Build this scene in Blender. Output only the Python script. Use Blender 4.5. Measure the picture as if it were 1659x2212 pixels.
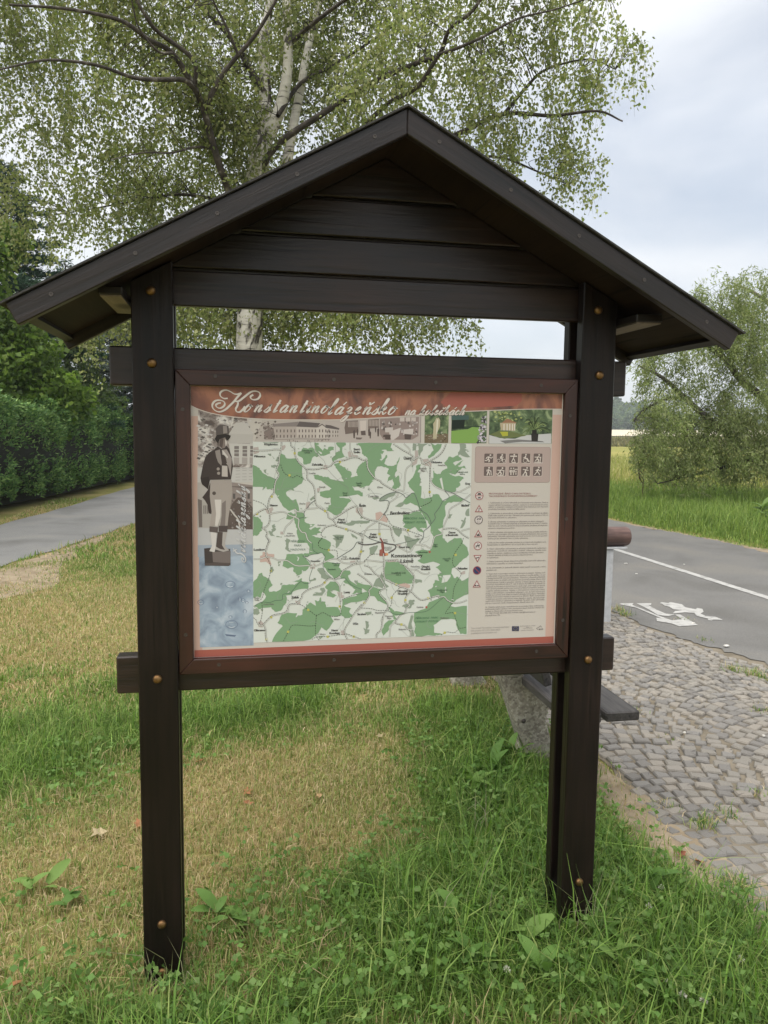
import bpy, bmesh, math, random
import numpy as np
from mathutils import Vector, Matrix
for o in list(bpy.data.objects): bpy.data.objects.remove(o)
scene = bpy.context.scene
COL = scene.collection
rng = np.random.default_rng(7)
random.seed(7)
R = math.radians
# ------------------------------------------------------------------ camera
CAM = np.array([0.2637, -2.1464, 1.58])
c_r = np.array([0.98253227, -0.18569162, 0.01220497])
c_u = np.array([0.00704412, 0.10265009, 0.99469259])
c_f = np.array([0.18595892, 0.97723159, -0.10216506])
FPX = 1688.4
cam_d = bpy.data.cameras.new('camera')
cam_d.sensor_fit = 'VERTICAL'; cam_d.sensor_height = 24.0
cam_d.lens = 24.0 * FPX / 2212.0
cam_d.clip_start = 0.05; cam_d.clip_end = 4000
cam = bpy.data.objects.new('camera', cam_d); COL.objects.link(cam)
cam.matrix_world = Matrix(((c_r[0], c_u[0], -c_f[0], CAM[0]), (c_r[1], c_u[1], -c_f[1], CAM[1]), (c_r[2], c_u[2], -c_f[2], CAM[2]), (0, 0, 0, 1)))
scene.camera = cam
# ------------------------------------------------------------------ sky, sun, exposure
SUN_EL, SUN_AZ = R(66), R(-125)     # azimuth clockwise from +y: high on the left
world = bpy.data.worlds.new('World'); scene.world = world; world.use_nodes = True
nt = world.node_tree; nt.nodes.clear()
wo = nt.nodes.new('ShaderNodeOutputWorld'); bg = nt.nodes.new('ShaderNodeBackground'); bg.inputs['Strength'].default_value = 0.075
sky = nt.nodes.new('ShaderNodeTexSky'); sky.sky_type = 'NISHITA'; sky.sun_disc = False
sky.sun_elevation = SUN_EL; sky.sun_rotation = SUN_AZ; sky.dust_density = 2.0; sky.air_density = 1.0
tc = nt.nodes.new('ShaderNodeTexCoord'); mp = nt.nodes.new('ShaderNodeMapping'); mp.inputs['Scale'].default_value = (1.0, 1.0, 2.2)
mp.inputs['Location'].default_value = (0.35, 0.1, 0.2)
n1 = nt.nodes.new('ShaderNodeTexNoise'); n1.inputs['Scale'].default_value = 2.1; n1.inputs['Detail'].default_value = 7; n1.inputs['Roughness'].default_value = 0.5
n1.inputs['Distortion'].default_value = 0.3
rp = nt.nodes.new('ShaderNodeValToRGB'); rp.color_ramp.elements[0].position = 0.30; rp.color_ramp.elements[1].position = 0.56
rp.color_ramp.elements[0].color = (0.42, 0.42, 0.42, 1); rp.color_ramp.elements[1].color = (1, 1, 1, 1)
n2 = nt.nodes.new('ShaderNodeTexNoise'); n2.inputs['Scale'].default_value = 3.0; n2.inputs['Detail'].default_value = 6
rc = nt.nodes.new('ShaderNodeValToRGB'); rc.color_ramp.elements[0].position = 0.3; rc.color_ramp.elements[1].position = 0.72
rc.color_ramp.elements[0].color = (6.0, 6.25, 6.6, 1); rc.color_ramp.elements[1].color = (8.0, 8.1, 8.2, 1)
mx = nt.nodes.new('ShaderNodeMix'); mx.data_type = 'RGBA'
L = nt.links.new
L(tc.outputs['Generated'], mp.inputs['Vector']); L(mp.outputs['Vector'], n1.inputs['Vector']); L(mp.outputs['Vector'], n2.inputs['Vector'])
L(n1.outputs['Fac'], rp.inputs['Fac']); L(n2.outputs['Fac'], rc.inputs['Fac'])
L(rp.outputs['Color'], mx.inputs['Factor']); L(sky.outputs['Color'], mx.inputs['A']); L(rc.outputs['Color'], mx.inputs['B'])
L(mx.outputs['Result'], bg.inputs['Color']); L(bg.outputs['Background'], wo.inputs['Surface'])
sun_d = bpy.data.lights.new('sun', 'SUN'); sun_d.energy = 2.3; sun_d.angle = R(75); sun_d.color = (1.0, 0.95, 0.87)
sun = bpy.data.objects.new('sun', sun_d); COL.objects.link(sun)
sdir = Vector((math.sin(SUN_AZ) * math.cos(SUN_EL), math.cos(SUN_AZ) * math.cos(SUN_EL), math.sin(SUN_EL)))
sun.rotation_euler = sdir.to_track_quat('Z', 'Y').to_euler(); sun.location = sdir * 60
vs = scene.view_settings; vs.view_transform = 'Standard'; vs.look = 'None'; vs.exposure = 1.02; vs.gamma = 1.0; vs.use_curve_mapping = False

# ------------------------------------------------------------------ helpers
def ray(px, py):
    return (px - 829.5) / FPX * c_r - (py - 1106.0) / FPX * c_u + c_f
def at(px, py, Y):                       # point on the vertical plane y = Y seen at a picture position
    v = ray(px, py); return CAM + v * ((Y - CAM[1]) / v[1])
def gnd(px, py, z=0.0):                  # point at height z
    v = ray(px, py); return CAM + v * ((z - CAM[2]) / v[2])
def in_view(P, m=0.03):
    d = np.asarray(P) - CAM; w = d @ c_f; w = np.where(w > 0.05, w, 0.05)
    x = FPX * (d @ c_r) / w / 829.5; y = FPX * (d @ c_u) / w / 1106.0
    return (d @ c_f > 0.05) & (np.abs(x) < 1 + m) & (np.abs(y) < 1 + m), w
def lin(c):
    c = np.asarray(c, float) / 255.0
    return np.where(c <= 0.04045, c / 12.92, ((c + 0.055) / 1.055) ** 2.4)
def tag(o, label=None, cat=None, group=None, kind=None):
    if label: o['label'] = label
    if cat: o['category'] = cat
    if group: o['group'] = group
    if kind: o['kind'] = kind
    return o
def empty(name, loc=(0, 0, 0), label=None, cat=None, group=None):
    o = bpy.data.objects.new(name, None); o.empty_display_size = 0.1; o.location = loc; COL.objects.link(o)
    return tag(o, label, cat, group)
def link(name, me, mat=None, parent=None, kind=None):
    o = bpy.data.objects.new(name, me); COL.objects.link(o)
    if mat is not None and not me.materials: me.materials.append(mat)
    if parent is not None:
        o.parent = parent
        if parent.parent is None:
            o.matrix_parent_inverse = Matrix.Translation(-Vector(parent.location))
    if kind: o['kind'] = kind
    return o
def np_mesh(name, V, F, tint=None, smooth=False):
    V = np.ascontiguousarray(V, np.float32); F = np.ascontiguousarray(F, np.int32); k = F.shape[1]; m = len(F)
    me = bpy.data.meshes.new(name); me.vertices.add(len(V)); me.vertices.foreach_set('co', V.ravel())
    me.loops.add(m * k); me.loops.foreach_set('vertex_index', F.ravel())
    me.polygons.add(m); me.polygons.foreach_set('loop_start', np.arange(0, m * k, k, dtype=np.int32))
    me.polygons.foreach_set('loop_total', np.full(m, k, np.int32))
    if smooth: me.polygons.foreach_set('use_smooth', np.ones(m, bool))
    me.update(calc_edges=True)
    if tint is not None:
        a = me.attributes.new('tint', 'FLOAT_COLOR', 'POINT')
        t = np.ones((len(V), 4), np.float32); t[:, :3] = tint; a.data.foreach_set('color', t.ravel())
    return me
def py_mesh(name, V, F, tint=None, smooth=False):
    me = bpy.data.meshes.new(name); me.from_pydata([tuple(v) for v in V], [], [tuple(f) for f in F]); me.update()
    if smooth:
        for p in me.polygons: p.use_smooth = True
    if tint is not None:
        a = me.attributes.new('tint', 'FLOAT_COLOR', 'POINT')
        t = np.ones((len(V), 4), np.float32); t[:, :3] = tint; a.data.foreach_set('color', t.ravel())
    return me
def bevel_mesh(me, w, seg=1):
    bm = bmesh.new(); bm.from_mesh(me)
    bmesh.ops.remove_doubles(bm, verts=bm.verts, dist=1e-5)
    bmesh.ops.recalc_face_normals(bm, faces=bm.faces)
    if w: bmesh.ops.bevel(bm, geom=list(bm.edges), offset=w, segments=seg, profile=0.6, affect='EDGES')
    bm.to_mesh(me); bm.free(); return me
def box_me(name, x0, x1, y0, y1, z0, z1, bev=0.002):
    V = [(x, y, z) for x in (x0, x1) for y in (y0, y1) for z in (z0, z1)]
    F = [(0, 1, 3, 2), (4, 6, 7, 5), (0, 4, 5, 1), (2, 3, 7, 6), (0, 2, 6, 4), (1, 5, 7, 3)]
    return bevel_mesh(py_mesh(name, V, F), bev)
def prism_me(name, poly, axis, a0, a1, bev=0.002):     # poly of 2-D points extruded along an axis ('x','y','z')
    def P(p, a): return {'x': (a, p[0], p[1]), 'y': (p[0], a, p[1]), 'z': (p[0], p[1], a)}[axis]
    n = len(poly); V = [P(p, a0) for p in poly] + [P(p, a1) for p in poly]
    F = [tuple(range(n)), tuple(range(2 * n - 1, n - 1, -1))] + [(i, (i + 1) % n, n + (i + 1) % n, n + i) for i in range(n)]
    return bevel_mesh(py_mesh(name, V, F), bev)
def tube(path, rad, sides=6):
    P = np.asarray(path, float); n = len(P); rad = np.broadcast_to(np.asarray(rad, float), (n,))
    T = np.gradient(P, axis=0); T /= np.linalg.norm(T, axis=1)[:, None] + 1e-9
    ref = np.array([0.31, 0.95, 0.05]) if abs(T[0][1]) < 0.8 else np.array([1.0, 0.1, 0.0])
    A = np.cross(T, ref); A /= np.linalg.norm(A, axis=1)[:, None] + 1e-9; B = np.cross(T, A)
    th = np.linspace(0, 2 * np.pi, sides, endpoint=False)
    V = (P[:, None, :] + rad[:, None, None] * (np.cos(th)[None, :, None] * A[:, None, :] + np.sin(th)[None, :, None] * B[:, None, :])).reshape(-1, 3)
    i = np.arange(n - 1)[:, None] * sides; j = np.arange(sides)[None, :]; j2 = (j + 1) % sides
    F = np.stack([i + j, i + j2, i + sides + j2, i + sides + j], -1).reshape(-1, 4)
    return V, F
class Acc:                                # collects uniform quads
    def __init__(s): s.V = []; s.F = []; s.T = []; s.n = 0
    def add(s, V, F, t=None):
        s.V.append(np.asarray(V, float)); s.F.append(np.asarray(F) + s.n); s.n += len(V)
        if t is not None: s.T.append(np.broadcast_to(np.asarray(t, float), (len(V), 3)))
    def mesh(s, name, smooth=False):
        return np_mesh(name, np.concatenate(s.V), np.concatenate(s.F), np.concatenate(s.T) if s.T else None, smooth)
def spline(P, n=8):
    P = np.asarray(P, float)
    if len(P) < 3: return np.array([P[0] + (P[-1] - P[0]) * t for t in np.linspace(0, 1, n + 1)])
    Q = np.vstack([2 * P[0] - P[1], P, 2 * P[-1] - P[-2]]); out = []
    for i in range(1, len(Q) - 2):
        a, b, c, d = Q[i - 1], Q[i], Q[i + 1], Q[i + 2]
        for t in np.linspace(0, 1, n, endpoint=False):
            out.append(0.5 * (2 * b + (c - a) * t + (2 * a - 5 * b + 4 * c - d) * t * t + (3 * b - a - 3 * c + d) * t ** 3))
    out.append(P[-1]); return np.array(out)
def vnoise(P, s, seed=0):                 # cheap smooth 2-D noise, about -1..1
    x, y = P[..., 0] * s, P[..., 1] * s; r = np.random.default_rng(seed); v = 0
    for k in range(5):
        a, b, c, d = r.uniform(-1, 1, 4); p1, p2 = r.uniform(0, 6.28, 2)
        v = v + np.sin(x * (1.0 + a) + y * b * 1.4 + p1) * np.sin(y * (1.0 + c) + x * d * 1.4 + p2)
    return v / 2.6
# ------------------------------------------------------------------ materials
def mat_new(name):
    m = bpy.data.materials.new(name); m.use_nodes = True; nt = m.node_tree
    return m, nt, nt.nodes['Principled BSDF'], nt.links.new
def N(nt, t, **kw):
    n = nt.nodes.new(t)
    for k, v in kw.items():
        if k in n.inputs: n.inputs[k].default_value = v
        else: setattr(n, k, v)
    return n
def ramp(nt, stops):
    r = nt.nodes.new('ShaderNodeValToRGB'); e = r.color_ramp.elements
    while len(e) < len(stops): e.new(0.5)
    for q, (p, c) in zip(e, stops): q.position = p; q.color = (*c, 1)
    return r
def plain(name, col, rough=0.6, metal=0.0, spec=0.5):
    m, nt, b, L = mat_new(name); b.inputs['Base Color'].default_value = (*col, 1); b.inputs['Roughness'].default_value = rough
    b.inputs['Metallic'].default_value = metal; b.inputs['Specular IOR Level'].default_value = spec; return m
def noise_mat(name, stops, scale, detail=6, rough=0.8, bump=0.0, bscale=None, stretch=(1, 1, 1), rot=(0, 0, 0), spec=0.5, dist=0.0, bdist=0.01, nrough=0.55):
    m, nt, b, L = mat_new(name); tc = N(nt, 'ShaderNodeTexCoord'); mp = N(nt, 'ShaderNodeMapping')
    mp.vector_type = 'TEXTURE'
    mp.inputs['Scale'].default_value = stretch; mp.inputs['Rotation'].default_value = rot
    n = N(nt, 'ShaderNodeTexNoise', Scale=scale, Detail=detail, Distortion=dist, Roughness=nrough); r = ramp(nt, stops)
    L(tc.outputs['Object'], mp.inputs['Vector']); L(mp.outputs['Vector'], n.inputs['Vector']); L(n.outputs['Fac'], r.inputs['Fac']); L(r.outputs['Color'], b.inputs['Base Color'])
    b.inputs['Roughness'].default_value = rough; b.inputs['Specular IOR Level'].default_value = spec
    if bump:
        n2 = N(nt, 'ShaderNodeTexNoise', Scale=bscale or scale, Detail=4); bp = N(nt, 'ShaderNodeBump', Strength=bump, Distance=bdist)
        L(mp.outputs['Vector'], n2.inputs['Vector']); L(n2.outputs['Fac'], bp.inputs['Height']); L(bp.outputs['Normal'], b.inputs['Normal'])
    return m
def leaf_mat(name, trans=0.35, rough=0.5, spec=0.25):
    m, nt, b, L = mat_new(name); a = N(nt, 'ShaderNodeAttribute', attribute_name='tint'); t = N(nt, 'ShaderNodeBsdfTranslucent'); mx = N(nt, 'ShaderNodeMixShader')
    hs = N(nt, 'ShaderNodeHueSaturation', Saturation=1.1, Value=1.5)
    L(a.outputs['Color'], b.inputs['Base Color']); L(a.outputs['Color'], hs.inputs['Color']); L(hs.outputs['Color'], t.inputs['Color'])
    b.inputs['Roughness'].default_value = rough; b.inputs['Specular IOR Level'].default_value = spec; mx.inputs['Fac'].default_value = trans
    L(b.outputs['BSDF'], mx.inputs[1]); L(t.outputs['BSDF'], mx.inputs[2]); L(mx.outputs['Shader'], nt.nodes['Material Output'].inputs['Surface']); return m
def wood_mat(name, dark, light, direction, rough=0.5, bump=0.25, spec=0.5, scale=9.0):
    # grain stretched along a world direction
    m, nt, b, L = mat_new(name); tc = N(nt, 'ShaderNodeTexCoord')
    d = Vector(direction).normalized(); q = d.to_track_quat('X', 'Z').inverted().to_euler()
    m1 = N(nt, 'ShaderNodeMapping'); m1.inputs['Rotation'].default_value = q
    m2 = N(nt, 'ShaderNodeMapping'); m2.inputs['Scale'].default_value = (0.055, 1, 1)
    n = N(nt, 'ShaderNodeTexNoise', Scale=scale * 6, Detail=7, Distortion=0.6, Roughness=0.6)
    n2 = N(nt, 'ShaderNodeTexNoise', Scale=2.2, Detail=3); r = ramp(nt, [(0.33, dark), (0.68, light)])
    big = ramp(nt, [(0.32, (0.45,) * 3), (0.55, (1.0,) * 3), (0.72, (1.75,) * 3)]); mul = N(nt, 'ShaderNodeMix', data_type='RGBA', blend_type='MULTIPLY'); mul.inputs['Factor'].default_value = 1
    bp = N(nt, 'ShaderNodeBump', Strength=bump, Distance=0.003)
    # knots and long drying cracks
    m3 = N(nt, 'ShaderNodeMapping'); m3.inputs['Scale'].default_value = (0.45, 1, 1); kn = N(nt, 'ShaderNodeTexVoronoi', Scale=4.2); kr = ramp(nt, [(0.05, (0.30, 0.28, 0.27)), (0.12, (1.0, 1.0, 1.0))])
    m4 = N(nt, 'ShaderNodeMapping'); m4.inputs['Scale'].default_value = (0.03, 1, 1); cr = N(nt, 'ShaderNodeTexNoise', Scale=60, Detail=2); cq = ramp(nt, [(0.30, (0.25, 0.24, 0.24)), (0.36, (1, 1, 1))])
    L(m1.outputs['Vector'], m3.inputs['Vector']); L(m3.outputs['Vector'], kn.inputs['Vector']); L(kn.outputs['Distance'], kr.inputs['Fac']); L(m1.outputs['Vector'], m4.inputs['Vector']); L(m4.outputs['Vector'], cr.inputs['Vector']); L(cr.outputs['Fac'], cq.inputs['Fac'])
    mu2 = N(nt, 'ShaderNodeMix', data_type='RGBA', blend_type='MULTIPLY'); mu2.inputs['Factor'].default_value = 1; mu3 = N(nt, 'ShaderNodeMix', data_type='RGBA', blend_type='MULTIPLY'); mu3.inputs['Factor'].default_value = 1
    L(tc.outputs['Object'], m1.inputs['Vector']); L(m1.outputs['Vector'], m2.inputs['Vector']); L(m2.outputs['Vector'], n.inputs['Vector'])
    L(tc.outputs['Object'], n2.inputs['Vector']); L(n.outputs['Fac'], r.inputs['Fac']); L(n2.outputs['Fac'], big.inputs['Fac'])
    L(r.outputs['Color'], mul.inputs['A']); L(big.outputs['Color'], mul.inputs['B']); L(mul.outputs['Result'], mu2.inputs['A']); L(kr.outputs['Color'], mu2.inputs['B']); L(mu2.outputs['Result'], mu3.inputs['A']); L(cq.outputs['Color'], mu3.inputs['B']); L(mu3.outputs['Result'], b.inputs['Base Color'])
    L(n.outputs['Fac'], bp.inputs['Height']); L(bp.outputs['Normal'], b.inputs['Normal'])
    rr = N(nt, 'ShaderNodeMapRange'); rr.inputs['To Min'].default_value = rough - 0.12; rr.inputs['To Max'].default_value = rough + 0.12
    L(n2.outputs['Fac'], rr.inputs['Value']); L(rr.outputs['Result'], b.inputs['Roughness']); b.inputs['Specular IOR Level'].default_value = spec
    return m
# ================================================================== GROUND
def lawn_material():
    m, nt, b, L = mat_new('lawn_soil'); tc = N(nt, 'ShaderNodeTexCoord')
    n = N(nt, 'ShaderNodeTexNoise', Scale=1.3, Detail=5); n2 = N(nt, 'ShaderNodeTexNoise', Scale=45, Detail=6); n3 = N(nt, 'ShaderNodeTexNoise', Scale=0.05, Detail=6)
    r1 = ramp(nt, [(0.35, (0.16, 0.17, 0.055)), (0.65, (0.30, 0.255, 0.12))]); r2 = ramp(nt, [(0.3, (0.55, 0.55, 0.5)), (0.7, (1.25, 1.2, 1.1))])
    mu = N(nt, 'ShaderNodeMix', data_type='RGBA', blend_type='MULTIPLY'); mu.inputs['Factor'].default_value = 1
    # far meadow: paler yellow green with its own patches
    sx = N(nt, 'ShaderNodeSeparateXYZ'); mr = N(nt, 'ShaderNodeMapRange'); mr.inputs['From Min'].default_value = 14; mr.inputs['From Max'].default_value = 40
    far = ramp(nt, [(0.35, (0.21, 0.23, 0.06)), (0.65, (0.31, 0.29, 0.095))]); mf = N(nt, 'ShaderNodeMix', data_type='RGBA')
    ln = N(nt, 'ShaderNodeVectorMath', operation='LENGTH')
    for a in (n, n2, n3): L(tc.outputs['Object'], a.inputs['Vector'])
    L(tc.outputs['Object'], ln.inputs[0]); L(ln.outputs['Value'], mr.inputs['Value'])
    L(n.outputs['Fac'], r1.inputs['Fac']); L(n2.outputs['Fac'], r2.inputs['Fac']); L(n3.outputs['Fac'], far.inputs['Fac'])
    L(mr.outputs['Result'], mf.inputs['Factor']); L(r1.outputs['Color'], mf.inputs['A']); L(far.outputs['Color'], mf.inputs['B'])
    L(mf.outputs['Result'], mu.inputs['A']); L(r2.outputs['Color'], mu.inputs['B']); L(mu.outputs['Result'], b.inputs['Base Color'])
    bp = N(nt, 'ShaderNodeBump', Strength=0.6, Distance=0.02); L(n2.outputs['Fac'], bp.inputs['Height']); L(bp.outputs['Normal'], b.inputs['Normal'])
    b.inputs['Roughness'].default_value = 0.95; b.inputs['Specular IOR Level'].default_value = 0.1
    return m
xs = np.concatenate([np.linspace(-1500, -60, 14), np.linspace(-50, 90, 29), np.linspace(110, 1700, 22)])
ys = np.concatenate([np.linspace(-1200, -60, 12), np.linspace(-50, 90, 29), np.linspace(110, 1900, 26)])
GX, GY = np.meshgrid(xs, ys, indexing='ij')
def terrain_z(x, y):                       # flat by the roads, rising gently far away towards the wood
    d = np.hypot(x, y); t = np.clip((d - 95) / 420, 0, 1); return t * t * (3 - 2 * t) * 5.0
GZ = terrain_z(GX, GY)
V = np.stack([GX, GY, GZ], -1).reshape(-1, 3); nx_, ny_ = len(xs), len(ys)
i = np.arange(nx_ - 1)[:, None] * ny_ + np.arange(ny_ - 1)[None, :]
F = np.stack([i, i + ny_, i + ny_ + 1, i + 1], -1).reshape(-1, 4)
tag(link('ground', np_mesh('ground', V, F, smooth=True), lawn_material()), kind='structure')
def sheet(name, poly, z, mat, kind='structure', parent=None):
    o = link(name, py_mesh(name, [(p[0], p[1], z) for p in poly], [range(len(poly))]), mat, parent)
    if parent is None: o['kind'] = kind
    return o
def asphalt(name, a, b_):
    m, nt, b, L = mat_new(name); tc = N(nt, 'ShaderNodeTexCoord')
    n = N(nt, 'ShaderNodeTexNoise', Scale=160, Detail=3); n2 = N(nt, 'ShaderNodeTexNoise', Scale=0.9, Detail=6, Distortion=0.4); v = N(nt, 'ShaderNodeTexVoronoi', Scale=230)
    r = ramp(nt, [(0.3, a), (0.7, b_)]); r2 = ramp(nt, [(0.28, (0.66, 0.65, 0.62)), (0.5, (1, 1, 1)), (0.72, (1.22, 1.18, 1.1))])
    mu = N(nt, 'ShaderNodeMix', data_type='RGBA', blend_type='MULTIPLY'); mu.inputs['Factor'].default_value = 1
    for q in (n, n2, v): L(tc.outputs['Object'], q.inputs['Vector'])
    L(n.outputs['Fac'], r.inputs['Fac']); L(n2.outputs['Fac'], r2.inputs['Fac']); L(r.outputs['Color'], mu.inputs['A']); L(r2.outputs['Color'], mu.inputs['B']); L(mu.outputs['Result'], b.inputs['Base Color'])
    bp = N(nt, 'ShaderNodeBump', Strength=0.35, Distance=0.004); L(v.outputs['Distance'], bp.inputs['Height']); L(bp.outputs['Normal'], b.inputs['Normal'])
    b.inputs['Roughness'].default_value = 0.85; return m
def wobble(P, amp, n=10, seed=1):
    Q = spline(P, n); r = np.random.default_rng(seed); Q[1:-1] += r.normal(0, amp, (len(Q) - 2, 2)); return Q
# cycle road on the right, running away along +y
roadR_near = wobble([(3.95, -14), (3.9, 0), (3.86, 2.5), (3.68, 3.2), (3.56, 4.15), (3.5, 6), (3.5, 14), (3.4, 40), (3.0, 90)], 0.02, 14, 2)
roadR_far = wobble([(7.4, -14), (7.42, 4), (7.38, 7.2), (7.3, 9.1), (7.05, 11.1), (6.9, 20), (6.8, 40), (6.6, 90)], 0.035, 16, 3)
sheet('cycle_road', list(roadR_near) + list(roadR_far[::-1]), 0.010, asphalt('asphalt_road', (0.10, 0.098, 0.094), (0.175, 0.17, 0.16)))
def sand_mat(name, a, b_): return noise_mat(name, [(0.3, a), (0.7, b_)], 7, 8, 0.95, 0.5, 60, spec=0.1)
SAND = sand_mat('sandy_soil', (0.19, 0.15, 0.10), (0.34, 0.28, 0.20))
# sandy edge beyond the road
q1 = wobble([(7.3, 2), (7.4, 5.5), (7.36, 7.2), (7.22, 9.2), (7.0, 11)], 0.02, 12, 5); q2 = wobble([(7.62, 2), (7.72, 5.5), (7.62, 7.2), (7.42, 9.2), (7.12, 11)], 0.04, 12, 6)
sheet('road_verge', list(q1) + list(q2[::-1]), 0.006, SAND)
# narrow path on the left
pathL_near = wobble([(-3.9, 2), (-3.05, 5), (-2.37, 7.26), (-1.42, 11.46), (-0.5, 17), (0.6, 25), (2.2, 36), (3.6, 48)], 0.025, 12, 8)
pathL_far = wobble([(-6.2, 2), (-5.4, 5), (-4.55, 7.6), (-3.48, 11.31), (-2.46, 20), (-1.5, 27), (0.3, 38), (2.6, 50)], 0.03, 12, 9)
sheet('asphalt_path', list(pathL_near) + list(pathL_far[::-1]), 0.008, asphalt('asphalt_path', (0.13, 0.13, 0.128), (0.205, 0.205, 0.20)))
# bare sandy patch beside the left path
dp = [(-2.75, 5.6), (-2.35, 7.15), (-1.95, 8.6), (-1.55, 10.4), (-1.62, 8.8), (-1.72, 7.5), (-1.62, 6.7), (-1.5, 6.1), (-1.85, 5.5), (-2.3, 5.0), (-2.9, 4.9)]
sheet('dirt_patch', list(wobble(dp + dp[:1], 0.025, 6, 11))[:-1], 0.004, SAND)
# painted markings
PAINT = noise_mat('road_paint', [(0.34, (0.17, 0.168, 0.16)), (0.46, (0.36, 0.355, 0.34)), (0.7, (0.46, 0.455, 0.435))], 14, 10, 0.75, 0.2, 120, nrough=.72)
cl = [(5.36 + 0.0035 * (y - 4), y) for y in np.linspace(-14, 60, 80)]
tag(sheet('centre_line', [(x - 0.05, y) for x, y in cl] + [(x + 0.05, y) for x, y in cl[::-1]], 0.0145, PAINT), kind='structure')
def z6(x, y): return ((2250 + x * 0.49728) * 0.54004, (1400 + y * 0.49728) * 0.54004)
marks = [[(455, 2043), (475, 2038), (572, 2036), (560, 2050), (700, 2105), (770, 2135), (880, 2175), (960, 2165), (905, 2128), (945, 2127), (1090, 2212), (940, 2222), (880, 2200), (760, 2180), (755, 2152), (800, 2160), (700, 2118), (600, 2075)],
         [(595, 2038), (715, 2036), (712, 2050), (690, 2052), (760, 2090), (830, 2120), (905, 2128), (850, 2140), (770, 2133), (700, 2090), (640, 2058)],
         [(780, 2036), (800, 2028), (850, 2036), (868, 2027), (960, 2045), (990, 2070), (1070, 2085), (1085, 2075), (1125, 2082), (1135, 2105), (1110, 2120), (1150, 2138), (1230, 2145), (1290, 2170), (1215, 2168), (1200, 2176), (1170, 2172), (1170, 2160), (1080, 2138), (1060, 2115), (985, 2110), (885, 2120), (905, 2100), (960, 2092), (890, 2085), (860, 2065), (820, 2055), (800, 2040)]]
lm = []
mk_root = empty('lane_symbol', tuple(gnd(*z6(800, 2120))), 'worn white skater symbol painted on the grey cycle road', 'road marking')
for P in marks:
    g = [gnd(*z6(*p), 0.0145) for p in P]
    o = sheet('painted_shape', [(a[0], a[1]) for a in g], 0.0146, PAINT, parent=mk_root)
# ------------------------------------------------------------------ cobbled paving
COB_BED = noise_mat('paving_sand', [(0.3, (0.125, 0.108, 0.082)), (0.7, (0.225, 0.195, 0.15))], 9, 8, 0.95, 0.5, 80, spec=0.1)
cob_left = [(1.93, -2.5), (1.95, -0.6), (1.93, -0.1), (1.92, 0.24), (1.94, 0.7), (2.0, 1.2), (1.9, 1.7), (1.88, 3.0), (2.0, 4.2), (2.4, 5.0)]
cob_right = [(4.1, -2.5), (4.08, 0), (4.02, 2.4), (3.84, 3.15), (3.72, 4.05), (3.5, 4.6)]
bed = sheet('cobbled_paving', list(wobble(cob_left, 0.007, 8, 14)) + list(wobble(cob_right, 0.007, 8, 15)[::-1]), 0.004, COB_BED)
ed = wobble([(1.66, -2.5), (1.70, -.6), (1.74, 0), (1.78, .6), (1.84, 1.1), (1.9, 1.5)], .010, 8, 19)
sheet('sandy_edge', list(ed) + list(wobble([(1.93, 1.5), (1.99, 1.1), (2.0, .75), (2.03, .45), (2.1, .1), (2.2, -.3), (2.22, -1), (2.3, -2.5)], .011, 7, 29)), 0.0085, SAND)
def inside_cob(x, y):
    cl_ = np.interp(y, [p[1] for p in cob_left], [p[0] for p in cob_left]); cr_ = np.interp(y, [p[1] for p in cob_right], [p[0] for p in cob_right])
    return (x > cl_ + 0.02) & (x < cr_ - 0.20) & (y < 4.55)
stone_me = []
for k in range(12):                       # a dozen worn setts; the objects below share them
    r = np.random.default_rng(100 + k); n = 8
    base = np.array([(-.5, -.42), (-.43, -.5), (.43, -.5), (.5, -.42), (.5, .42), (.43, .5), (-.43, .5), (-.5, .42)]) + r.normal(0, .035, (8, 2))
    z1 = r.normal(0, .0025, 8)
    V = [(p[0], p[1], -.03) for p in base] + [(p[0] * .98, p[1] * .98, .011 + a) for p, a in zip(base, z1)] + [(p[0] * .84, p[1] * .84, .0180 + a) for p, a in zip(base, z1)] + [(0.05 * r.normal(), 0.05 * r.normal(), .0195)]
    F = [(a, (a + 1) % 8, 8 + (a + 1) % 8, 8 + a) for a in range(8)] + [(8 + a, 8 + (a + 1) % 8, 16 + (a + 1) % 8, 16 + a) for a in range(8)] + [(16 + a, 16 + (a + 1) % 8, 24) for a in range(8)]
    stone_me.append((np.array(V), F))
ST_COL = [(0.205, 0.19, 0.165), (0.228, 0.21, 0.183), (0.165, 0.155, 0.142), (0.24, 0.217, 0.185), (0.19, 0.18, 0.166)]
def stone_mat(k, c):
    return noise_mat('granite_sett_%d' % k, [(0.28, tuple(v * 0.62 for v in c)), (0.5, c), (0.75, tuple(v * 1.3 for v in c))], 38, 8, 0.8, 0.35, 130, nrough=0.65)
ST_MAT = [stone_mat(k, c) for k, c in enumerate(ST_COL)]
stones = []
seg_w = 1.15
r = np.random.default_rng(21)
for c in range(-1, 3):
    xc = 2.15 + c * seg_w
    y = -3.2
    while y < 5.6:
        u = -seg_w / 2 + r.uniform(0, .03); pitch = r.uniform(.060, .073)
        while u < seg_w / 2 - 0.02:
            w = r.uniform(.055, .088)
            if u + w > seg_w / 2 + .03: w = seg_w / 2 - u
            um = u + w / 2; yy = y - 0.5 * um * um * 1.5 + 0.19; ang = math.atan(-1.5 * um)
            x_ = xc + um; 
            if inside_cob(np.array(x_), np.array(yy)): stones.append((x_ + r.normal(0, .003), yy + r.normal(0, .004), w * r.uniform(.84, .97), pitch * r.uniform(.80, .95), ang + r.normal(0, .05), r.integers(12), r.integers(5), r.normal(0, .0025)))
            u += w
        y += pitch
SP = np.array([(s[0], s[1], 0) for s in stones]); vis, dep = in_view(SP, 0.0)
order = np.argsort(np.where(vis, dep, dep + 1000)); near = set(order[:300].tolist())
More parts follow.
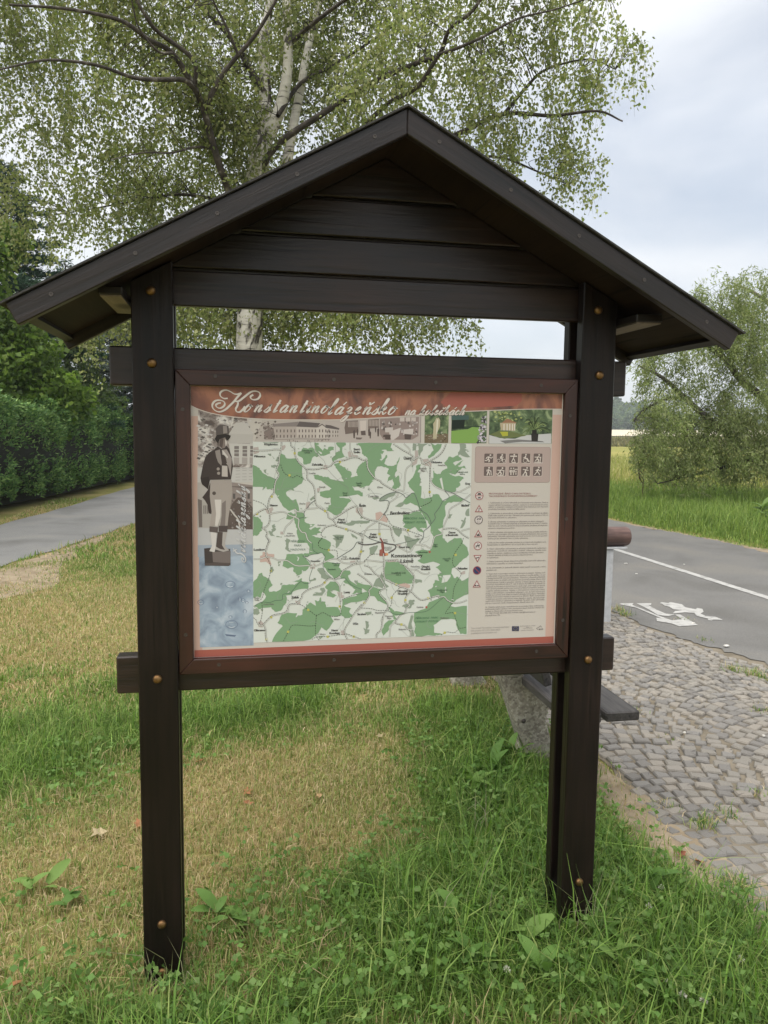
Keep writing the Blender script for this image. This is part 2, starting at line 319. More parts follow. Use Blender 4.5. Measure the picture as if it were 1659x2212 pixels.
far_V = []; far_F = []; far_m = []; n0 = 0
base_meshes = {}
for idx, (x, y, w, h, a, k, mt, dz) in enumerate(stones):
    V0, F0 = stone_me[k]; sunk = -0.0115 * np.clip(.75 - (y + 0.5 * (x - 2)) + .5 * float(vnoise(np.array([[x, y]]), 2.2, 6)[0]), 0, 1) - 0.0015
    if idx in near:
        if (k, mt) not in base_meshes:
            me = py_mesh('cobblestone', V0, F0, smooth=False); me.materials.append(ST_MAT[mt]); base_meshes[(k, mt)] = me
        o = bpy.data.objects.new('cobblestone', base_meshes[(k, mt)]); COL.objects.link(o); o.parent = bed
        o.location = (x, y, dz + sunk); o.rotation_euler = (r.normal(0, .03), r.normal(0, .03), a); o.scale = (w, h, 1)
    else:
        ca, sa = math.cos(a), math.sin(a); P = V0 * np.array([w, h, 1]); P = np.stack([P[:, 0] * ca - P[:, 1] * sa + x, P[:, 0] * sa + P[:, 1] * ca + y, P[:, 2] + dz + sunk], -1)
        far_V.append(P); far_F += [tuple(v + n0 for v in f) for f in F0]; far_m += [mt] * len(F0); n0 += len(P)
me = py_mesh('farther_cobblestones', np.concatenate(far_V), far_F)
for m_ in ST_MAT: me.materials.append(m_)
me.polygons.foreach_set('material_index', np.array(far_m, np.int32)); me.update()
link('farther_cobblestones', me, None, bed, 'stuff')
# ------------------------------------------------------------------ grass
GRASS = leaf_mat('grass_blades', 0.3, 0.55, 0.2)
def on_road(P):
    x, y = P[:, 0], P[:, 1]
    a = (x > np.interp(y, roadR_near[:, 1], roadR_near[:, 0]) + 0.0) & (x < np.interp(y, roadR_far[:, 1], roadR_far[:, 0]) + 0.02)
    b = (x < np.interp(y, pathL_near[:, 1], pathL_near[:, 0]) + .02) & (x > np.interp(y, pathL_far[:, 1], pathL_far[:, 0]) - .02) & (y > 2) & (y < 48)
    return a | b
def in_poly(P, poly):
    x, y = P[:, 0], P[:, 1]; c = np.zeros(len(P), bool); n = len(poly)
    for a in range(n):
        x1, y1 = poly[a]; x2, y2 = poly[(a + 1) % n]
        if y1 == y2: continue
        c ^= ((y1 > y) != (y2 > y)) & (x < (x2 - x1) * (y - y1) / (y2 - y1) + x1)
    return c
def blades(P, h, w, lean, col, seed):
    r = np.random.default_rng(seed); n = len(P); a = r.uniform(0, 2 * np.pi, n); D = np.stack([np.cos(a), np.sin(a), np.zeros(n)], -1)
    # blade width faces at random
    a2 = a + np.pi / 2 + r.normal(0, .5, n); S = np.stack([np.cos(a2), np.sin(a2), np.zeros(n)], -1) * (w / 2)[:, None]
    Z = np.array([0, 0, 1.0])
    hz = h[:, None]; le = lean[:, None]
    m = P + Z * hz * .55 * np.sqrt(np.clip(1 - (le * .5) ** 2, .1, 1)) + D * hz * le * .28
    t = P + Z * hz * np.clip(1 - .55 * le ** 1.6, .12, 1) + D * hz * le * .95
    V = np.stack([P - S, P + S, m + S * .75, m - S * .75, t], 1).reshape(-1, 3)
    b = np.arange(n)[:, None] * 5
    F = np.concatenate([b + np.array([[0, 1, 2]]), b + np.array([[0, 2, 3]]), b + np.array([[3, 2, 4]])], 0)
    return V, F, np.repeat(col, 5, 0)
LUSH = np.array([(0.095, 0.18, 0.032), (0.13, 0.23, 0.044), (0.17, 0.265, 0.06), (0.22, 0.28, 0.085), (0.055, 0.11, 0.022), (0.08, 0.14, 0.032)]) * 1.12
DRY = np.array([(0.47, 0.375, 0.215), (0.40, 0.345, 0.165), (0.54, 0.44, 0.28), (0.28, 0.33, 0.11)])
def pick(r, pal, n): return pal[r.integers(len(pal), size=n)] * r.uniform(.75, 1.25, (n, 1))
def lush_field(P):                         # 0 dry mown lawn .. 1 lush uncut grass
    x, y = P[:, 0], P[:, 1]
    f = 0.25 + 0.28 * vnoise(P, 1.0, 3) + .2 * vnoise(P, 2.9, 4) + .12 * vnoise(P, 7.1, 14)
    def blob(cx, cy, rx, ry, v): return v * np.exp(-(((x - cx) / rx) ** 2 + ((y - cy) / ry) ** 2))
    f = f + blob(1.0, .12, .62, .42, .95) + blob(1.35, .75, .38, .55, .85) + blob(1.45, 1.6, .33, .9, .75) + blob(1.62, -.12, .45, .4, .75) + blob(.25, -.25, .7, .25, .6)
    f = f + blob(-.55, 1.9, .7, .8, .5) + blob(.55, 2.15, .35, .35, .45) - blob(.55, 1.15, .65, .5, .45) - blob(-.2, .8, .5, .5, .3)
    f = f - blob(-1.0, 4.6, 1.5, 1.3, .45) + blob(-1.2, 2.9, 1.6, .7, .28) - blob(1.9, .5, .14, .5, .35)
    return np.clip(f, 0, 1)
def lawn(name, n, x0, x1, y0, y1, hs, ws, seed, lush_only=False):
    r = np.random.default_rng(seed); P = np.stack([r.uniform(x0, x1, n), r.uniform(y0, y1, n), np.zeros(n)], -1)
    v, d = in_view(P, .12); P = P[v]
    ok = ~on_road(P) & ~inside_cob(P[:, 0] - .01, P[:, 1]) & ~(in_poly(P, dp) & (r.uniform(0, 1, len(P)) > np.clip(.22 + .6 * vnoise(P, 2.6, 17), .05, 1)))
    edge_d = np.interp(P[:, 1], [p[1] for p in cob_left], [p[0] for p in cob_left]) - P[:, 0]
    ok &= ~((edge_d < .02 + .16 * (.5 + .5 * vnoise(P, 5, 8)) * (P[:, 1] < 1.3)) & (r.uniform(0, 1, len(P)) > .22))
    P = P[ok]; f = lush_field(P)
    if lush_only:
        k = r.uniform(0, 1, len(P)) < f ** 1.3; P = P[k]; f = f[k]
    n = len(P); isl = r.uniform(0, 1, n) < f * 1.05 + .16
    col = np.where(isl[:, None], pick(r, LUSH, n), pick(r, DRY, n))
    mixy = r.uniform(0, 1, n)[:, None]; col = np.where(isl[:, None], col * (1 - .35 * (1 - f[:, None])) + DRY[3] * .35 * (1 - f[:, None]), col * (1 - .25 * mixy) + np.array([.20, .25, .07]) * .25 * mixy)
    tan = np.clip(.5 + .7 * vnoise(P, 1.7, 23) + .3 * vnoise(P, 5.5, 24), 0, 1)[:, None]; col = np.where(isl[:, None], col, col * (1 - .45 * tan) + np.array([.50, .36, .21]) * .45 * tan)
    h = hs * (0.4 + r.gamma(2.2, .34, n)) * (.75 + 1.35 * f ** 2) * np.where(isl, 1.0, .8)
    w = ws * r.uniform(.6, 1.3, n); lean = np.clip(r.gamma(2.2, .28, n) + .35 * f * r.uniform(0, 1, n), 0, 1.25)
    V, F, T = blades(P, h, w, lean, col, seed + 1)
    tag(link(name, np_mesh(name, V, F, T), GRASS), None, None, None, 'stuff')
    o = bpy.data.objects[-1] if False else None
lawn('lawn_grass', 150000, -1.2, 2.3, -.6, 2.2, .038, .0042, 31)
lawn('uncut_grass', 52000, -.8, 2.1, -.6, 2.8, .052, .0056, 33, True)
lawn('lawn_grass', 150000, -3.4, 2.1, 2.0, 7.5, .04, .007, 35)
lawn('lawn_grass', 60000, -3.6, 1.6, 7.5, 16, .05, .014, 37)
# tall verge beyond the cycle road, then the meadow
def tallgrass(name, n, x0, x1, y0, y1, h0, w0, pal, seed, edge=True):
    r = np.random.default_rng(seed); P = np.stack([r.uniform(x0, x1, n), r.uniform(y0, y1, n), np.zeros(n)], -1)
    v, d = in_view(P, .12); P = P[v]
    e = P[:, 0] - (np.interp(P[:, 1], q2[:, 1], q2[:, 0]) - .12); P = P[e > 0]; e = e[e > 0]; n = len(P)
    g = np.clip(e / .9, 0.12, 1) if edge else np.ones(n)
    h = h0 * g * (.5 + r.gamma(4, .14, n)) * (1 + .3 * vnoise(P, 1.3, 9)); col = pick(r, pal, n)
    V, F, T = blades(P, h, w0 * r.uniform(.6, 1.3, n), np.clip(r.gamma(2.4, .22, n), 0, 1.2), col, seed + 1)
    tag(link(name, np_mesh(name, V, F, T), GRASS), None, None, None, 'stuff')
VERGE = np.array([(0.13, 0.20, 0.045), (0.17, 0.245, 0.055), (0.22, 0.28, 0.08), (0.09, 0.15, 0.034)]) * 1.25
MEAD = np.array([(0.27, 0.30, 0.08), (0.33, 0.33, 0.11), (0.22, 0.26, 0.065), (0.38, 0.35, 0.15)])
tallgrass('verge_grass', 110000, 7.2, 13.5, 4, 19, .25, .012, VERGE, 41)
tallgrass('meadow_grass', 70000, 10.5, 34, 16, 42, .30, .035, MEAD, 43, False)
# ================================================================== INFORMATION BOARD
board = empty('information_board', (0.68, 0.05, 0), 'dark stained timber information board with gabled roof and printed cycling map', 'notice board')
DK, LT = (0.0042, 0.0026, 0.0022), (0.0135, 0.0078, 0.0062)
RDK, RLT = (0.020, 0.0062, 0.0042), (0.044, 0.0128, 0.0086)
W_Z = wood_mat('stained_timber_upright', DK, LT, (0, 0, 1), 0.40, 0.6, .28)
W_X = wood_mat('stained_timber_level', (0.0075, 0.0038, 0.003), (0.031, 0.016, 0.0128), (1, 0, 0), 0.38, 0.5)
W_RX = wood_mat('red_brown_frame_level', RDK, RLT, (1, 0, 0), 0.38, 0.2)
W_RZ = wood_mat('red_brown_frame_upright', RDK, RLT, (0, 0, 1), 0.38, 0.2)
SL = 0.5415; RX, RZ = 0.6764, 2.3561; HW = 0.921; YF, YB = -0.2201, 0.3484
W_L = wood_mat('stained_bargeboard_rising', tuple(a * 1.3 for a in DK), tuple(a * 1.35 for a in LT), (1, 0, SL), 0.42, 0.5)
W_R = wood_mat('stained_bargeboard_falling', tuple(a * 1.3 for a in DK), tuple(a * 1.35 for a in LT), (1, 0, -SL), 0.42, 0.5)
W_Y = wood_mat('stained_purlin', DK, LT, (0, 1, 0), 0.5, 0.2)
RAW = wood_mat('weathered_raw_wood', (0.16, 0.125, 0.09), (0.27, 0.22, 0.165), (0, 1, 0), 0.7, 0.2)
PLY = wood_mat('roof_plywood', (0.022, 0.0135, 0.010), (0.036, 0.023, 0.017), (0, 1, 0), 0.7, 0.15, .12)
BRASS = noise_mat('tarnished_brass', [(0.3, (0.10, 0.055, 0.025)), (0.7, (0.26, 0.155, 0.065))], 60, 4, 0.42); BRASS.node_tree.nodes['Principled BSDF'].inputs['Metallic'].default_value = 0.9
STEEL = plain('dull_screw_steel', (0.085, 0.075, 0.07), 0.5, 0.7)
GALV = noise_mat('galvanised_steel', [(0.3, (0.36, 0.37, 0.38)), (0.7, (0.48, 0.49, 0.50))], 30, 5, 0.5, 0.1, 90)
def part(name, me, mat, parent=board): return link(name, me, mat, parent)
def dome_me(name, r, h):
    V = []; F = []; S = 14; rings = [(r, 0), (r * .98, h * .35), (r * .82, h * .7), (r * .5, h * .93)]
    for rr, hh in rings: V += [(rr * math.cos(2 * math.pi * k / S), -hh, rr * math.sin(2 * math.pi * k / S)) for k in range(S)]
    V.append((0, -h, 0))
    for a in range(len(rings) - 1): F += [(a * S + k, a * S + (k + 1) % S, (a + 1) * S + (k + 1) % S, (a + 1) * S + k) for k in range(S)]
    F += [((len(rings) - 1) * S + k, (len(rings) - 1) * S + (k + 1) % S, len(V) - 1) for k in range(S)]
    return py_mesh(name, V, F, smooth=True)
bolt_me = dome_me('bolt', .0128, .010); bolt_me.materials.append(BRASS)
def screw_mesh():
    S = 10; V = []; F = []
    for rr, hh in ((.0052, 0), (.0048, .0012), (.0026, .0012), (.0024, 0.0002)): V += [(rr * math.cos(2 * math.pi * k / S), -hh, rr * math.sin(2 * math.pi * k / S)) for k in range(S)]
    V.append((0, -.0001, 0))
    for a in range(3): F += [(a * S + k, a * S + (k + 1) % S, (a + 1) * S + (k + 1) % S, (a + 1) * S + k) for k in range(S)]
    F += [(30 + k, 30 + (k + 1) % S, 40) for k in range(S)]
    me = py_mesh('screw', V, F); me.materials.append(STEEL); return me
screw_me = screw_mesh()
roof_under = lambda x: RZ - SL * abs(x - RX) - 0.028
# posts: a front and a rear plank on each side, the beams clamped between them
for s, x0 in ((0, 0.0), (1, 1.248)):
    x1 = x0 + .105
    zt = lambda x: roof_under(x) - .004
    pf = part('front_post', prism_me('front_post', [(x0 + .022, .005), (x1 - .022, .005), (x1, .045), (x1, zt(x1)), (x0, zt(x0)), (x0, .045)], 'y', 0, .04, .003), W_Z)
    part('rear_post', prism_me('rear_post', [(x0 + .022, .005), (x1 - .022, .005), (x1, .045), (x1, zt(x1)), (x0, zt(x0)), (x0, .045)], 'y', .092, .132, .003), W_Z)
    part('ground_bracket', box_me('ground_bracket', x0 + .035, x0 + .07, .042, .09, -.05, .12, .002), GALV)
    for z in (1.936, 1.751, .903, .194, .05):
        b = bpy.data.objects.new('bolt', bolt_me); COL.objects.link(b); b.parent = pf
        b.location = (x0 + .0505 + (.006 if s else 0) - (.012 if s and z > 1.9 else 0), -.0003, z)
# horizontal beams
for z0, z1 in ((1.694, 1.797), (.8525, .957)):
    part('beam', box_me('beam', -.062, 1.411, .0405, .0915, z0, z1, .004), W_X)
# gable planks
zs = [1.907, 2.0085, 2.1115, 2.2155, 2.334]
for k in range(4):
    z0, z1 = zs[k] + .0005, zs[k + 1] - .0085
    hw = lambda z: min(.74, (RZ - .0285 - z) / SL)
    a0, a1 = hw(z0), hw(z1)
    poly = [(RX - a0, z0), (RX + a0, z0), (RX + a1, z1), (RX - a1, z1)]
    if a1 < .74 <= a0 + .001:
        zc = RZ - .0285 - .74 * SL; poly = [(RX - .74, z0), (RX + .74, z0), (RX + .74, zc), (RX + a1, z1), (RX - a1, z1), (RX - .74, zc)]
    clip = [(min(max(x, .012), 1.341), z) for x, z in poly]
    part('gable_plank', prism_me('gable_plank', clip, 'y', .046 + .002 * (k % 2), .068, .003), W_X)
part('gable_light_stop', prism_me('gable_light_stop', [(.02, 1.9125), (1.333, 1.9125), (1.333, RZ - .03 - SL * (1.333 - RX)), (RX, RZ - .031), (.02, RZ - .03 - SL * (RX - .02))], 'y', .0685, .076, 0), W_X)  # added board behind the planks, blocks sky light leaking through their gaps
# roof: bargeboards, plywood decks, felt, purlins
u = np.array([1, SL]) / math.hypot(1, SL); nrm = np.array([-SL, 1]) / math.hypot(1, SL)   # along the rising left slope, outward normal
FH = .0535
def slope_poly(side, t0, t1, d0, d1, ridge_cut=True):
    # distances measured down the slope from the ridge (t) and below the top surface (d)
    out = []
    for t, d in ((t0, d0), (t1, d0), (t1, d1), (t0, d1)):
        if t == 0:                       # mitred on the ridge plane
            out.append((RX, RZ - d * math.hypot(1, SL)))
        else:
            x = -t * u[0] - d * nrm[0] * 1; z = -t * u[1] - d * nrm[1]
            out.append((RX + side * x, RZ + z))
    # for the mirrored side the normal flips with x automatically
    return out
TL = HW * math.hypot(1, SL)
for side, wm in ((1, W_L), (-1, W_R)):
    # side=+1 gives the slope on the left (x negative)
    fb = part('bargeboard', prism_me('bargeboard', slope_poly(side, 0, TL, 0, FH), 'y', YF, YF + .024, .0025), wm)
    part('rear_bargeboard', prism_me('rear_bargeboard', slope_poly(side, 0, TL, 0, FH), 'y', YB - .024, YB, .0025), wm)
    part('roof_deck', prism_me('roof_deck', slope_poly(side, 0, TL - .004, .006, .022), 'y', YF + .0255, YB - .0255, 0), PLY)
    part('roof_felt', prism_me('roof_felt', slope_poly(side, 0, TL + .012, -.006, -.0015), 'y', YF - .008, YB + .008, 0), noise_mat('bitumen_felt', [(0.3, (0.02, 0.02, 0.02)), (0.7, (0.05, 0.048, 0.046))], 60, 6, 0.9, 0.4, 200))
    part('eave_batten', prism_me('eave_batten', slope_poly(side, TL - .03, TL - .008, .0225, .036), 'y', YF + .0255, YB - .0255, 0), W_Y)
    # purlin carried outside the posts, its underside left unstained
    px0, px1 = (-.062, -.006) if side == 1 else (1.359, 1.437)
    ztop = min(roof_under(px0), roof_under(px1)) - .002; zb = 1.905 if side == 1 else 1.892
    pu = part('purlin', box_me('purlin', px0, px1, -.105, .20, zb, ztop, .003), W_Y)
    part('purlin_underside', box_me('purlin_underside', px0 + .003, px1 - .003, -.101, .196, zb - .0035, zb - .0005, 0), RAW)
    for t in (.105, .316, .527, .738, .949):
        if side == 1 and t > .93: pass
        s_ = bpy.data.objects.new('screw', screw_me); COL.objects.link(s_); s_.parent = fb
        x = -t * u[0] - .026 * nrm[0]; z = -t * u[1] - .026 * nrm[1]; s_.location = (RX + side * x, YF - .0004, RZ + z); s_.rotation_euler = (0, t * 9, 0)
# mitred picture frame and printed panel
FX0, FX1, FZ0, FZ1 = .107, 1.2455, .908, 1.738
PX0, PX1, PZ0, PZ1 = .147, 1.2049, .9504, 1.6958
IX0, IX1, IZ0, IZ1 = PX0 - .001, PX1 + .003, PZ0 - .001, PZ1 + .001
frames = [([(FX0, FZ1), (FX1, FZ1), (IX1, IZ1), (IX0, IZ1)], W_RX), ([(FX0, FZ0), (IX0, IZ0), (IX1, IZ0), (FX1, FZ0)], W_RX), ([(FX0, FZ0), (FX0, FZ1), (IX0, IZ1), (IX0, IZ0)], W_RZ), ([(FX1, FZ1), (FX1, FZ0), (IX1, IZ0), (IX1, IZ1)], W_RZ)]
fr = [part('frame_rail', prism_me('frame_rail', p, 'y', .012, .0395, .0018), m) for p, m in frames]
for k, (x, z) in enumerate([(.212, 1.722), (.53, 1.721), (.818, 1.72), (1.132, 1.719), (.214, .932), (.535, .932), (.823, .932), (1.144, .932), (.126, 1.633), (.126, 1.328), (.126, 1.02), (1.224, 1.633), (1.224, 1.33), (1.224, 1.024)]):
    s_ = bpy.data.objects.new('screw', screw_me); COL.objects.link(s_); s_.parent = fr[0 if k < 4 else 1 if k < 8 else 2 if k < 11 else 3]; s_.location = (x, .0116, z)
panel = part('printed_panel', box_me('printed_panel', PX0 - .012, PX1 + .012, .030, .0385, PZ0 - .012, PZ1 + .012, 0), plain('panel_print_base', (0.68, 0.62, 0.56), 0.42))
# ================================================================== THE PRINT ON THE PANEL
# positions were read off the poster in tile pixels; a plane-to-plane map turns them into centimetres on the sheet
def homography(src, dst):
    A = []; b = []
    for (x, y), (u_, v_) in zip(src, dst):
        A += [[x, y, 1, 0, 0, 0, -u_ * x, -u_ * y], [0, 0, 0, x, y, 1, -v_ * x, -v_ * y]]; b += [u_, v_]
    return np.append(np.linalg.solve(np.array(A), np.array(b)), 1).reshape(3, 3)
HM = homography([(412 * 1.8517, 833 * 1.8517), (1211 * 1.8517, 852 * 1.8517), (1199 * 1.8517, 1389 * 1.8517), (420 * 1.8517, 1420 * 1.8517)], [(PX0, PZ1), (PX1, PZ1), (PX1, PZ0), (PX0, PZ0)])
TILE = {1: (1000, 1750, .27125), 2: (1430, 1750, .27728), 3: (1000, 2150, .27125), 4: (1430, 2150, .27728), 5: (760, 1540, .33755), 6: (1300, 1540, .36166), 7: (760, 1640, .29851), 8: (1640, 1620, .35564), 9: (1850, 1750, .36166), 10: (700, 2050, .48222)}
def S(t, pts):                             # tile pixels -> (x, z) on the panel
    ox, oy, k = TILE[t]; P = np.asarray(pts, float).reshape(-1, 2); q = np.stack([ox + P[:, 0] * k, oy + P[:, 1] * k, np.ones(len(P))], -1) @ HM.T
    return q[:, :2] / q[:, 2:]
PXM = .00072 * 1.0                         # metres on the sheet per photograph pixel, roughly
KINK = 1.02                                # paper white sits near 0.78
def ink(c): return np.clip(lin(c) * KINK * np.array([.98, 1.0, 1.04]), 0.004, .9)
Y0 = .0298; LAYER = .0002
INK = None
def ink_mat():
    m, nt, b, L = mat_new('printing_ink'); a = N(nt, 'ShaderNodeAttribute', attribute_name='tint'); L(a.outputs['Color'], b.inputs['Base Color'])
    b.inputs['Roughness'].default_value = .45; b.inputs['Specular IOR Level'].default_value = .35; return m
INK = ink_mat()
class Print:
    def __init__(s): s.V = []; s.F = []; s.T = []; s.c = 0
    def poly(s, P, col, lay, raw=False):
        s.c += 1; n = len(s.V); y = Y0 - LAYER * lay - 1.5e-6 * s.c; s.V += [(p[0], y, p[1]) for p in P]; s.F.append(tuple(range(n, n + len(P)))); s.T += [col if raw else ink(col)] * len(P)
    def ribbon(s, P, w, col, lay, closed=False):
        P = np.asarray(P, float)
        if closed: P = np.vstack([P, P[:1]])
        if len(P) < 2: return
        T = np.gradient(P, axis=0); T /= np.linalg.norm(T, axis=1)[:, None] + 1e-12; Nn = np.stack([-T[:, 1], T[:, 0]], -1); w = np.broadcast_to(np.asarray(w, float), (len(P),))
        if closed: Nn[0] = Nn[-1] = Nn[0] + Nn[-1]; Nn[0] /= np.linalg.norm(Nn[0]) + 1e-9; Nn[-1] = Nn[0]
        a = P + Nn * w[:, None] / 2; b = P - Nn * w[:, None] / 2; s.c += 1; n = len(s.V); y = Y0 - LAYER * lay - 1.5e-6 * (s.c % 150); c = ink(col)
        for p, q in zip(a, b): s.V += [(p[0], y, p[1]), (q[0], y, q[1])]; s.T += [c, c]
        s.F += [(n + 2 * k, n + 2 * k + 1, n + 2 * k + 3, n + 2 * k + 2) for k in range(len(P) - 1)]
    def dash(s, P, w, col, lay, on, off):
        P = np.asarray(P, float); seg = np.linalg.norm(np.diff(P, axis=0), axis=1); cum = np.append(0, np.cumsum(seg)); t = 0
        while t < cum[-1]:
            tt = np.linspace(t, min(t + on, cum[-1]), 4); Q = np.stack([np.interp(tt, cum, P[:, 0]), np.interp(tt, cum, P[:, 1])], -1); s.ribbon(Q, w, col, lay); t += on + off
    def disc(s, c, r, col, lay, n=14): s.poly([(c[0] + r * math.cos(2 * math.pi * k / n), c[1] + r * math.sin(2 * math.pi * k / n)) for k in range(n)], col, lay)
    def build(s, name, parent=None, mat=None):
        o = link(name, py_mesh(name, s.V, s.F, np.array(s.T)), mat or INK, parent or panel)
        if name in ('map_villages', 'route_badges', 'map_woodland', 'map_roads', 'map_lettering', 'rules_lettering'): o['kind'] = 'stuff'
        return o
def text_me(body, size):
    cu = bpy.data.curves.new('t', 'FONT'); cu.body = body; cu.size = size; cu.resolution_u = 2; cu.fill_mode = 'FRONT'
    o = bpy.data.objects.new('t', cu); COL.objects.link(o)
    dg = bpy.context.evaluated_depsgraph_get(); dg.update(); me = bpy.data.meshes.new_from_object(o.evaluated_get(dg))
    V = np.array([v.co[:2] for v in me.vertices]).reshape(-1, 2); F = [tuple(p.vertices) for p in me.polygons]
    bpy.data.objects.remove(o); bpy.data.curves.remove(cu); bpy.data.meshes.remove(me); return V, F
def add_text(pr, body, x, z, capw=None, h=.006, col=(40, 38, 38), lay=6, align='C', sx=.8, bold=0.0, slant=0, spacing=None):
    V, F = text_me(body, 1.0)
    if len(V) == 0: return
    capk = h / .70; V = V * capk; V[:, 0] *= sx; V[:, 0] += V[:, 1] * slant
    w = V[:, 0].max() - V[:, 0].min(); V[:, 0] -= V[:, 0].min()
    if capw: V[:, 0] *= capw / w; w = capw
    V[:, 0] += x - (w / 2 if align == 'C' else 0); V[:, 1] += z - (h / 2 if align == 'C' else 0)
    for dx in ((0,) if not bold else (-bold, bold)):
        n = len(pr.V); y = Y0 - LAYER * (lay + (.3 if dx > 0 else 0)); pr.V += [(a + dx, y, b) for a, b in V]; pr.F += [tuple(q + n for q in f) for f in F]; pr.T += [ink(col)] * len(V)
def jag(P, amp, n=3, seed=0):
    P = np.asarray(P, float); r = np.random.default_rng(seed + len(P)); out = []
    for a in range(len(P)):
        p, q = P[a], P[(a + 1) % len(P)]; out.append(p); d = q - p; l = np.linalg.norm(d); nn = np.array([-d[1], d[0]]) / (l + 1e-9)
        for t in np.linspace(0, 1, n + 1)[1:-1]: out.append(p + d * t + nn * r.normal(0, amp) * min(1, l / 60))
    return out
# ---- sheet, borders, banner
WPAPER = (196, 197, 190)
pr = Print()
def rect(pr, x0, x1, z0, z1, col, lay): pr.poly([(x0, z0), (x1, z0), (x1, z1), (x0, z1)], col, lay)
rect(pr, PX0, PX1, PZ0, PZ1, (190, 182, 172), 1)
xl = S(7, [(118, 1500)])[0][0]; xr = S(9, [(955, 1800)])[0][0]
rect(pr, PX0, PX1, PZ0, PZ0 + .0205, (158, 88, 75), 2)
rect(pr, PX0, PX0 + .022, PZ0 + .0206, PZ1 - .08, (190, 158, 143), 2); rect(pr, PX1 - .027, PX1, PZ0 + .0206, PZ1 - .06, (192, 160, 146), 2)
pr.build('poster_sheet')
WATER = noise_mat('watercolour_rust_print', [(0.30, (0.105, 0.062, 0.056)), (0.43, (0.20, 0.088, 0.066)), (0.56, (0.33, 0.145, 0.092)), (0.75, (0.26, 0.105, 0.08))], 15, 5, .42, stretch=(1.0, 1, 1.6), dist=.8, spec=.35)
bl = [S(5, [(12, 240)])[0], S(5, [(120, 290)])[0], S(5, [(300, 340)])[0], S(5, [(600, 382)])[0], S(5, [(1000, 404)])[0], S(5, [(1500, 409)])[0], S(6, [(120, 380)])[0], S(6, [(500, 365)])[0], S(6, [(900, 340)])[0], S(6, [(1400, 300)])[0], S(8, [(880, 62)])[0], S(8, [(1300, 48)])[0], (PX1, S(8, [(1640, 47)])[0][1])]
bl = spline([(PX0, bl[0][1])] + [tuple(b) for b in bl[1:]], 5)
ban = Print(); ban.poly([(p[0], p[1]) for p in bl] + [(PX1, PZ1), (PX0, PZ1)], (160, 90, 70), 5); ban.build('poster_banner', None, WATER)
bn = Print(); bn.poly([(S(8, [(450, 50)])[0][0], PZ1)] + [tuple(S(8, [p])[0]) for p in ((330, -30), (380, 10), (520, 22), (700, 30), (900, 24), (1180, 10), (1240, -40))] + [(S(8, [(1240, 0)])[0][0], PZ1)], (152, 88, 76), 5.6)
bn.ribbon(bl, .0022, (200, 188, 178), 6); bn.build('banner_edge')
# ---- script lettering
GL = {'o': ([[(.62, .92), (.32, 1), (.06, .6), (.1, .12), (.38, 0), (.68, .35), (.7, .8), (.5, 1), (.52, .78), (.95, .82)]], .95),
      'n': ([[(0, .72), (.14, 1), (.2, .78), (.18, 0)], [(.19, .3), (.4, .82), (.66, 1), (.74, .78), (.7, .2), (.84, 0), (1.1, .3)]], 1.05),
      'a': ([[(.76, .9), (.45, 1), (.1, .6), (.1, .14), (.34, 0), (.62, .35), (.8, .97)], [(.8, .97), (.72, .2), (.85, 0), (1.1, .3)]], 1.05),
      's': ([[(-.05, .1), (.3, .62), (.5, 1.12), (.52, .8), (.64, .35), (.46, .02), (.16, .02), (.1, .16)], [(.46, .02), (.9, .32)]], .8),
      't': ([[(.38, 1.75), (.3, .2), (.42, 0), (.72, .3)], [(.1, 1.22), (.66, 1.26)]], .65), 'i': ([[(0, .4), (.2, 1), (.17, .2), (.3, 0), (.58, .3)], [(.25, 1.38), (.28, 1.52)]], .55),
      'l': ([[(0, .3), (.36, 1.3), (.46, 1.95), (.32, 2.1), (.2, 1.7), (.16, .25), (.3, 0), (.58, .3)]], .55),
      'z': ([[(.05, .74), (.3, 1), (.56, .8), (.44, .45), (.22, .3), (.5, .2), (.56, -.3), (.34, -.85), (.04, -.9), (0, -.6), (.3, -.2), (.92, .3)]], .8),
      'e': ([[(0, .35), (.4, .6), (.56, .86), (.4, 1), (.15, .75), (.1, .25), (.35, 0), (.78, .3)]], .7), 'c': ([[(.56, .8), (.4, 1), (.12, .7), (.1, .2), (.35, 0), (.78, .3)]], .7),
      'k': ([[(0, .3), (.36, 1.3), (.46, 1.95), (.32, 2.1), (.2, 1.7), (.14, 0)], [(.15, .35), (.4, .85), (.62, 1), (.62, .75), (.35, .55), (.32, .5), (.6, .2), (.76, 0), (1.02, .3)]], .98),
      'h': ([[(0, .3), (.36, 1.3), (.46, 1.95), (.32, 2.1), (.2, 1.7), (.14, 0)], [(.15, .3), (.4, .82), (.65, 1), (.72, .78), (.68, .2), (.8, 0), (1.06, .3)]], 1.02),
      'v': ([[(0, .75), (.15, 1), (.25, .2), (.36, 0), (.66, .5), (.66, .96), (.92, .85)]], .85), 'y': ([[(0, .75), (.15, 1), (.15, .3), (.3, .05), (.6, .4), (.7, 1)], [(.7, 1), (.64, -.3), (.4, -.85), (.1, -.8), (.3, -.3), (.92, .3)]], .9),
      'S': ([[(1.5, 1.95), (1.2, 2.35), (.75, 2.2), (.7, 1.75), (1.0, 1.3), (1.05, .6), (.7, .05), (0, -.05), (-.5, .3), (-.4, .8), (.1, .9), (.3, .55), (0, .35)]], 1.3)}
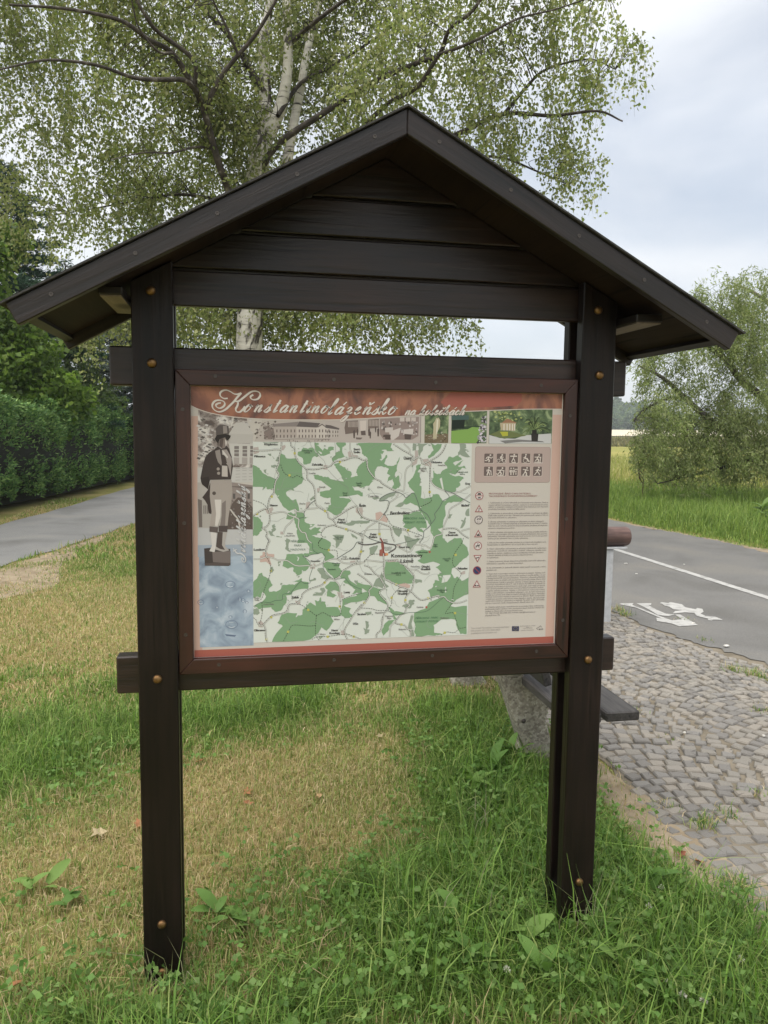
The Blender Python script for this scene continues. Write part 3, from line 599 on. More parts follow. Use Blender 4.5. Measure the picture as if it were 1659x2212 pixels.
def glyph(pr, ch, place, col, lay, thick, thin, mark=None):
    st, adv = GL[ch]; st = list(st)
    if mark == 'a': st.append([(.55, 1.28), (.8, 1.68)])
    if mark == 'c': st.append([(.28, 1.62), (.45, 1.3), (.85, 1.66)])
    if mark == 'C': st.append([(.7, 2.85), (.9, 2.5), (1.3, 2.85)])
    for s_ in st:
        P = spline(s_, 7); P = np.stack([P[:, 0] + P[:, 1] * .56, P[:, 1]], -1); Q = place(P); d = np.gradient(P, axis=0); d /= np.linalg.norm(d, axis=1)[:, None] + 1e-9
        down = np.clip(-(d @ np.array([.49, .87])), 0, 1); w = thin + (thick - thin) * down ** 1.2; pr.ribbon(Q, w, col, lay)
MARK = {'á': ('a', 'a'), 'ň': ('n', 'c'), 'č': ('c', 'c'), 'Š': ('S', 'C'), 'ý': ('y', 'a')}
def script(pr, tile, letters, xh, base, off=(0, 0), col=(208, 200, 190), lay=8, thick=.0056, thin=.0029):
    for ch, x in letters:
        g, mk = MARK.get(ch, (ch, None)); glyph(pr, g, lambda P: S(tile, np.stack([x + P[:, 0] * xh + off[0], base(x) - P[:, 1] * xh + off[1]], -1)), col, lay, thick, thin, mk)
T5L = [('o', 628), ('n', 745), ('s', 868), ('t', 960), ('a', 1052), ('n', 1160), ('t', 1278), ('i', 1360), ('n', 1418), ('o', 1535)]
T6L = [('l', 15), ('á', 92), ('z', 205), ('e', 305), ('ň', 395), ('s', 500), ('k', 572), ('o', 680)]
T6S = [('n', 868), ('a', 928), ('k', 1028), ('o', 1092), ('l', 1152), ('e', 1192), ('č', 1240), ('k', 1290), ('á', 1358), ('c', 1420), ('h', 1468)]
KS = [[(445, 155), (400, 156), (362, 132), (355, 95), (385, 65), (430, 58), (475, 75), (520, 102), (562, 106), (605, 92)], [(605, 92), (560, 140), (520, 190), (470, 240), (420, 285), (360, 312), (310, 305), (270, 270), (265, 225), (295, 187), (345, 176), (395, 190), (410, 220), (395, 250), (355, 270), (320, 260), (305, 235), (330, 215), (365, 208)],
      [(745, 112), (715, 135), (722, 160), (755, 172), (802, 160), (828, 120), (815, 85), (770, 70), (720, 80), (670, 115), (620, 155), (580, 185), (545, 192), (525, 185)], [(530, 182), (565, 200), (560, 240), (540, 280), (550, 310), (585, 316), (620, 290), (650, 250)]]
ti = Print()
for off, col, lay in (((2, 3), (92, 56, 50), 7), ((0, 0), (207, 198, 188), 8.2)):
    for K in KS:
        P = spline(K, 7) + np.array(off); d = np.gradient(P, axis=0); d /= np.linalg.norm(d, axis=1)[:, None] + 1e-9; dn = np.abs(d @ np.array([-.6, .8])) ** 2
        ti.ribbon(S(5, P), .0027 + .0029 * dn, col, lay)
    script(ti, 5, T5L, 82, lambda x: 314 + (x - 650) * .018, off, col, lay); script(ti, 6, T6L, 82, lambda x: 324, off, col, lay); script(ti, 6, T6S, 50, lambda x: 330, off, col, lay, .0042, .0024)
ti.build('title_lettering')
# ---- left strip: sepia picture, statue, water
def quad(t, x0, y0, x1, y1): return S(t, [(x0, y0), (x1, y0), (x1, y1), (x0, y1)])
SEP = noise_mat('sepia_foliage_print', [(0.36, (0.11, 0.085, 0.078)), (0.5, (0.30, 0.26, 0.245)), (0.62, (0.62, 0.585, 0.555))], 46, 6, .42, spec=.35, dist=.5)
BLUE = noise_mat('water_print', [(0.3, (0.17, 0.215, 0.29)), (0.5, (0.29, 0.36, 0.45)), (0.72, (0.47, 0.53, 0.60))], 16, 7, .42, spec=.35, dist=1.0)
zl = float(S(7, [(95, 60)])[0][0]); zr = float(S(7, [(842, 1000)])[0][0])
zw = float(S(7, [(400, 1950)])[0][1]); zm = float(S(7, [(400, 1570)])[0][1]); zbl = float(S(10, [(400, 1110)])[0][1]); zs_ = float(S(7, [(400, 760)])[0][1])
a_ = Print(); a_.poly([(zl, zs_), (zr, zs_)] + [(p[0], p[1]) for p in bl[::-1] if zl <= p[0] <= zr], (150, 140, 130), 3); a_.build('sepia_garden_picture', None, SEP)
a_ = Print(); a_.poly([(zl, zbl), (zr, zbl), (zr, zw), (zl, zw)], (150, 160, 175), 3); a_.build('water_picture', None, BLUE)
st = Print()
sp = lambda pts, c, l: st.poly([tuple(p) for p in S(7, pts)], c, l)
sp([(100, 760), (842, 760), (842, 960), (100, 960)], (186, 182, 176), 3); sp([(100, 960), (560, 960), (560, 1570), (100, 1570)], (170, 163, 156), 3)
sp([(560, 960), (842, 1000), (842, 1590), (500, 1590)], (138, 126, 120), 3.2); sp([(560, 1010), (842, 1020), (842, 1050), (560, 1020)], (105, 95, 90), 3.6)
sp([(500, 1590), (520, 1380), (560, 1250), (640, 1160), (740, 1180), (842, 1300), (842, 1590)], (92, 80, 75), 3.7)
for x in (575, 700, 770): sp([(x, 1110), (x + 32, 1110), (x + 32, 1180), (x, 1180)], (90, 85, 82), 3.8)
sp([(105, 1570), (842, 1585), (842, 1790), (105, 1800)], (178, 176, 174), 3); sp([(105, 1800), (842, 1790), (842, 1960), (105, 1960)], (150, 158, 168), 2.9)
sp([(105, 1180), (160, 1200), (165, 1560), (120, 1560)], (110, 100, 95), 3.5); sp([(165, 1210), (235, 1240), (280, 1400), (280, 1560), (165, 1560)], (165, 158, 150), 3.6)
for x in (180, 205, 230): sp([(x, 1270), (x + 14, 1262), (x + 14, 1380), (x, 1380)], (110, 102, 98), 3.9)
rr_ = np.random.default_rng(5)
for k in range(60):
    x, y = rr_.uniform(510, 830), rr_.uniform(1200, 1570); s_ = rr_.uniform(6, 20); c = rr_.choice([70, 110, 140]); sp([(x - s_, y), (x, y - s_), (x + s_, y), (x, y + s_ * .8)], (c, c - 8, c - 12), 4 + .005 * k)
for k in range(150):
    x, y = rr_.uniform(105, 840), rr_.uniform(100, 640)
    if 320 < x < 560 and y > 180: continue
    s_ = rr_.uniform(10, 30); c = rr_.choice([88, 118, 186, 196]); sp([(x - s_, y), (x - s_ * .3, y - s_ * .7), (x + s_, y - s_ * .2), (x + s_ * .4, y + s_ * .6)], (c, c - 6, c - 10), 3.3 + .003 * k)
# pavilion
sp([(520, 310), (560, 250), (610, 170), (690, 155), (750, 175), (800, 240), (845, 320)], (186, 180, 173), 4.2); sp([(520, 310), (842, 318), (842, 440), (525, 440)], (178, 172, 165), 4.1)
sp([(520, 440), (842, 445), (842, 720), (560, 710)], (190, 185, 178), 4); 
for x in (592, 702, 805):
    sp([(x, 475), (min(x + 62, 842), 475), (min(x + 62, 842), 615), (x, 610)], (120, 112, 108), 4.4)
    for yy in (515, 562): sp([(x, yy), (min(x + 62, 842), yy), (min(x + 62, 842), yy + 10), (x, yy + 10)], (185, 180, 172), 4.5)
    sp([(x - 8, 625), (min(x + 66, 842), 628), (min(x + 66, 842), 715), (x - 8, 710)], (160, 152, 146), 4.4)
for yy in (775, 805, 850, 890, 930): st.dash(S(7, [(610, yy), (830, yy - 8)]), .0012, (150, 145, 140), 4.4, .012, .006)
# statue
sp([(165, 1160), (240, 1060), (270, 960), (300, 1390), (250, 1370), (235, 1260), (200, 1200)], (62, 52, 50), 4.9)
sp([(255, 560), (330, 520), (370, 480), (420, 510), (490, 470), (520, 510), (560, 620), (575, 740), (548, 920), (270, 925), (235, 1050), (150, 960), (140, 900), (170, 740), (205, 620)], (62, 53, 51), 5)
sp([(335, 540), (400, 520), (425, 700), (420, 740), (375, 690), (350, 620)], (140, 130, 124), 5.4); sp([(425, 525), (490, 520), (560, 640), (545, 880), (510, 740), (470, 690), (430, 600)], (150, 140, 134), 5.4)
sp([(430, 530), (450, 540), (510, 620), (500, 640), (440, 580)], (196, 188, 180), 5.6); sp([(428, 735), (500, 740), (505, 885), (425, 880)], (180, 170, 162), 5.6); sp([(430, 590), (470, 600), (495, 700), (430, 735)], (70, 60, 57), 5.5)
for c in ((377, 780), (383, 838)): st.disc(S(7, [c])[0], .0042, (150, 140, 132), 5.8)
sp([(140, 905), (250, 880), (262, 950), (240, 1050), (160, 985)], (50, 42, 41), 5.3)
sp([(400, 375), (490, 360), (495, 440), (465, 500), (430, 510), (395, 470)], (128, 115, 108), 5.3); sp([(400, 375), (450, 372), (440, 450), (430, 510), (395, 470)], (88, 76, 72), 5.5); sp([(470, 390), (492, 385), (495, 440), (478, 480), (470, 440)], (196, 186, 178), 5.6)
sp([(330, 380), (360, 320), (450, 305), (545, 335), (535, 370), (490, 410), (470, 360), (400, 380), (372, 440)], (44, 38, 37), 5.9); sp([(350, 330), (345, 240), (380, 200), (450, 190), (515, 210), (520, 260), (515, 312), (440, 318)], (88, 80, 77), 6); sp([(440, 205), (490, 205), (500, 300), (445, 310)], (140, 130, 124), 6.2)
sp([(275, 930), (555, 925), (570, 1080), (555, 1200), (520, 1400), (500, 1545), (400, 1540), (425, 1400), (420, 1250), (380, 1540), (265, 1550), (290, 1350), (265, 1150)], (158, 148, 140), 5.1)
sp([(330, 1190), (420, 1190), (410, 1420), (370, 1545), (335, 1540), (350, 1380)], (198, 190, 182), 5.3); sp([(430, 1240), (480, 1200), (480, 1350), (470, 1540), (405, 1540), (425, 1400)], (120, 110, 105), 5.3); st.disc(S(7, [(323, 1105)])[0], .005, (80, 70, 66), 5.5)
sp([(262, 1548), (378, 1560), (370, 1635), (260, 1620)], (92, 82, 79), 5.4); sp([(385, 1540), (505, 1540), (500, 1625), (385, 1620)], (78, 68, 66), 5.4)
sp([(275, 1625), (360, 1635), (345, 1840), (330, 1895), (260, 1880), (295, 1810)], (196, 190, 184), 5.2); sp([(375, 1622), (500, 1625), (470, 1760), (475, 1820), (530, 1870), (450, 1890), (345, 1860), (350, 1800)], (165, 158, 152), 5.2); sp([(372, 1622), (440, 1625), (430, 1800), (470, 1865), (400, 1850), (350, 1820)], (78, 68, 65), 5.4)
sp([(190, 1845), (280, 1835), (540, 1850), (545, 2060), (520, 2080), (200, 2075)], (66, 58, 56), 5); sp([(300, 1890), (545, 1880), (545, 2040), (310, 2030)], (112, 102, 98), 5.15); sp([(200, 2045), (540, 2030), (545, 2065), (520, 2080), (200, 2075)], (84, 74, 71), 5.1)
st.ribbon(spline(S(7, [(540, 1320), (600, 1400), (640, 1450), (670, 1560)]), 6), .004, (186, 178, 170), 5.5)
st.build('statue_picture')
# drops in the water
for (x, y, a, b) in ((460, 592, 40, 28), (472, 925, 50, 34), (612, 645, 14, 10), (540, 712, 14, 14), (568, 725, 16, 14), (582, 815, 16, 12), (462, 862, 14, 10), (215, 740, 26, 20), (598, 742, 12, 10), (350, 780, 10, 8)):
    wd = Print(); P = [(x + a * math.cos(k * math.pi / 8), y + b * math.sin(k * math.pi / 8)) for k in range(16)]; wd.ribbon(S(10, P), .0012, (92, 105, 128), 4, True); wd.ribbon(S(10, [(x - a * .5, y + b * .55), (x, y + b * .78), (x + a * .5, y + b * .55)]), .0016, (205, 210, 214), 4.3)
    wd.ribbon(S(10, [(x - a * .4, y - b * .5), (x + a * .3, y - b * .55)]), .001, (200, 206, 212), 4.3); wd.build('water_drop')
wd = Print(); wd.poly([tuple(p) for p in S(10, [(415, 1005), (510, 1015), (500, 1028), (430, 1022)])], (98, 110, 130), 4); wd.build('water_ripple')
vt = Print()
def vplace(x, base_y, xh):                  # lettering that climbs the strip: advance upwards
    return lambda P: S(7, np.stack([base_y[0] - P[:, 1] * xh, x - P[:, 0] * xh], -1))
for off, col, lay in ((2.5, (110, 104, 104), 7), (0, (196, 194, 192), 8)):
    y = 2010
    for ch in 'Šviháklázeňský':
        g, mk = MARK.get(ch, (ch, None)); xh = 58; 
        if ch == 'l' and y < 1700 and y > 1500: y -= 8
        glyph(vt, g, vplace(y + off, (745 + off,), xh), col, lay, .0032, .002, mk); y -= GL[g][1] * xh * 1.36
vt.build('vertical_lettering')
# ---- top strip: old town view, cafe, three park pictures
tp = Print()
q = lambda t, pts, c, l: tp.poly([tuple(p) for p in S(t, pts)], c, l)
q(5, [(850, 415), (1659, 420), (1659, 668), (760, 664), (800, 560)], (178, 168, 160), 3); q(6, [(0, 395), (120, 390), (500, 372), (1050, 345), (1045, 640), (0, 632)], (176, 165, 158), 3)
q(5, [(865, 480), (940, 470), (990, 520), (1010, 640), (880, 640)], (128, 114, 108), 3.4)
for k in range(70):
    x, y = rr_.uniform(770, 1010), rr_.uniform(430, 640); s_ = rr_.uniform(6, 18); c = rr_.choice([96, 120, 160]); q(5, [(x - s_, y), (x, y - s_ * .8), (x + s_, y), (x, y + s_ * .8)], (c, c - 10, c - 16), 3.6 + .004 * k)
q(5, [(980, 490), (1270, 488), (1270, 610), (1010, 620)], (172, 160, 152), 3.8); q(5, [(960, 488), (1000, 455), (1285, 430), (1255, 488)], (132, 122, 118), 3.9)
q(5, [(1255, 488), (1290, 428), (1540, 448), (1500, 500)], (96, 88, 86), 4.1); q(5, [(1255, 490), (1500, 500), (1500, 625), (1262, 612)], (186, 175, 166), 4); q(5, [(1490, 500), (1560, 455), (1620, 498), (1620, 625), (1495, 625)], (192, 182, 173), 4.2)
q(5, [(1490, 500), (1560, 455), (1620, 498), (1600, 496), (1560, 470), (1515, 498)], (110, 100, 96), 4.4); q(5, [(1610, 470), (1659, 485), (1659, 520), (1625, 512)], (98, 90, 87), 4); q(5, [(1620, 515), (1659, 520), (1659, 622), (1620, 625)], (180, 170, 162), 4)
q(6, [(0, 440), (60, 450), (150, 480), (150, 570), (0, 582)], (182, 172, 164), 4); q(6, [(0, 435), (60, 442), (155, 475), (150, 492), (0, 470)], (96, 88, 86), 4.2)
for x in list(range(1020, 1250, 42)) + list(range(1285, 1490, 38)) + [1525, 1560, 1598, 1635]:
    for y0, y1 in ((522, 556), (585, 618)): q(5, [(x, y0), (x + 13, y0), (x + 13, y1), (x, y1)], (104, 94, 90), 4.6)
for x in (15, 45, 78, 108, 132):
    for y0, y1 in ((500, 528), (545, 568)): q(6, [(x, y0), (x + 10, y0), (x + 10, y1), (x, y1)], (104, 94, 90), 4.6)
tp.ribbon(S(5, [(1010, 640), (1300, 632), (1659, 640)]), .0012, (130, 118, 112), 4.5)
for k in range(16): x, y = rr_.uniform(1050, 1650), rr_.uniform(635, 655); q(5, [(x, y), (x + 5, y), (x + 5, y + 16), (x, y + 16)], (84, 74, 70), 4.7)
q(6, [(225, 395), (360, 388), (365, 520), (220, 540), (210, 470)], (112, 98, 92), 3.5); q(6, [(470, 380), (590, 372), (590, 470), (470, 480)], (118, 104, 98), 3.5)
for x in range(250, 350, 14): q(6, [(x, 400), (x + 7, 400), (x + 7, 462), (x, 464)], (172, 160, 152), 3.8)
for x in range(478, 580, 16): q(6, [(x, 385), (x + 9, 385), (x + 9, 450), (x, 452)], (168, 156, 148), 3.8)
q(6, [(380, 395), (450, 390), (445, 500), (385, 510)], (196, 184, 176), 3.7)
for (x, y, s_) in ((305, 510, 1.2), (345, 495, .9), (470, 490, 1.1), (485, 525, 1.0), (570, 490, 1.2), (545, 470, .8)): q(6, [(x, y), (x + 12 * s_, y - 18 * s_), (x + 20 * s_, y), (x + 16 * s_, y + 62 * s_), (x + 4 * s_, y + 62 * s_)], (88, 76, 72), 4.2)
q(6, [(335, 575), (410, 578), (390, 598), (340, 596)], (110, 98, 94), 4.1); q(6, [(390, 505), (440, 500), (445, 550), (395, 552)], (96, 84, 80), 4.1)
q(6, [(600, 372), (1030, 350), (1025, 560), (960, 600), (640, 600), (600, 540)], (140, 124, 118), 3.4)
for x in (820, 885, 945): q(6, [(x, 358), (x + 50, 356), (x + 50, 400), (x, 402)], (188, 176, 168), 3.8)
for k in range(60):
    x, y = rr_.uniform(620, 1010), rr_.uniform(400, 560); s_ = rr_.uniform(5, 15); c = rr_.choice([84, 100, 186, 196, 150]); q(6, [(x - s_, y + s_), (x - s_ * .4, y - s_), (x + s_ * .5, y - s_), (x + s_, y + s_)], (c, c - 10, c - 14), 4 + .005 * k)
q(6, [(655, 470), (745, 465), (740, 590), (725, 600), (700, 520), (660, 520)], (190, 180, 174), 4.6); q(6, [(740, 500), (830, 470), (810, 560), (745, 610), (722, 610)], (192, 182, 176), 4.65); q(6, [(860, 490), (970, 480), (965, 545), (860, 535)], (194, 184, 178), 4.6)
q(6, [(655, 545), (720, 545), (715, 600), (660, 598)], (84, 72, 68), 4.7); q(6, [(870, 540), (950, 545), (940, 600), (875, 596)], (88, 76, 72), 4.7)
q(6, [(1048, 345), (1052, 345), (1052, 636), (1048, 636)], (110, 102, 98), 4.4)
tp.build('sepia_town_picture')
GRN = noise_mat('park_foliage_print', [(0.32, (0.03, 0.045, 0.03)), (0.5, (0.10, 0.15, 0.075)), (0.68, (0.30, 0.37, 0.20))], 42, 6, .42, spec=.35, dist=.6)
def clipped(px0, px1, py1, tile=8):        # a picture whose upper edge follows the banner
    a = S(tile, [(px0, py1), (px1, py1)]); x0, x1 = a[0][0], a[1][0]
    top = [(x, float(np.interp(x, bl[:, 0], bl[:, 1])) + .001) for x in np.linspace(x1, x0, 8)]
    return [tuple(a[0]), tuple(a[1])] + top
pk = Print()
for (x0, x1, y1) in ((155, 422, 424), (454, 850, 428), (876, 1580, 434)): pk.poly(clipped(x0, x1, y1), (90, 100, 80), 3)
pk.build('park_pictures', None, GRN)
pd = Print()
d8 = lambda pts, c, l: pd.poly([tuple(p) for p in S(8, pts)], c, l)
d8([(157, 330), (420, 320), (420, 422), (157, 422)], (112, 98, 78), 3.6)
for k in range(45): x, y = rr_.uniform(165, 405), rr_.uniform(300, 415); s_ = rr_.uniform(4, 14); c = rr_.choice([62, 90, 160, 176]); d8([(x - s_, y), (x, y - s_ * .4), (x + s_, y), (x, y + s_ * .4)], (c, c - 6, c - 22), 3.8 + .004 * k)
d8([(270, 180), (285, 145), (315, 140), (330, 170), (328, 240), (300, 300), (290, 380), (250, 375), (255, 250), (250, 210)], (178, 168, 140), 4.3); d8([(290, 160), (310, 160), (300, 300), (285, 330)], (206, 200, 180), 4.4)
d8([(456, 290), (640, 270), (690, 245), (790, 255), (770, 340), (745, 426), (456, 424)], (124, 158, 82), 3.7); d8([(456, 110), (650, 115), (650, 165), (456, 165)], (70, 92, 88), 3.6); d8([(460, 168), (605, 165), (600, 265), (460, 268)], (28, 38, 32), 3.8)
d8([(600, 238), (790, 235), (790, 252), (690, 246), (640, 270), (600, 270)], (50, 66, 46), 3.75)
for k in range(70): y = rr_.uniform(130, 420); x = rr_.uniform(max(752, 800 - .25 * (y - 130)), 846); s_ = rr_.uniform(6, 16); c = rr_.choice([70, 150, 196, 204]); d8([(x - s_, y), (x, y - s_), (min(x + s_, 849), y), (x, y + s_)], (c, c - 8, c), 4 + .004 * k)
d8([(880, 335), (1000, 370), (1170, 378), (1280, 340), (1575, 320), (1575, 432), (880, 432)], (190, 188, 186), 3.6); d8([(885, 330), (1000, 285), (1140, 300), (1300, 345), (1200, 358), (1050, 378)], (104, 112, 70), 3.9); d8([(1000, 300), (1090, 300), (1090, 345), (1030, 350)], (170, 168, 62), 4.1)
d8([(1000, 200), (1180, 195), (1175, 215), (1165, 290), (1010, 280)], (176, 160, 132), 4); d8([(1020, 200), (1080, 150), (1190, 200)], (150, 110, 84), 4.2)
for x in (1040, 1075, 1105, 1135, 1160): d8([(x, 212), (x + 10, 212), (x + 10, 285), (x, 285)], (214, 208, 196), 4.3)
d8([(1350, 320), (1432, 320), (1425, 408), (1355, 405)], (46, 42, 40), 4.2); d8([(1000, 400), (1200, 385), (1480, 405), (1500, 418), (1250, 412), (1060, 430)], (120, 118, 116), 3.8); d8([(1360, 280), (1412, 280), (1412, 330), (1360, 330)], (36, 34, 30), 4.3)
for k in range(46):
    a = rr_.uniform(-.2, 3.3); l = rr_.uniform(60, 180); x, y = 1386, 275; ex, ey = x + l * math.cos(a), y - l * math.sin(a) * .95
    if ex > 1565 or ey < 70: continue
    pd.ribbon(spline(S(8, [(x, y), (x + .6 * l * math.cos(a), y - l * .75 * math.sin(a) - 8), (ex, ey + 26)]), 4), .0028, random.choice([(96, 112, 70), (132, 146, 92), (54, 64, 40)]), 4.4 + .004 * k)
for k in range(50): x, y = rr_.uniform(940, 1240), rr_.uniform(75, 190); s_ = rr_.uniform(8, 20); c = random.choice([(150, 160, 96), (176, 182, 120), (80, 92, 50)]); d8([(x - s_, y), (x, y - s_ * .7), (x + s_, y), (x, y + s_ * .7)], c, 3.4 + .004 * k)
pd.build('park_picture_details')
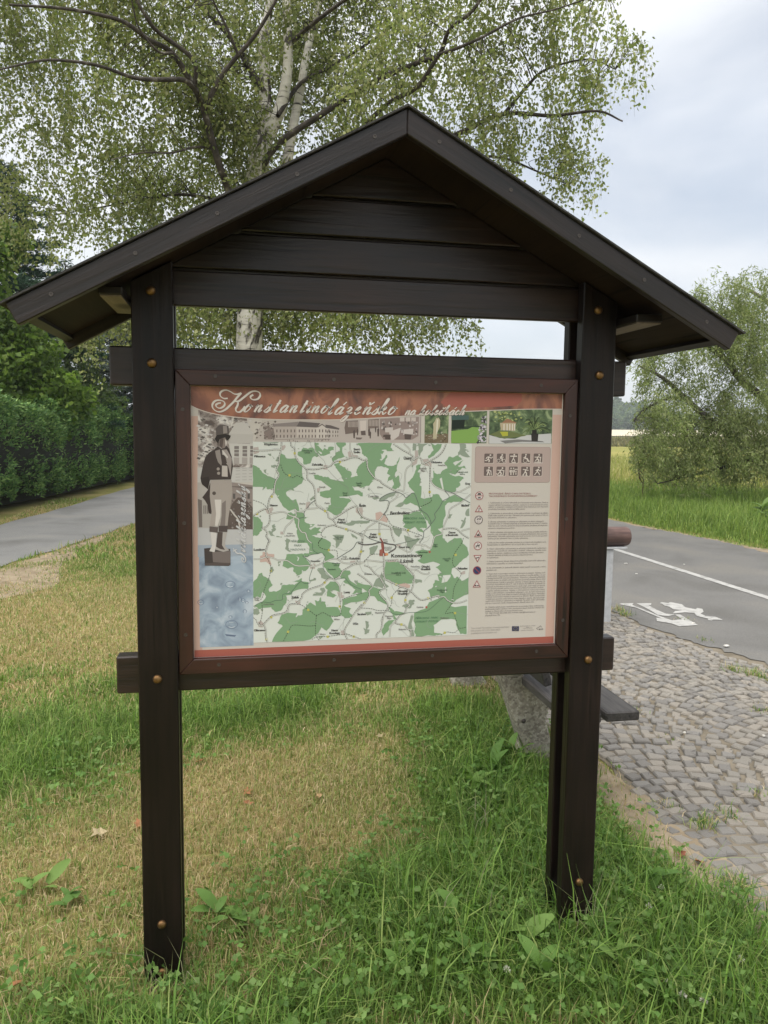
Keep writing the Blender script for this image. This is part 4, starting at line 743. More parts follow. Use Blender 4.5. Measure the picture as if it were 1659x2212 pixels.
# ---- map
MAPG, MAPGR, MAPW = (122, 152, 116), (138, 149, 132), (202, 204, 196)
mp_ = Print(); corners = [S(1, [(42, 55)])[0], S(2, [(1650, 85)])[0], S(4, [(1592, 1392)])[0], S(3, [(50, 1560)])[0]]
MX0 = float(corners[0][0] + corners[3][0]) / 2; MX1 = float(corners[1][0] + corners[2][0]) / 2; MZ1 = float(corners[0][1] + corners[1][1]) / 2; MZ0 = float(corners[2][1] + corners[3][1]) / 2
rect(mp_, MX0, MX1, MZ0, MZ1, MAPW, 4); mp_.build('map_sheet')
mclip = lambda P: np.stack([np.clip(P[:, 0], MX0, MX1), np.clip(P[:, 1], MZ0, MZ1)], -1)
FOR = {1: [[(455, 225), (520, 265), (540, 300), (700, 300), (720, 345), (775, 395), (765, 500), (770, 560), (790, 600), (760, 670), (640, 740), (650, 775), (590, 760), (530, 800), (545, 850), (620, 915), (680, 900), (715, 1000), (725, 1070), (700, 1075), (660, 1040), (580, 1075), (500, 1020), (440, 930), (410, 880), (380, 830), (345, 760), (370, 640), (420, 570), (425, 500), (395, 470), (430, 370), (435, 280)],
           [(40, 395), (90, 410), (140, 440), (175, 500), (260, 560), (350, 590), (380, 610), (360, 680), (355, 740), (260, 755), (230, 715), (200, 760), (190, 720), (40, 715)], [(45, 1150), (120, 1160), (160, 1200), (190, 1260), (170, 1320), (180, 1360), (140, 1390), (120, 1430), (45, 1445)],
           [(700, 205), (760, 180), (775, 140), (850, 160), (900, 140), (945, 155), (960, 210), (1000, 250), (1030, 260), (990, 280), (940, 270), (910, 300), (890, 370), (830, 390), (790, 395), (775, 300), (700, 250)], [(945, 65), (1000, 70), (1015, 130), (1070, 190), (1090, 150), (1140, 170), (1150, 135), (1235, 135), (1230, 180), (1170, 200), (1180, 230), (1130, 245), (1090, 260), (1040, 265), (985, 215), (960, 180)],
           [(1275, 60), (1400, 65), (1410, 110), (1360, 130), (1360, 220), (1380, 260), (1420, 280), (1330, 300), (1240, 330), (1220, 350), (1200, 300), (1250, 260), (1255, 215), (1310, 205), (1320, 150), (1260, 80)],
           [(930, 550), (1000, 540), (1080, 575), (1150, 570), (1210, 610), (1300, 625), (1380, 640), (1350, 590), (1310, 500), (1260, 440), (1240, 380), (1330, 360), (1310, 400), (1400, 430), (1440, 480), (1490, 500), (1500, 540), (1480, 580), (1530, 570), (1590, 550), (1560, 510), (1590, 440), (1659, 350), (1659, 720), (1540, 720), (1500, 715), (1540, 770), (1620, 780), (1659, 800), (1659, 860), (1580, 830), (1480, 850), (1310, 865), (1330, 880), (1460, 890), (1490, 920), (1440, 970), (1380, 1060), (1330, 1110), (1270, 1140), (1200, 1100), (1130, 1070), (1160, 990), (1195, 980), (1190, 880), (1120, 880), (1030, 850), (1030, 790), (1150, 770), (1200, 745), (1060, 640), (1020, 625), (950, 600)],
           [(550, 1110), (600, 1090), (650, 1120), (690, 1090), (800, 1110), (790, 1170), (870, 1160), (800, 1190), (820, 1240), (880, 1270), (960, 1270), (930, 1300), (870, 1330), (900, 1350), (960, 1310), (1050, 1320), (1010, 1360), (1060, 1400), (990, 1410), (910, 1440), (970, 1460), (1060, 1465), (1090, 1480), (1130, 1548), (870, 1548), (700, 1548), (720, 1490), (690, 1400), (700, 1340), (660, 1250), (650, 1170), (600, 1200), (530, 1190)],
           [(310, 400), (380, 395), (400, 420), (370, 445), (310, 430)], [(370, 330), (410, 270), (430, 300), (410, 350)], [(200, 470), (245, 455), (235, 500), (250, 525), (215, 510)], [(255, 235), (310, 225), (315, 270), (285, 260)], [(325, 265), (360, 300), (350, 310)], [(880, 900), (940, 860), (950, 900), (900, 925)], [(270, 1370), (340, 1330), (320, 1290), (370, 1260), (360, 1300), (385, 1350), (330, 1400), (370, 1450), (310, 1440)], [(390, 1440), (475, 1450), (470, 1465), (390, 1455)], [(1215, 1430), (1390, 1430), (1350, 1548), (1310, 1548), (1290, 1480)], [(1480, 1400), (1590, 1470), (1570, 1490), (1500, 1440)], [(1370, 1260), (1480, 1240), (1500, 1215), (1659, 1215), (1659, 1250), (1560, 1260), (1500, 1290), (1380, 1270)], [(180, 60), (420, 60), (400, 75), (260, 80)]],
       2: [[(0, 75), (490, 75), (470, 140), (520, 190), (420, 190), (410, 170), (340, 175), (380, 200), (345, 240), (320, 215), (340, 260), (345, 300), (310, 310), (350, 320), (370, 300), (420, 240), (425, 275), (400, 310), (380, 370), (430, 400), (520, 400), (560, 380), (590, 290), (610, 260), (590, 340), (560, 440), (535, 530), (540, 570), (590, 540), (600, 600), (620, 680), (590, 720), (540, 740), (490, 720), (520, 680), (500, 590), (440, 620), (420, 640), (440, 570), (470, 545), (420, 510), (450, 450), (400, 420), (350, 410), (290, 410), (250, 460), (250, 560), (235, 610), (190, 650), (150, 690), (100, 700), (50, 720), (0, 700), (0, 420), (70, 360), (110, 330), (150, 310), (130, 280), (90, 260), (60, 200), (40, 130), (0, 95)],
           [(860, 390), (910, 380), (890, 450), (860, 490), (900, 500), (890, 560), (910, 600), (890, 680), (920, 700), (910, 860), (960, 880), (1030, 860), (1080, 840), (1080, 810), (1160, 810), (1180, 830), (1220, 900), (1260, 910), (1300, 870), (1390, 820), (1470, 860), (1540, 880), (1500, 920), (1380, 920), (1290, 940), (1260, 1000), (1270, 1080), (1240, 1180), (1240, 1290), (1160, 1310), (1220, 1370), (1240, 1460), (1300, 1515), (1080, 1515), (1100, 1420), (1060, 1370), (1050, 1260), (990, 1180), (930, 1080), (900, 1060), (880, 1000), (800, 950), (760, 930), (700, 960), (640, 930), (700, 860), (780, 800), (820, 780), (740, 700), (720, 640), (790, 570), (830, 470), (840, 400)],
           [(655, 1110), (760, 1090), (830, 1060), (920, 1060), (930, 1100), (980, 1180), (1000, 1250), (990, 1310), (930, 1290), (960, 1360), (900, 1350), (830, 1280), (760, 1320), (660, 1280), (690, 1240), (650, 1190)],
           [(1085, 470), (1120, 510), (1190, 520), (1220, 470), (1290, 440), (1240, 360), (1270, 330), (1310, 270), (1380, 280), (1440, 250), (1500, 310), (1370, 360), (1400, 400), (1520, 320), (1450, 420), (1530, 400), (1570, 450), (1500, 430), (1440, 490), (1400, 530), (1350, 510), (1300, 510), (1360, 540), (1500, 560), (1530, 580), (1460, 640), (1480, 680), (1420, 720), (1420, 760), (1370, 790), (1250, 760), (1180, 740), (1110, 700), (1060, 620), (1090, 570)],
           [(790, 80), (840, 85), (835, 180), (785, 185)], [(860, 80), (1010, 82), (940, 130), (920, 200), (890, 270), (865, 180)], [(1060, 85), (1110, 110), (1150, 85), (1210, 90), (1190, 150), (1090, 260), (1020, 300), (1010, 260), (1090, 180)], [(1460, 85), (1550, 90), (1560, 140), (1530, 160), (1590, 170), (1540, 190), (1620, 280), (1560, 280), (1470, 240), (1440, 260), (1440, 210), (1470, 160)],
           [(330, 870), (450, 800), (560, 790), (520, 840), (440, 860), (370, 910), (310, 910)], [(200, 860), (300, 850), (330, 870), (240, 890)], [(500, 1290), (640, 1310), (640, 1370), (600, 1430), (550, 1390)], [(530, 985), (620, 930), (700, 930), (650, 980), (560, 990)], [(670, 1395), (780, 1440), (840, 1500), (720, 1515)], [(0, 1190), (180, 1190), (170, 1220), (50, 1240), (0, 1220)], [(1540, 1170), (1560, 1140), (1560, 1210), (1520, 1290), (1480, 1310)], [(1570, 1040), (1610, 1010), (1615, 1120), (1580, 1130), (1555, 1110)], [(1310, 1110), (1370, 1095), (1340, 1150), (1290, 1170)]],
       3: [[(180, 510), (200, 560), (290, 600), (310, 640), (340, 690), (280, 750), (290, 790), (390, 790), (460, 750), (470, 700), (580, 680), (660, 690), (720, 650), (620, 640), (720, 620), (770, 590), (770, 640), (870, 650), (860, 750), (760, 750), (640, 790), (620, 830), (530, 850), (550, 880), (540, 960), (500, 1000), (480, 1050), (400, 1090), (330, 1050), (320, 1020), (210, 1030), (130, 1050), (60, 1000), (160, 950), (230, 890), (240, 860), (190, 790), (160, 880), (110, 860), (50, 880), (50, 650), (110, 590), (130, 530)],
           [(540, 240), (640, 230), (770, 225), (820, 250), (790, 270), (870, 350), (890, 400), (840, 470), (770, 500), (740, 540), (700, 550), (640, 490), (640, 430), (560, 450), (480, 410), (490, 350), (530, 300)], [(850, 0), (1060, 0), (1190, 60), (1195, 110), (1160, 200), (1250, 270), (1230, 300), (1110, 345), (1105, 270), (1060, 215), (1000, 235), (900, 240), (840, 275), (780, 260), (810, 220), (870, 225), (880, 130), (820, 40)],
           [(1090, 350), (1220, 360), (1330, 380), (1310, 430), (1370, 480), (1330, 560), (1250, 600), (1190, 540), (1130, 470), (1090, 420)], [(1010, 440), (1080, 440), (1110, 500), (1200, 590), (1140, 620), (1060, 590), (1050, 540), (1000, 480)], [(540, 0), (600, 30), (570, 90), (560, 150), (620, 200), (570, 195), (520, 160), (530, 90)],
           [(1190, 640), (1280, 640), (1340, 700), (1340, 800), (1290, 780), (1240, 770), (1190, 780), (1230, 820), (1290, 850), (1230, 880), (1140, 860), (1150, 760), (1110, 720)], [(1040, 740), (1100, 730), (1120, 780), (1070, 850), (930, 850), (960, 800), (1060, 800)], [(1370, 480), (1480, 480), (1490, 520), (1450, 560), (1500, 640), (1659, 740), (1659, 810), (1500, 830), (1560, 760), (1480, 700), (1380, 640), (1420, 600), (1340, 590), (1350, 520)],
           [(560, 1100), (700, 1110), (680, 1170), (720, 1140), (780, 1130), (780, 1060), (840, 1000), (900, 950), (980, 1000), (960, 920), (1020, 930), (1050, 870), (1060, 940), (1120, 940), (1130, 1020), (1300, 1020), (1330, 1060), (1350, 1150), (1260, 1160), (1200, 1150), (1245, 1230), (1190, 1310), (1140, 1370), (1060, 1320), (1020, 1400), (970, 1440), (900, 1500), (600, 1530), (330, 1535), (400, 1400), (490, 1300), (410, 1250), (450, 1170), (470, 1130)],
           [(1370, 910), (1659, 820), (1659, 930), (1500, 950), (1390, 990), (1500, 1040), (1470, 1090), (1530, 1150), (1480, 1180), (1400, 1180), (1350, 1130)], [(1010, 1460), (1110, 1440), (1040, 1500)], [(50, 1040), (130, 1050), (150, 1100), (110, 1140), (50, 1120)], [(420, 340), (460, 350), (440, 410), (415, 410)], [(300, 430), (340, 420), (360, 470), (330, 510), (300, 500)], [(880, 620), (980, 590), (980, 620), (900, 640)], [(1220, 0), (1350, 0), (1320, 100), (1270, 150), (1270, 60)], [(1540, 630), (1590, 620), (1640, 700), (1590, 700)]],
       4: [[(930, 170), (1050, 180), (1080, 130), (1110, 0), (1230, 0), (1300, 70), (1400, 0), (1500, 0), (1520, 80), (1590, 140), (1610, 240), (1500, 340), (1440, 400), (1370, 440), (1360, 510), (1400, 580), (1460, 560), (1510, 620), (1610, 570), (1610, 810), (1440, 890), (1350, 980), (1420, 1000), (1590, 980), (1590, 1390), (1500, 1390), (1450, 1290), (1420, 1180), (1350, 1170), (1220, 1180), (1110, 1260), (1120, 1370), (1240, 1390), (1120, 1415), (850, 1425), (830, 1350), (850, 1280), (820, 1200), (830, 1080), (920, 1040), (1010, 1000), (1040, 930), (1200, 870), (1150, 830), (1060, 850), (1020, 760), (1100, 700), (1120, 610), (1190, 620), (1160, 530), (1220, 500), (1130, 420), (1200, 380), (1100, 340), (960, 370), (870, 330), (930, 280), (830, 200)],
           [(410, 340), (530, 340), (600, 350), (690, 420), (780, 520), (820, 560), (800, 650), (700, 660), (590, 670), (530, 640), (420, 590), (390, 560), (390, 440)], [(720, 0), (900, 0), (840, 90), (760, 180), (710, 100)], [(170, 150), (240, 110), (300, 110), (270, 180), (240, 230), (180, 240)],
           [(0, 640), (100, 670), (210, 690), (300, 730), (380, 740), (330, 790), (420, 880), (440, 980), (380, 940), (300, 910), (250, 840), (180, 840), (130, 900), (0, 910), (0, 810), (150, 770), (60, 720), (0, 700)], [(270, 600), (330, 560), (390, 690), (370, 730), (300, 700), (230, 700)], [(440, 990), (510, 1020), (540, 1060), (640, 1070), (740, 1080), (640, 1110), (540, 1120), (590, 1180), (530, 1170), (520, 1110)],
           [(460, 1190), (550, 1190), (480, 1260), (450, 1350), (380, 1415), (360, 1340), (390, 1260)], [(780, 1120), (820, 1130), (790, 1240), (820, 1330), (830, 1420), (780, 1420), (740, 1290)], [(750, 900), (820, 890), (810, 960), (760, 1020), (720, 1010), (650, 990), (690, 960), (740, 960)], [(840, 590), (940, 610), (935, 645), (830, 640)], [(120, 1070), (210, 1060), (210, 1100), (150, 1120)], [(120, 1200), (170, 1210), (170, 1290), (130, 1320)], [(120, 1320), (185, 1320), (175, 1370), (110, 1390)], [(350, 480), (380, 560), (400, 640), (460, 700), (430, 720), (380, 650), (330, 560)]]}
fo = Print(); kk = 0
for t, L_ in FOR.items():
    for P in L_:
        area = np.ptp([p[0] for p in P]) * np.ptp([p[1] for p in P]); kk += 1
        fo.poly([tuple(p) for p in mclip(S(t, jag(P, 5, 3, kk)))], MAPG if area > 40000 else MAPGR, 5 + .006 * kk)
for t, P in ((4, [(1220, 650), (1240, 540), (1350, 530), (1350, 560), (1300, 630)]), (3, [(690, 265), (730, 290), (710, 340), (700, 330), (712, 295)]), (1, [(1000, 190), (1050, 210), (1060, 240), (1030, 230)]), (2, [(850, 100), (870, 120), (875, 180), (858, 170)]), (2, [(1180, 590), (1210, 570), (1240, 740), (1220, 740)]), (4, [(1270, 720), (1285, 700), (1290, 780), (1275, 790)]), (4, [(1450, 1300), (1500, 1390), (1420, 1370)])): fo.poly([tuple(p) for p in mclip(S(t, P))], MAPW, 5.9)
rq = np.random.default_rng(33)
for t, L_ in FOR.items():
    for P in L_:
        for k in range(max(1, len(P) // 4)):
            c = np.array(P[rq.integers(len(P))]) + rq.normal(0, 34, 2); m_ = rq.integers(5, 9); a0_ = np.sort(rq.uniform(0, 6.28, m_)); rad = rq.uniform(6, 26, m_)
            kk += 1; fo.poly([tuple(p) for p in mclip(S(t, [(c[0] + q_ * math.cos(a), c[1] + .75 * q_ * math.sin(a)) for a, q_ in zip(a0_, rad)]))], MAPGR if rq.uniform() < .65 else MAPW, 5.95 + .004 * (kk % 60))
fo.build('map_woodland')
URB = {1: [[(45, 140), (120, 130), (125, 160), (130, 215), (50, 240)], [(460, 120), (510, 100), (525, 130), (490, 180), (460, 180)], [(225, 1050), (330, 1015), (345, 1050), (320, 1080), (330, 1130), (250, 1110)], [(1435, 210), (1490, 180), (1520, 250), (1585, 255), (1580, 275), (1450, 285)], [(1085, 400), (1140, 400), (1140, 465), (1080, 460)], [(1560, 1030), (1659, 1020), (1659, 1160), (1560, 1090)], [(830, 945), (890, 940), (870, 1010), (880, 1050), (820, 1040)], [(985, 740), (1035, 735), (1020, 790), (990, 795)], [(450, 1375), (510, 1380), (500, 1420), (450, 1415)]],
       2: [[(260, 1080), (330, 1060), (380, 1100), (440, 1160), (430, 1220), (340, 1190), (265, 1200)], [(820, 180), (860, 180), (870, 260), (850, 370), (780, 410), (770, 370), (820, 330)], [(930, 310), (1010, 300), (1060, 370), (1060, 420), (960, 390)], [(0, 1010), (60, 1000), (85, 1060), (40, 1090)]],
       3: [[(150, 260), (185, 250), (190, 200), (260, 210), (270, 230), (360, 235), (360, 275), (290, 300), (320, 390), (300, 395), (240, 345), (150, 355)], [(1290, 800), (1370, 800), (1360, 840), (1400, 850), (1380, 890), (1320, 880)], [(120, 1240), (170, 1220), (205, 1260), (190, 1320), (130, 1310)], [(1350, 1370), (1400, 1360), (1410, 1430), (1380, 1440), (1345, 1400)], [(670, 920), (750, 940), (740, 980), (690, 970)], [(900, 390), (970, 375), (960, 450), (890, 450)], [(1480, 340), (1560, 330), (1550, 360), (1480, 360)]],
       4: [[(590, 670), (700, 650), (770, 680), (760, 720), (610, 720)], [(430, 310), (600, 300), (560, 340), (440, 350)], [(1490, 500), (1560, 470), (1560, 520), (1500, 530)], [(555, 90), (640, 90), (600, 130)]]}
ub = Print()
for t, L_ in URB.items():
    for P in L_: ub.poly([tuple(p) for p in mclip(S(t, P))], (188, 163, 152) if (t, L_.index(P)) in ((2, 0), (3, 0), (4, 0)) else (176, 164, 157), 6.2)
ub.poly([tuple(p) for p in S(4, [(340, 70), (380, 80), (390, 200), (440, 240), (400, 260), (320, 260), (320, 170), (350, 160)])], (150, 92, 82), 6.25)
ub.disc(S(4, [(425, 233)])[0], .0042, (205, 140, 96), 6.4)
for c in ((4, 1045, 200), (4, 1005, 1000)): ub.disc(S(c[0], [(c[1], c[2])])[0], .0036, (165, 80, 74), 6.4, 6)
ub.build('map_villages')
W_, G_, D_, DK_, TE_ = 'white', 'thin', 'dash', 'dark', 'teal'
ROADS = [(1, 'WD', [(465, 60), (455, 180), (430, 280), (425, 370), (390, 470), (425, 550), (375, 640), (355, 760), (350, 810), (290, 890), (265, 1030), (290, 1090), (290, 1230), (240, 1310), (180, 1320), (230, 1350), (260, 1410), (240, 1440), (290, 1520), (265, 1548)]), (3, 'WD', [(265, 0), (290, 40), (255, 120), (235, 230), (260, 290)]), (3, 'D', [(260, 290), (310, 420), (300, 520), (270, 620), (220, 740), (190, 860), (160, 910)]), (1, 'WD', [(45, 185), (270, 180), (370, 165), (455, 175)]),
         (1, 'WD', [(600, 60), (610, 120), (660, 160), (665, 260), (720, 360), (810, 440), (845, 510), (845, 600), (925, 680), (960, 800), (965, 950), (1010, 1010), (1090, 1060), (1150, 1110), (1160, 1170), (1220, 1200), (1270, 1270), (1285, 1300)]), (1, 'WD', [(815, 450), (940, 460), (1060, 440), (1180, 410), (1240, 350), (1400, 320), (1500, 285), (1600, 290), (1659, 330)]), (2, 'WD', [(10, 285), (90, 320), (125, 310), (150, 450), (250, 580), (330, 620), (350, 650), (500, 740), (570, 770)]),
         (1, 'WD', [(45, 1140), (190, 1050), (265, 1035)]), (1, 'W', [(300, 1110), (490, 1085), (590, 1140), (680, 1150), (660, 1045), (700, 1080), (790, 1075), (840, 1045), (980, 1030), (1010, 1010)]), (1, 'W', [(655, 1160), (600, 1240), (530, 1310), (490, 1410)]), (1, 'W', [(665, 1165), (720, 1200), (715, 1300), (760, 1380), (820, 1400), (850, 1490), (910, 1548)]), (1, 'WD', [(1220, 1195), (1320, 1130), (1480, 1030), (1580, 1005), (1600, 1080), (1659, 1160)]), (2, 'WD', [(10, 1040), (70, 1130), (190, 1180), (300, 1190)]),
         (1, 'WD', [(1060, 1370), (1120, 1310), (1230, 1280), (1290, 1300), (1420, 1340), (1520, 1370), (1659, 1440)]), (2, 'K', [(10, 1365), (90, 1390), (180, 1450), (330, 1500)]), (1, 'W', [(1470, 70), (1470, 160), (1505, 280)]), (1, 'G', [(950, 65), (960, 190), (1020, 270), (1090, 340), (1115, 420)]), (1, 'G', [(1245, 60), (1260, 260), (1210, 290), (1220, 360)]), (1, 'G', [(1150, 470), (1220, 550), (1360, 680), (1440, 730), (1445, 830), (1520, 940), (1590, 1010)]),
         (1, 'D', [(450, 390), (500, 510), (580, 560), (635, 585), (685, 550), (770, 590), (820, 625)]), (1, 'D', [(45, 910), (180, 960), (250, 1025)]), (1, 'D', [(1060, 1380), (1050, 1430), (1080, 1460), (1020, 1520), (1010, 1548)]), (1, 'K', [(970, 910), (890, 970), (800, 1090), (800, 1160), (720, 1180)]),
         (2, 'WD', [(510, 85), (640, 170), (790, 260), (800, 320), (860, 280), (910, 300), (930, 370), (990, 350), (1140, 270), (1220, 190), (1265, 90)]), (2, 'W', [(660, 85), (740, 160), (745, 220)]), (2, 'W', [(780, 310), (770, 380), (690, 470), (670, 740), (640, 760), (590, 750), (570, 770), (570, 850), (450, 940), (430, 1030), (370, 1110), (300, 1190), (160, 1280), (100, 1370), (70, 1500)]), (2, 'W', [(1000, 360), (1040, 420), (1045, 590), (1110, 690), (1230, 750), (1360, 790), (1480, 770), (1630, 690)]), (2, 'D', [(1040, 430), (1035, 800), (1060, 910), (910, 990)]), (2, 'K', [(1250, 760), (1360, 790), (1520, 880), (1620, 935)]),
         (2, 'W', [(1630, 810), (1500, 920), (1340, 1020), (1310, 1120), (1230, 1310), (1220, 1380), (1120, 1420), (1090, 1515)]), (2, 'WD', [(1240, 1310), (1330, 1300), (1430, 1310), (1520, 1390), (1610, 1445)]), (2, 'W', [(1500, 1340), (1620, 1305)]), (2, 'K', [(310, 910), (340, 860), (450, 800), (570, 780), (660, 820), (700, 860), (800, 790), (860, 900), (890, 990), (930, 1050), (1010, 1110), (1060, 1230), (1000, 1310), (960, 1340), (950, 1430), (900, 1510)]), (2, 'K', [(320, 910), (430, 900), (455, 950), (420, 1040), (370, 1110)]),
         (2, 'D', [(390, 1100), (450, 1190), (500, 1260), (720, 1330), (930, 1410)]), (2, 'D', [(390, 1110), (730, 1080), (830, 1050), (920, 1045)]), (2, 'WD', [(310, 1215), (400, 1250), (480, 1290), (500, 1400), (540, 1500)]), (2, 'W', [(310, 1215), (320, 1390), (340, 1500)]), (2, 'K', [(1110, 1100), (1120, 1080), (1180, 1000), (1230, 910), (1320, 850), (1250, 760)]), (2, 'K', [(1065, 1235), (1120, 1160), (1110, 1100)]), (2, 'G', [(695, 1515), (690, 1335), (85, 1335), (85, 1515)]), (4, 'G', [(690, 0), (685, 470), (80, 485), (85, 0)]),
         (3, 'W', [(55, 310), (150, 305), (250, 275), (340, 290), (420, 325), (550, 330), (680, 405), (860, 405), (940, 420), (1090, 360), (1200, 310), (1290, 310), (1380, 365), (1490, 375), (1560, 385), (1659, 370)]), (3, 'WD', [(1560, 385), (1610, 260), (1640, 180), (1650, 60), (1655, 0)]), (3, 'WD', [(1560, 380), (1480, 420), (1370, 490), (1330, 560), (1250, 605), (1170, 600), (1100, 660), (1050, 700), (870, 760), (780, 830), (770, 880), (690, 965), (590, 985), (550, 1080), (470, 1120), (330, 1150), (200, 1280), (150, 1290), (130, 1260)]), (3, 'WD', [(210, 1285), (235, 1340), (240, 1450), (265, 1540)]), (3, 'D', [(55, 1175), (95, 1210), (110, 1260), (130, 1275)]), (3, 'D', [(180, 950), (185, 1100), (155, 1240), (130, 1270)]),
         (3, 'W', [(1230, 600), (1310, 680), (1335, 760), (1335, 950)]), (3, 'D', [(1659, 810), (1480, 860), (1340, 940), (1345, 1130), (1200, 1155), (1080, 1100), (990, 1140), (880, 1070), (760, 985), (690, 975)]), (3, 'D', [(985, 1140), (975, 1420), (1030, 1510)]), (3, 'D', [(980, 1290), (870, 1300), (650, 1285), (590, 1350), (495, 1535)]), (3, 'D', [(920, 1500), (1000, 1460), (1150, 1455), (1420, 1420), (1530, 1450), (1640, 1490)]), (3, 'WD', [(1659, 980), (1560, 1100), (1480, 1230), (1410, 1350), (1420, 1440), (1450, 1495)]),
         (3, 'T', [(840, 0), (920, 80), (930, 170), (1000, 220), (1060, 215), (1110, 270), (1085, 350), (1085, 440), (1130, 510), (1230, 600), (1330, 600), (1400, 590), (1500, 690), (1659, 760)]), (3, 'T', [(1000, 225), (900, 245), (840, 275), (780, 262), (880, 340), (890, 410)]), (3, 'T', [(930, 430), (880, 590), (890, 660), (800, 665), (750, 640), (620, 790), (610, 815), (490, 830), (480, 910), (380, 920), (290, 950), (170, 945), (55, 1010)]), (3, 'K', [(1290, 300), (1400, 230), (1520, 150), (1580, 60), (1659, 65)]), (3, 'D', [(1060, 0), (1010, 80), (1040, 140), (1160, 175), (1280, 185), (1290, 300)]),
         (4, 'B', [(10, 70), (100, 95), (230, 85), (330, 60), (450, 85), (540, 100), (548, 150), (450, 215)]), (4, 'R', [(330, 0), (370, 80), (380, 220)]), (4, 'WD', [(375, 220), (385, 340), (390, 560), (440, 610), (570, 670), (620, 700), (700, 720), (780, 770), (920, 890), (1060, 860), (1180, 830), (1180, 860), (1260, 850), (1310, 900), (1390, 935), (1500, 930), (1590, 897)]), (4, 'WD', [(400, 320), (560, 320), (650, 370), (740, 440), (820, 540), (820, 620), (790, 750), (710, 850), (700, 930), (760, 970), (720, 1010), (690, 1090), (640, 1110), (560, 1210), (590, 1240), (690, 1260), (740, 1320), (780, 1330), (780, 1420)]),
         (4, 'W', [(560, 1210), (490, 1280), (475, 1430)]), (4, 'W', [(740, 450), (850, 460), (940, 510), (1020, 520), (1040, 490)]), (4, 'W', [(10, 345), (100, 350), (130, 320), (380, 345)]), (4, 'D', [(100, 340), (200, 240), (330, 230)]), (4, 'WD', [(100, 390), (180, 420), (250, 500), (320, 560), (400, 690), (400, 730), (320, 790), (440, 940), (440, 1030), (400, 1080), (370, 1200), (350, 1330), (290, 1390), (290, 1440)]), (4, 'WD', [(5, 510), (120, 590), (220, 690), (170, 760), (180, 830), (110, 940), (5, 1060)]), (4, 'D', [(60, 1010), (200, 1020), (300, 1045), (430, 1045)]), (4, 'D', [(610, 720), (510, 840), (500, 950), (450, 1040)]),
         (4, 'T', [(440, 1040), (520, 1090), (620, 1110), (740, 1080), (900, 1075), (1010, 1055), (1100, 990), (1200, 900), (1240, 870)]), (4, 'T', [(540, 95), (700, 60), (830, 30), (930, 10)]), (4, 'W', [(950, 0), (900, 60), (950, 120), (970, 100), (1060, 140), (1110, 0)]), (4, 'W', [(560, 110), (740, 200), (800, 150), (830, 100), (960, 100)]), (4, 'D', [(1530, 0), (1500, 80), (1430, 180), (1380, 290), (1390, 400), (1500, 510), (1450, 620), (1400, 730), (1380, 900), (1350, 980), (1280, 1090), (1390, 1080), (1430, 1170), (1480, 1300), (1580, 1290)]), (4, 'D', [(1480, 1310), (1410, 1370), (1300, 1360), (1210, 1410)])]
rd = Print(); kz = .000198; rq = np.random.default_rng(34)
for k in range(70):
    t = 1 + k % 4; x, y = rq.uniform(100, 1500), rq.uniform(120, 1350); a = rq.uniform(0, 6.28); pts = [(x, y)]
    for q_ in range(4): a += rq.normal(0, .5); x += 60 * math.cos(a); y += 60 * math.sin(a); pts.append((x, y))
    rd.ribbon(mclip(S(t, spline(pts, 4))), 3.5 * kz, (146, 148, 142), 6.42 + .002 * k)
if True: pass                  # metres per tile pixel
for k, (t, st_, P) in enumerate(ROADS):
    Q = mclip(S(t, spline(P, 4))); e = .002 * k
    if 'W' in st_: rd.ribbon(Q, 19 * kz, (118, 116, 110), 6.6 + e * .2); rd.ribbon(Q, 10 * kz, (206, 206, 197), 6.8 + e * .2)
    if 'D' in st_:
        if 'W' in st_: Tn = np.gradient(Q, axis=0); Tn /= np.linalg.norm(Tn, axis=1)[:, None] + 1e-9; Q = Q + np.stack([-Tn[:, 1], Tn[:, 0]], -1) * 8 * kz * -1
        rd.dash(mclip(Q), 7.5 * kz, (48, 45, 40), 7.1, 24 * kz, 12 * kz)
    if st_ == 'G': rd.ribbon(Q, 4 * kz, (128, 126, 120), 6.9)
    if st_ == 'K': rd.ribbon(Q, 9 * kz, (96, 102, 98), 7)
    if st_ == 'T': rd.ribbon(Q, 6 * kz, (74, 94, 82), 7)
    if st_ == 'B': rd.ribbon(Q, 18 * kz, (92, 88, 86), 7.05)
    if st_ == 'R': rd.ribbon(Q, 20 * kz, (128, 66, 62), 7.06)
rd.build('map_roads')
bd = Print()
for t, x, y in [(1, 655, 225), (1, 580, 548), (1, 1322, 352), (1, 105, 1115), (1, 320, 860), (1, 1107, 1075), (1, 1420, 1343), (2, 1037, 778), (2, 730, 1330), (2, 318, 1385), (3, 308, 478), (3, 865, 1060), (3, 568, 1385), (3, 318, 1168), (3, 248, 1497), (3, 1105, 655), (3, 1330, 1010), (3, 1155, 1457), (3, 1540, 1457), (3, 1640, 200), (3, 1165, 175), (4, 52, 195), (4, 565, 670), (4, 500, 860), (4, 700, 897), (4, 1028, 870), (4, 108, 935), (4, 645, 1250), (4, 1420, 243), (4, 1420, 1085), (4, 1272, 1370)]:
    bd.poly([tuple(p) for p in quad(t, x - 16, y - 16, x + 16, y + 16)], (184, 178, 92), 7.4)
bd.build('route_badges')
lb = Print(); INKT, LIGHT, GRNT = (46, 42, 42), (110, 106, 102), (70, 108, 80)
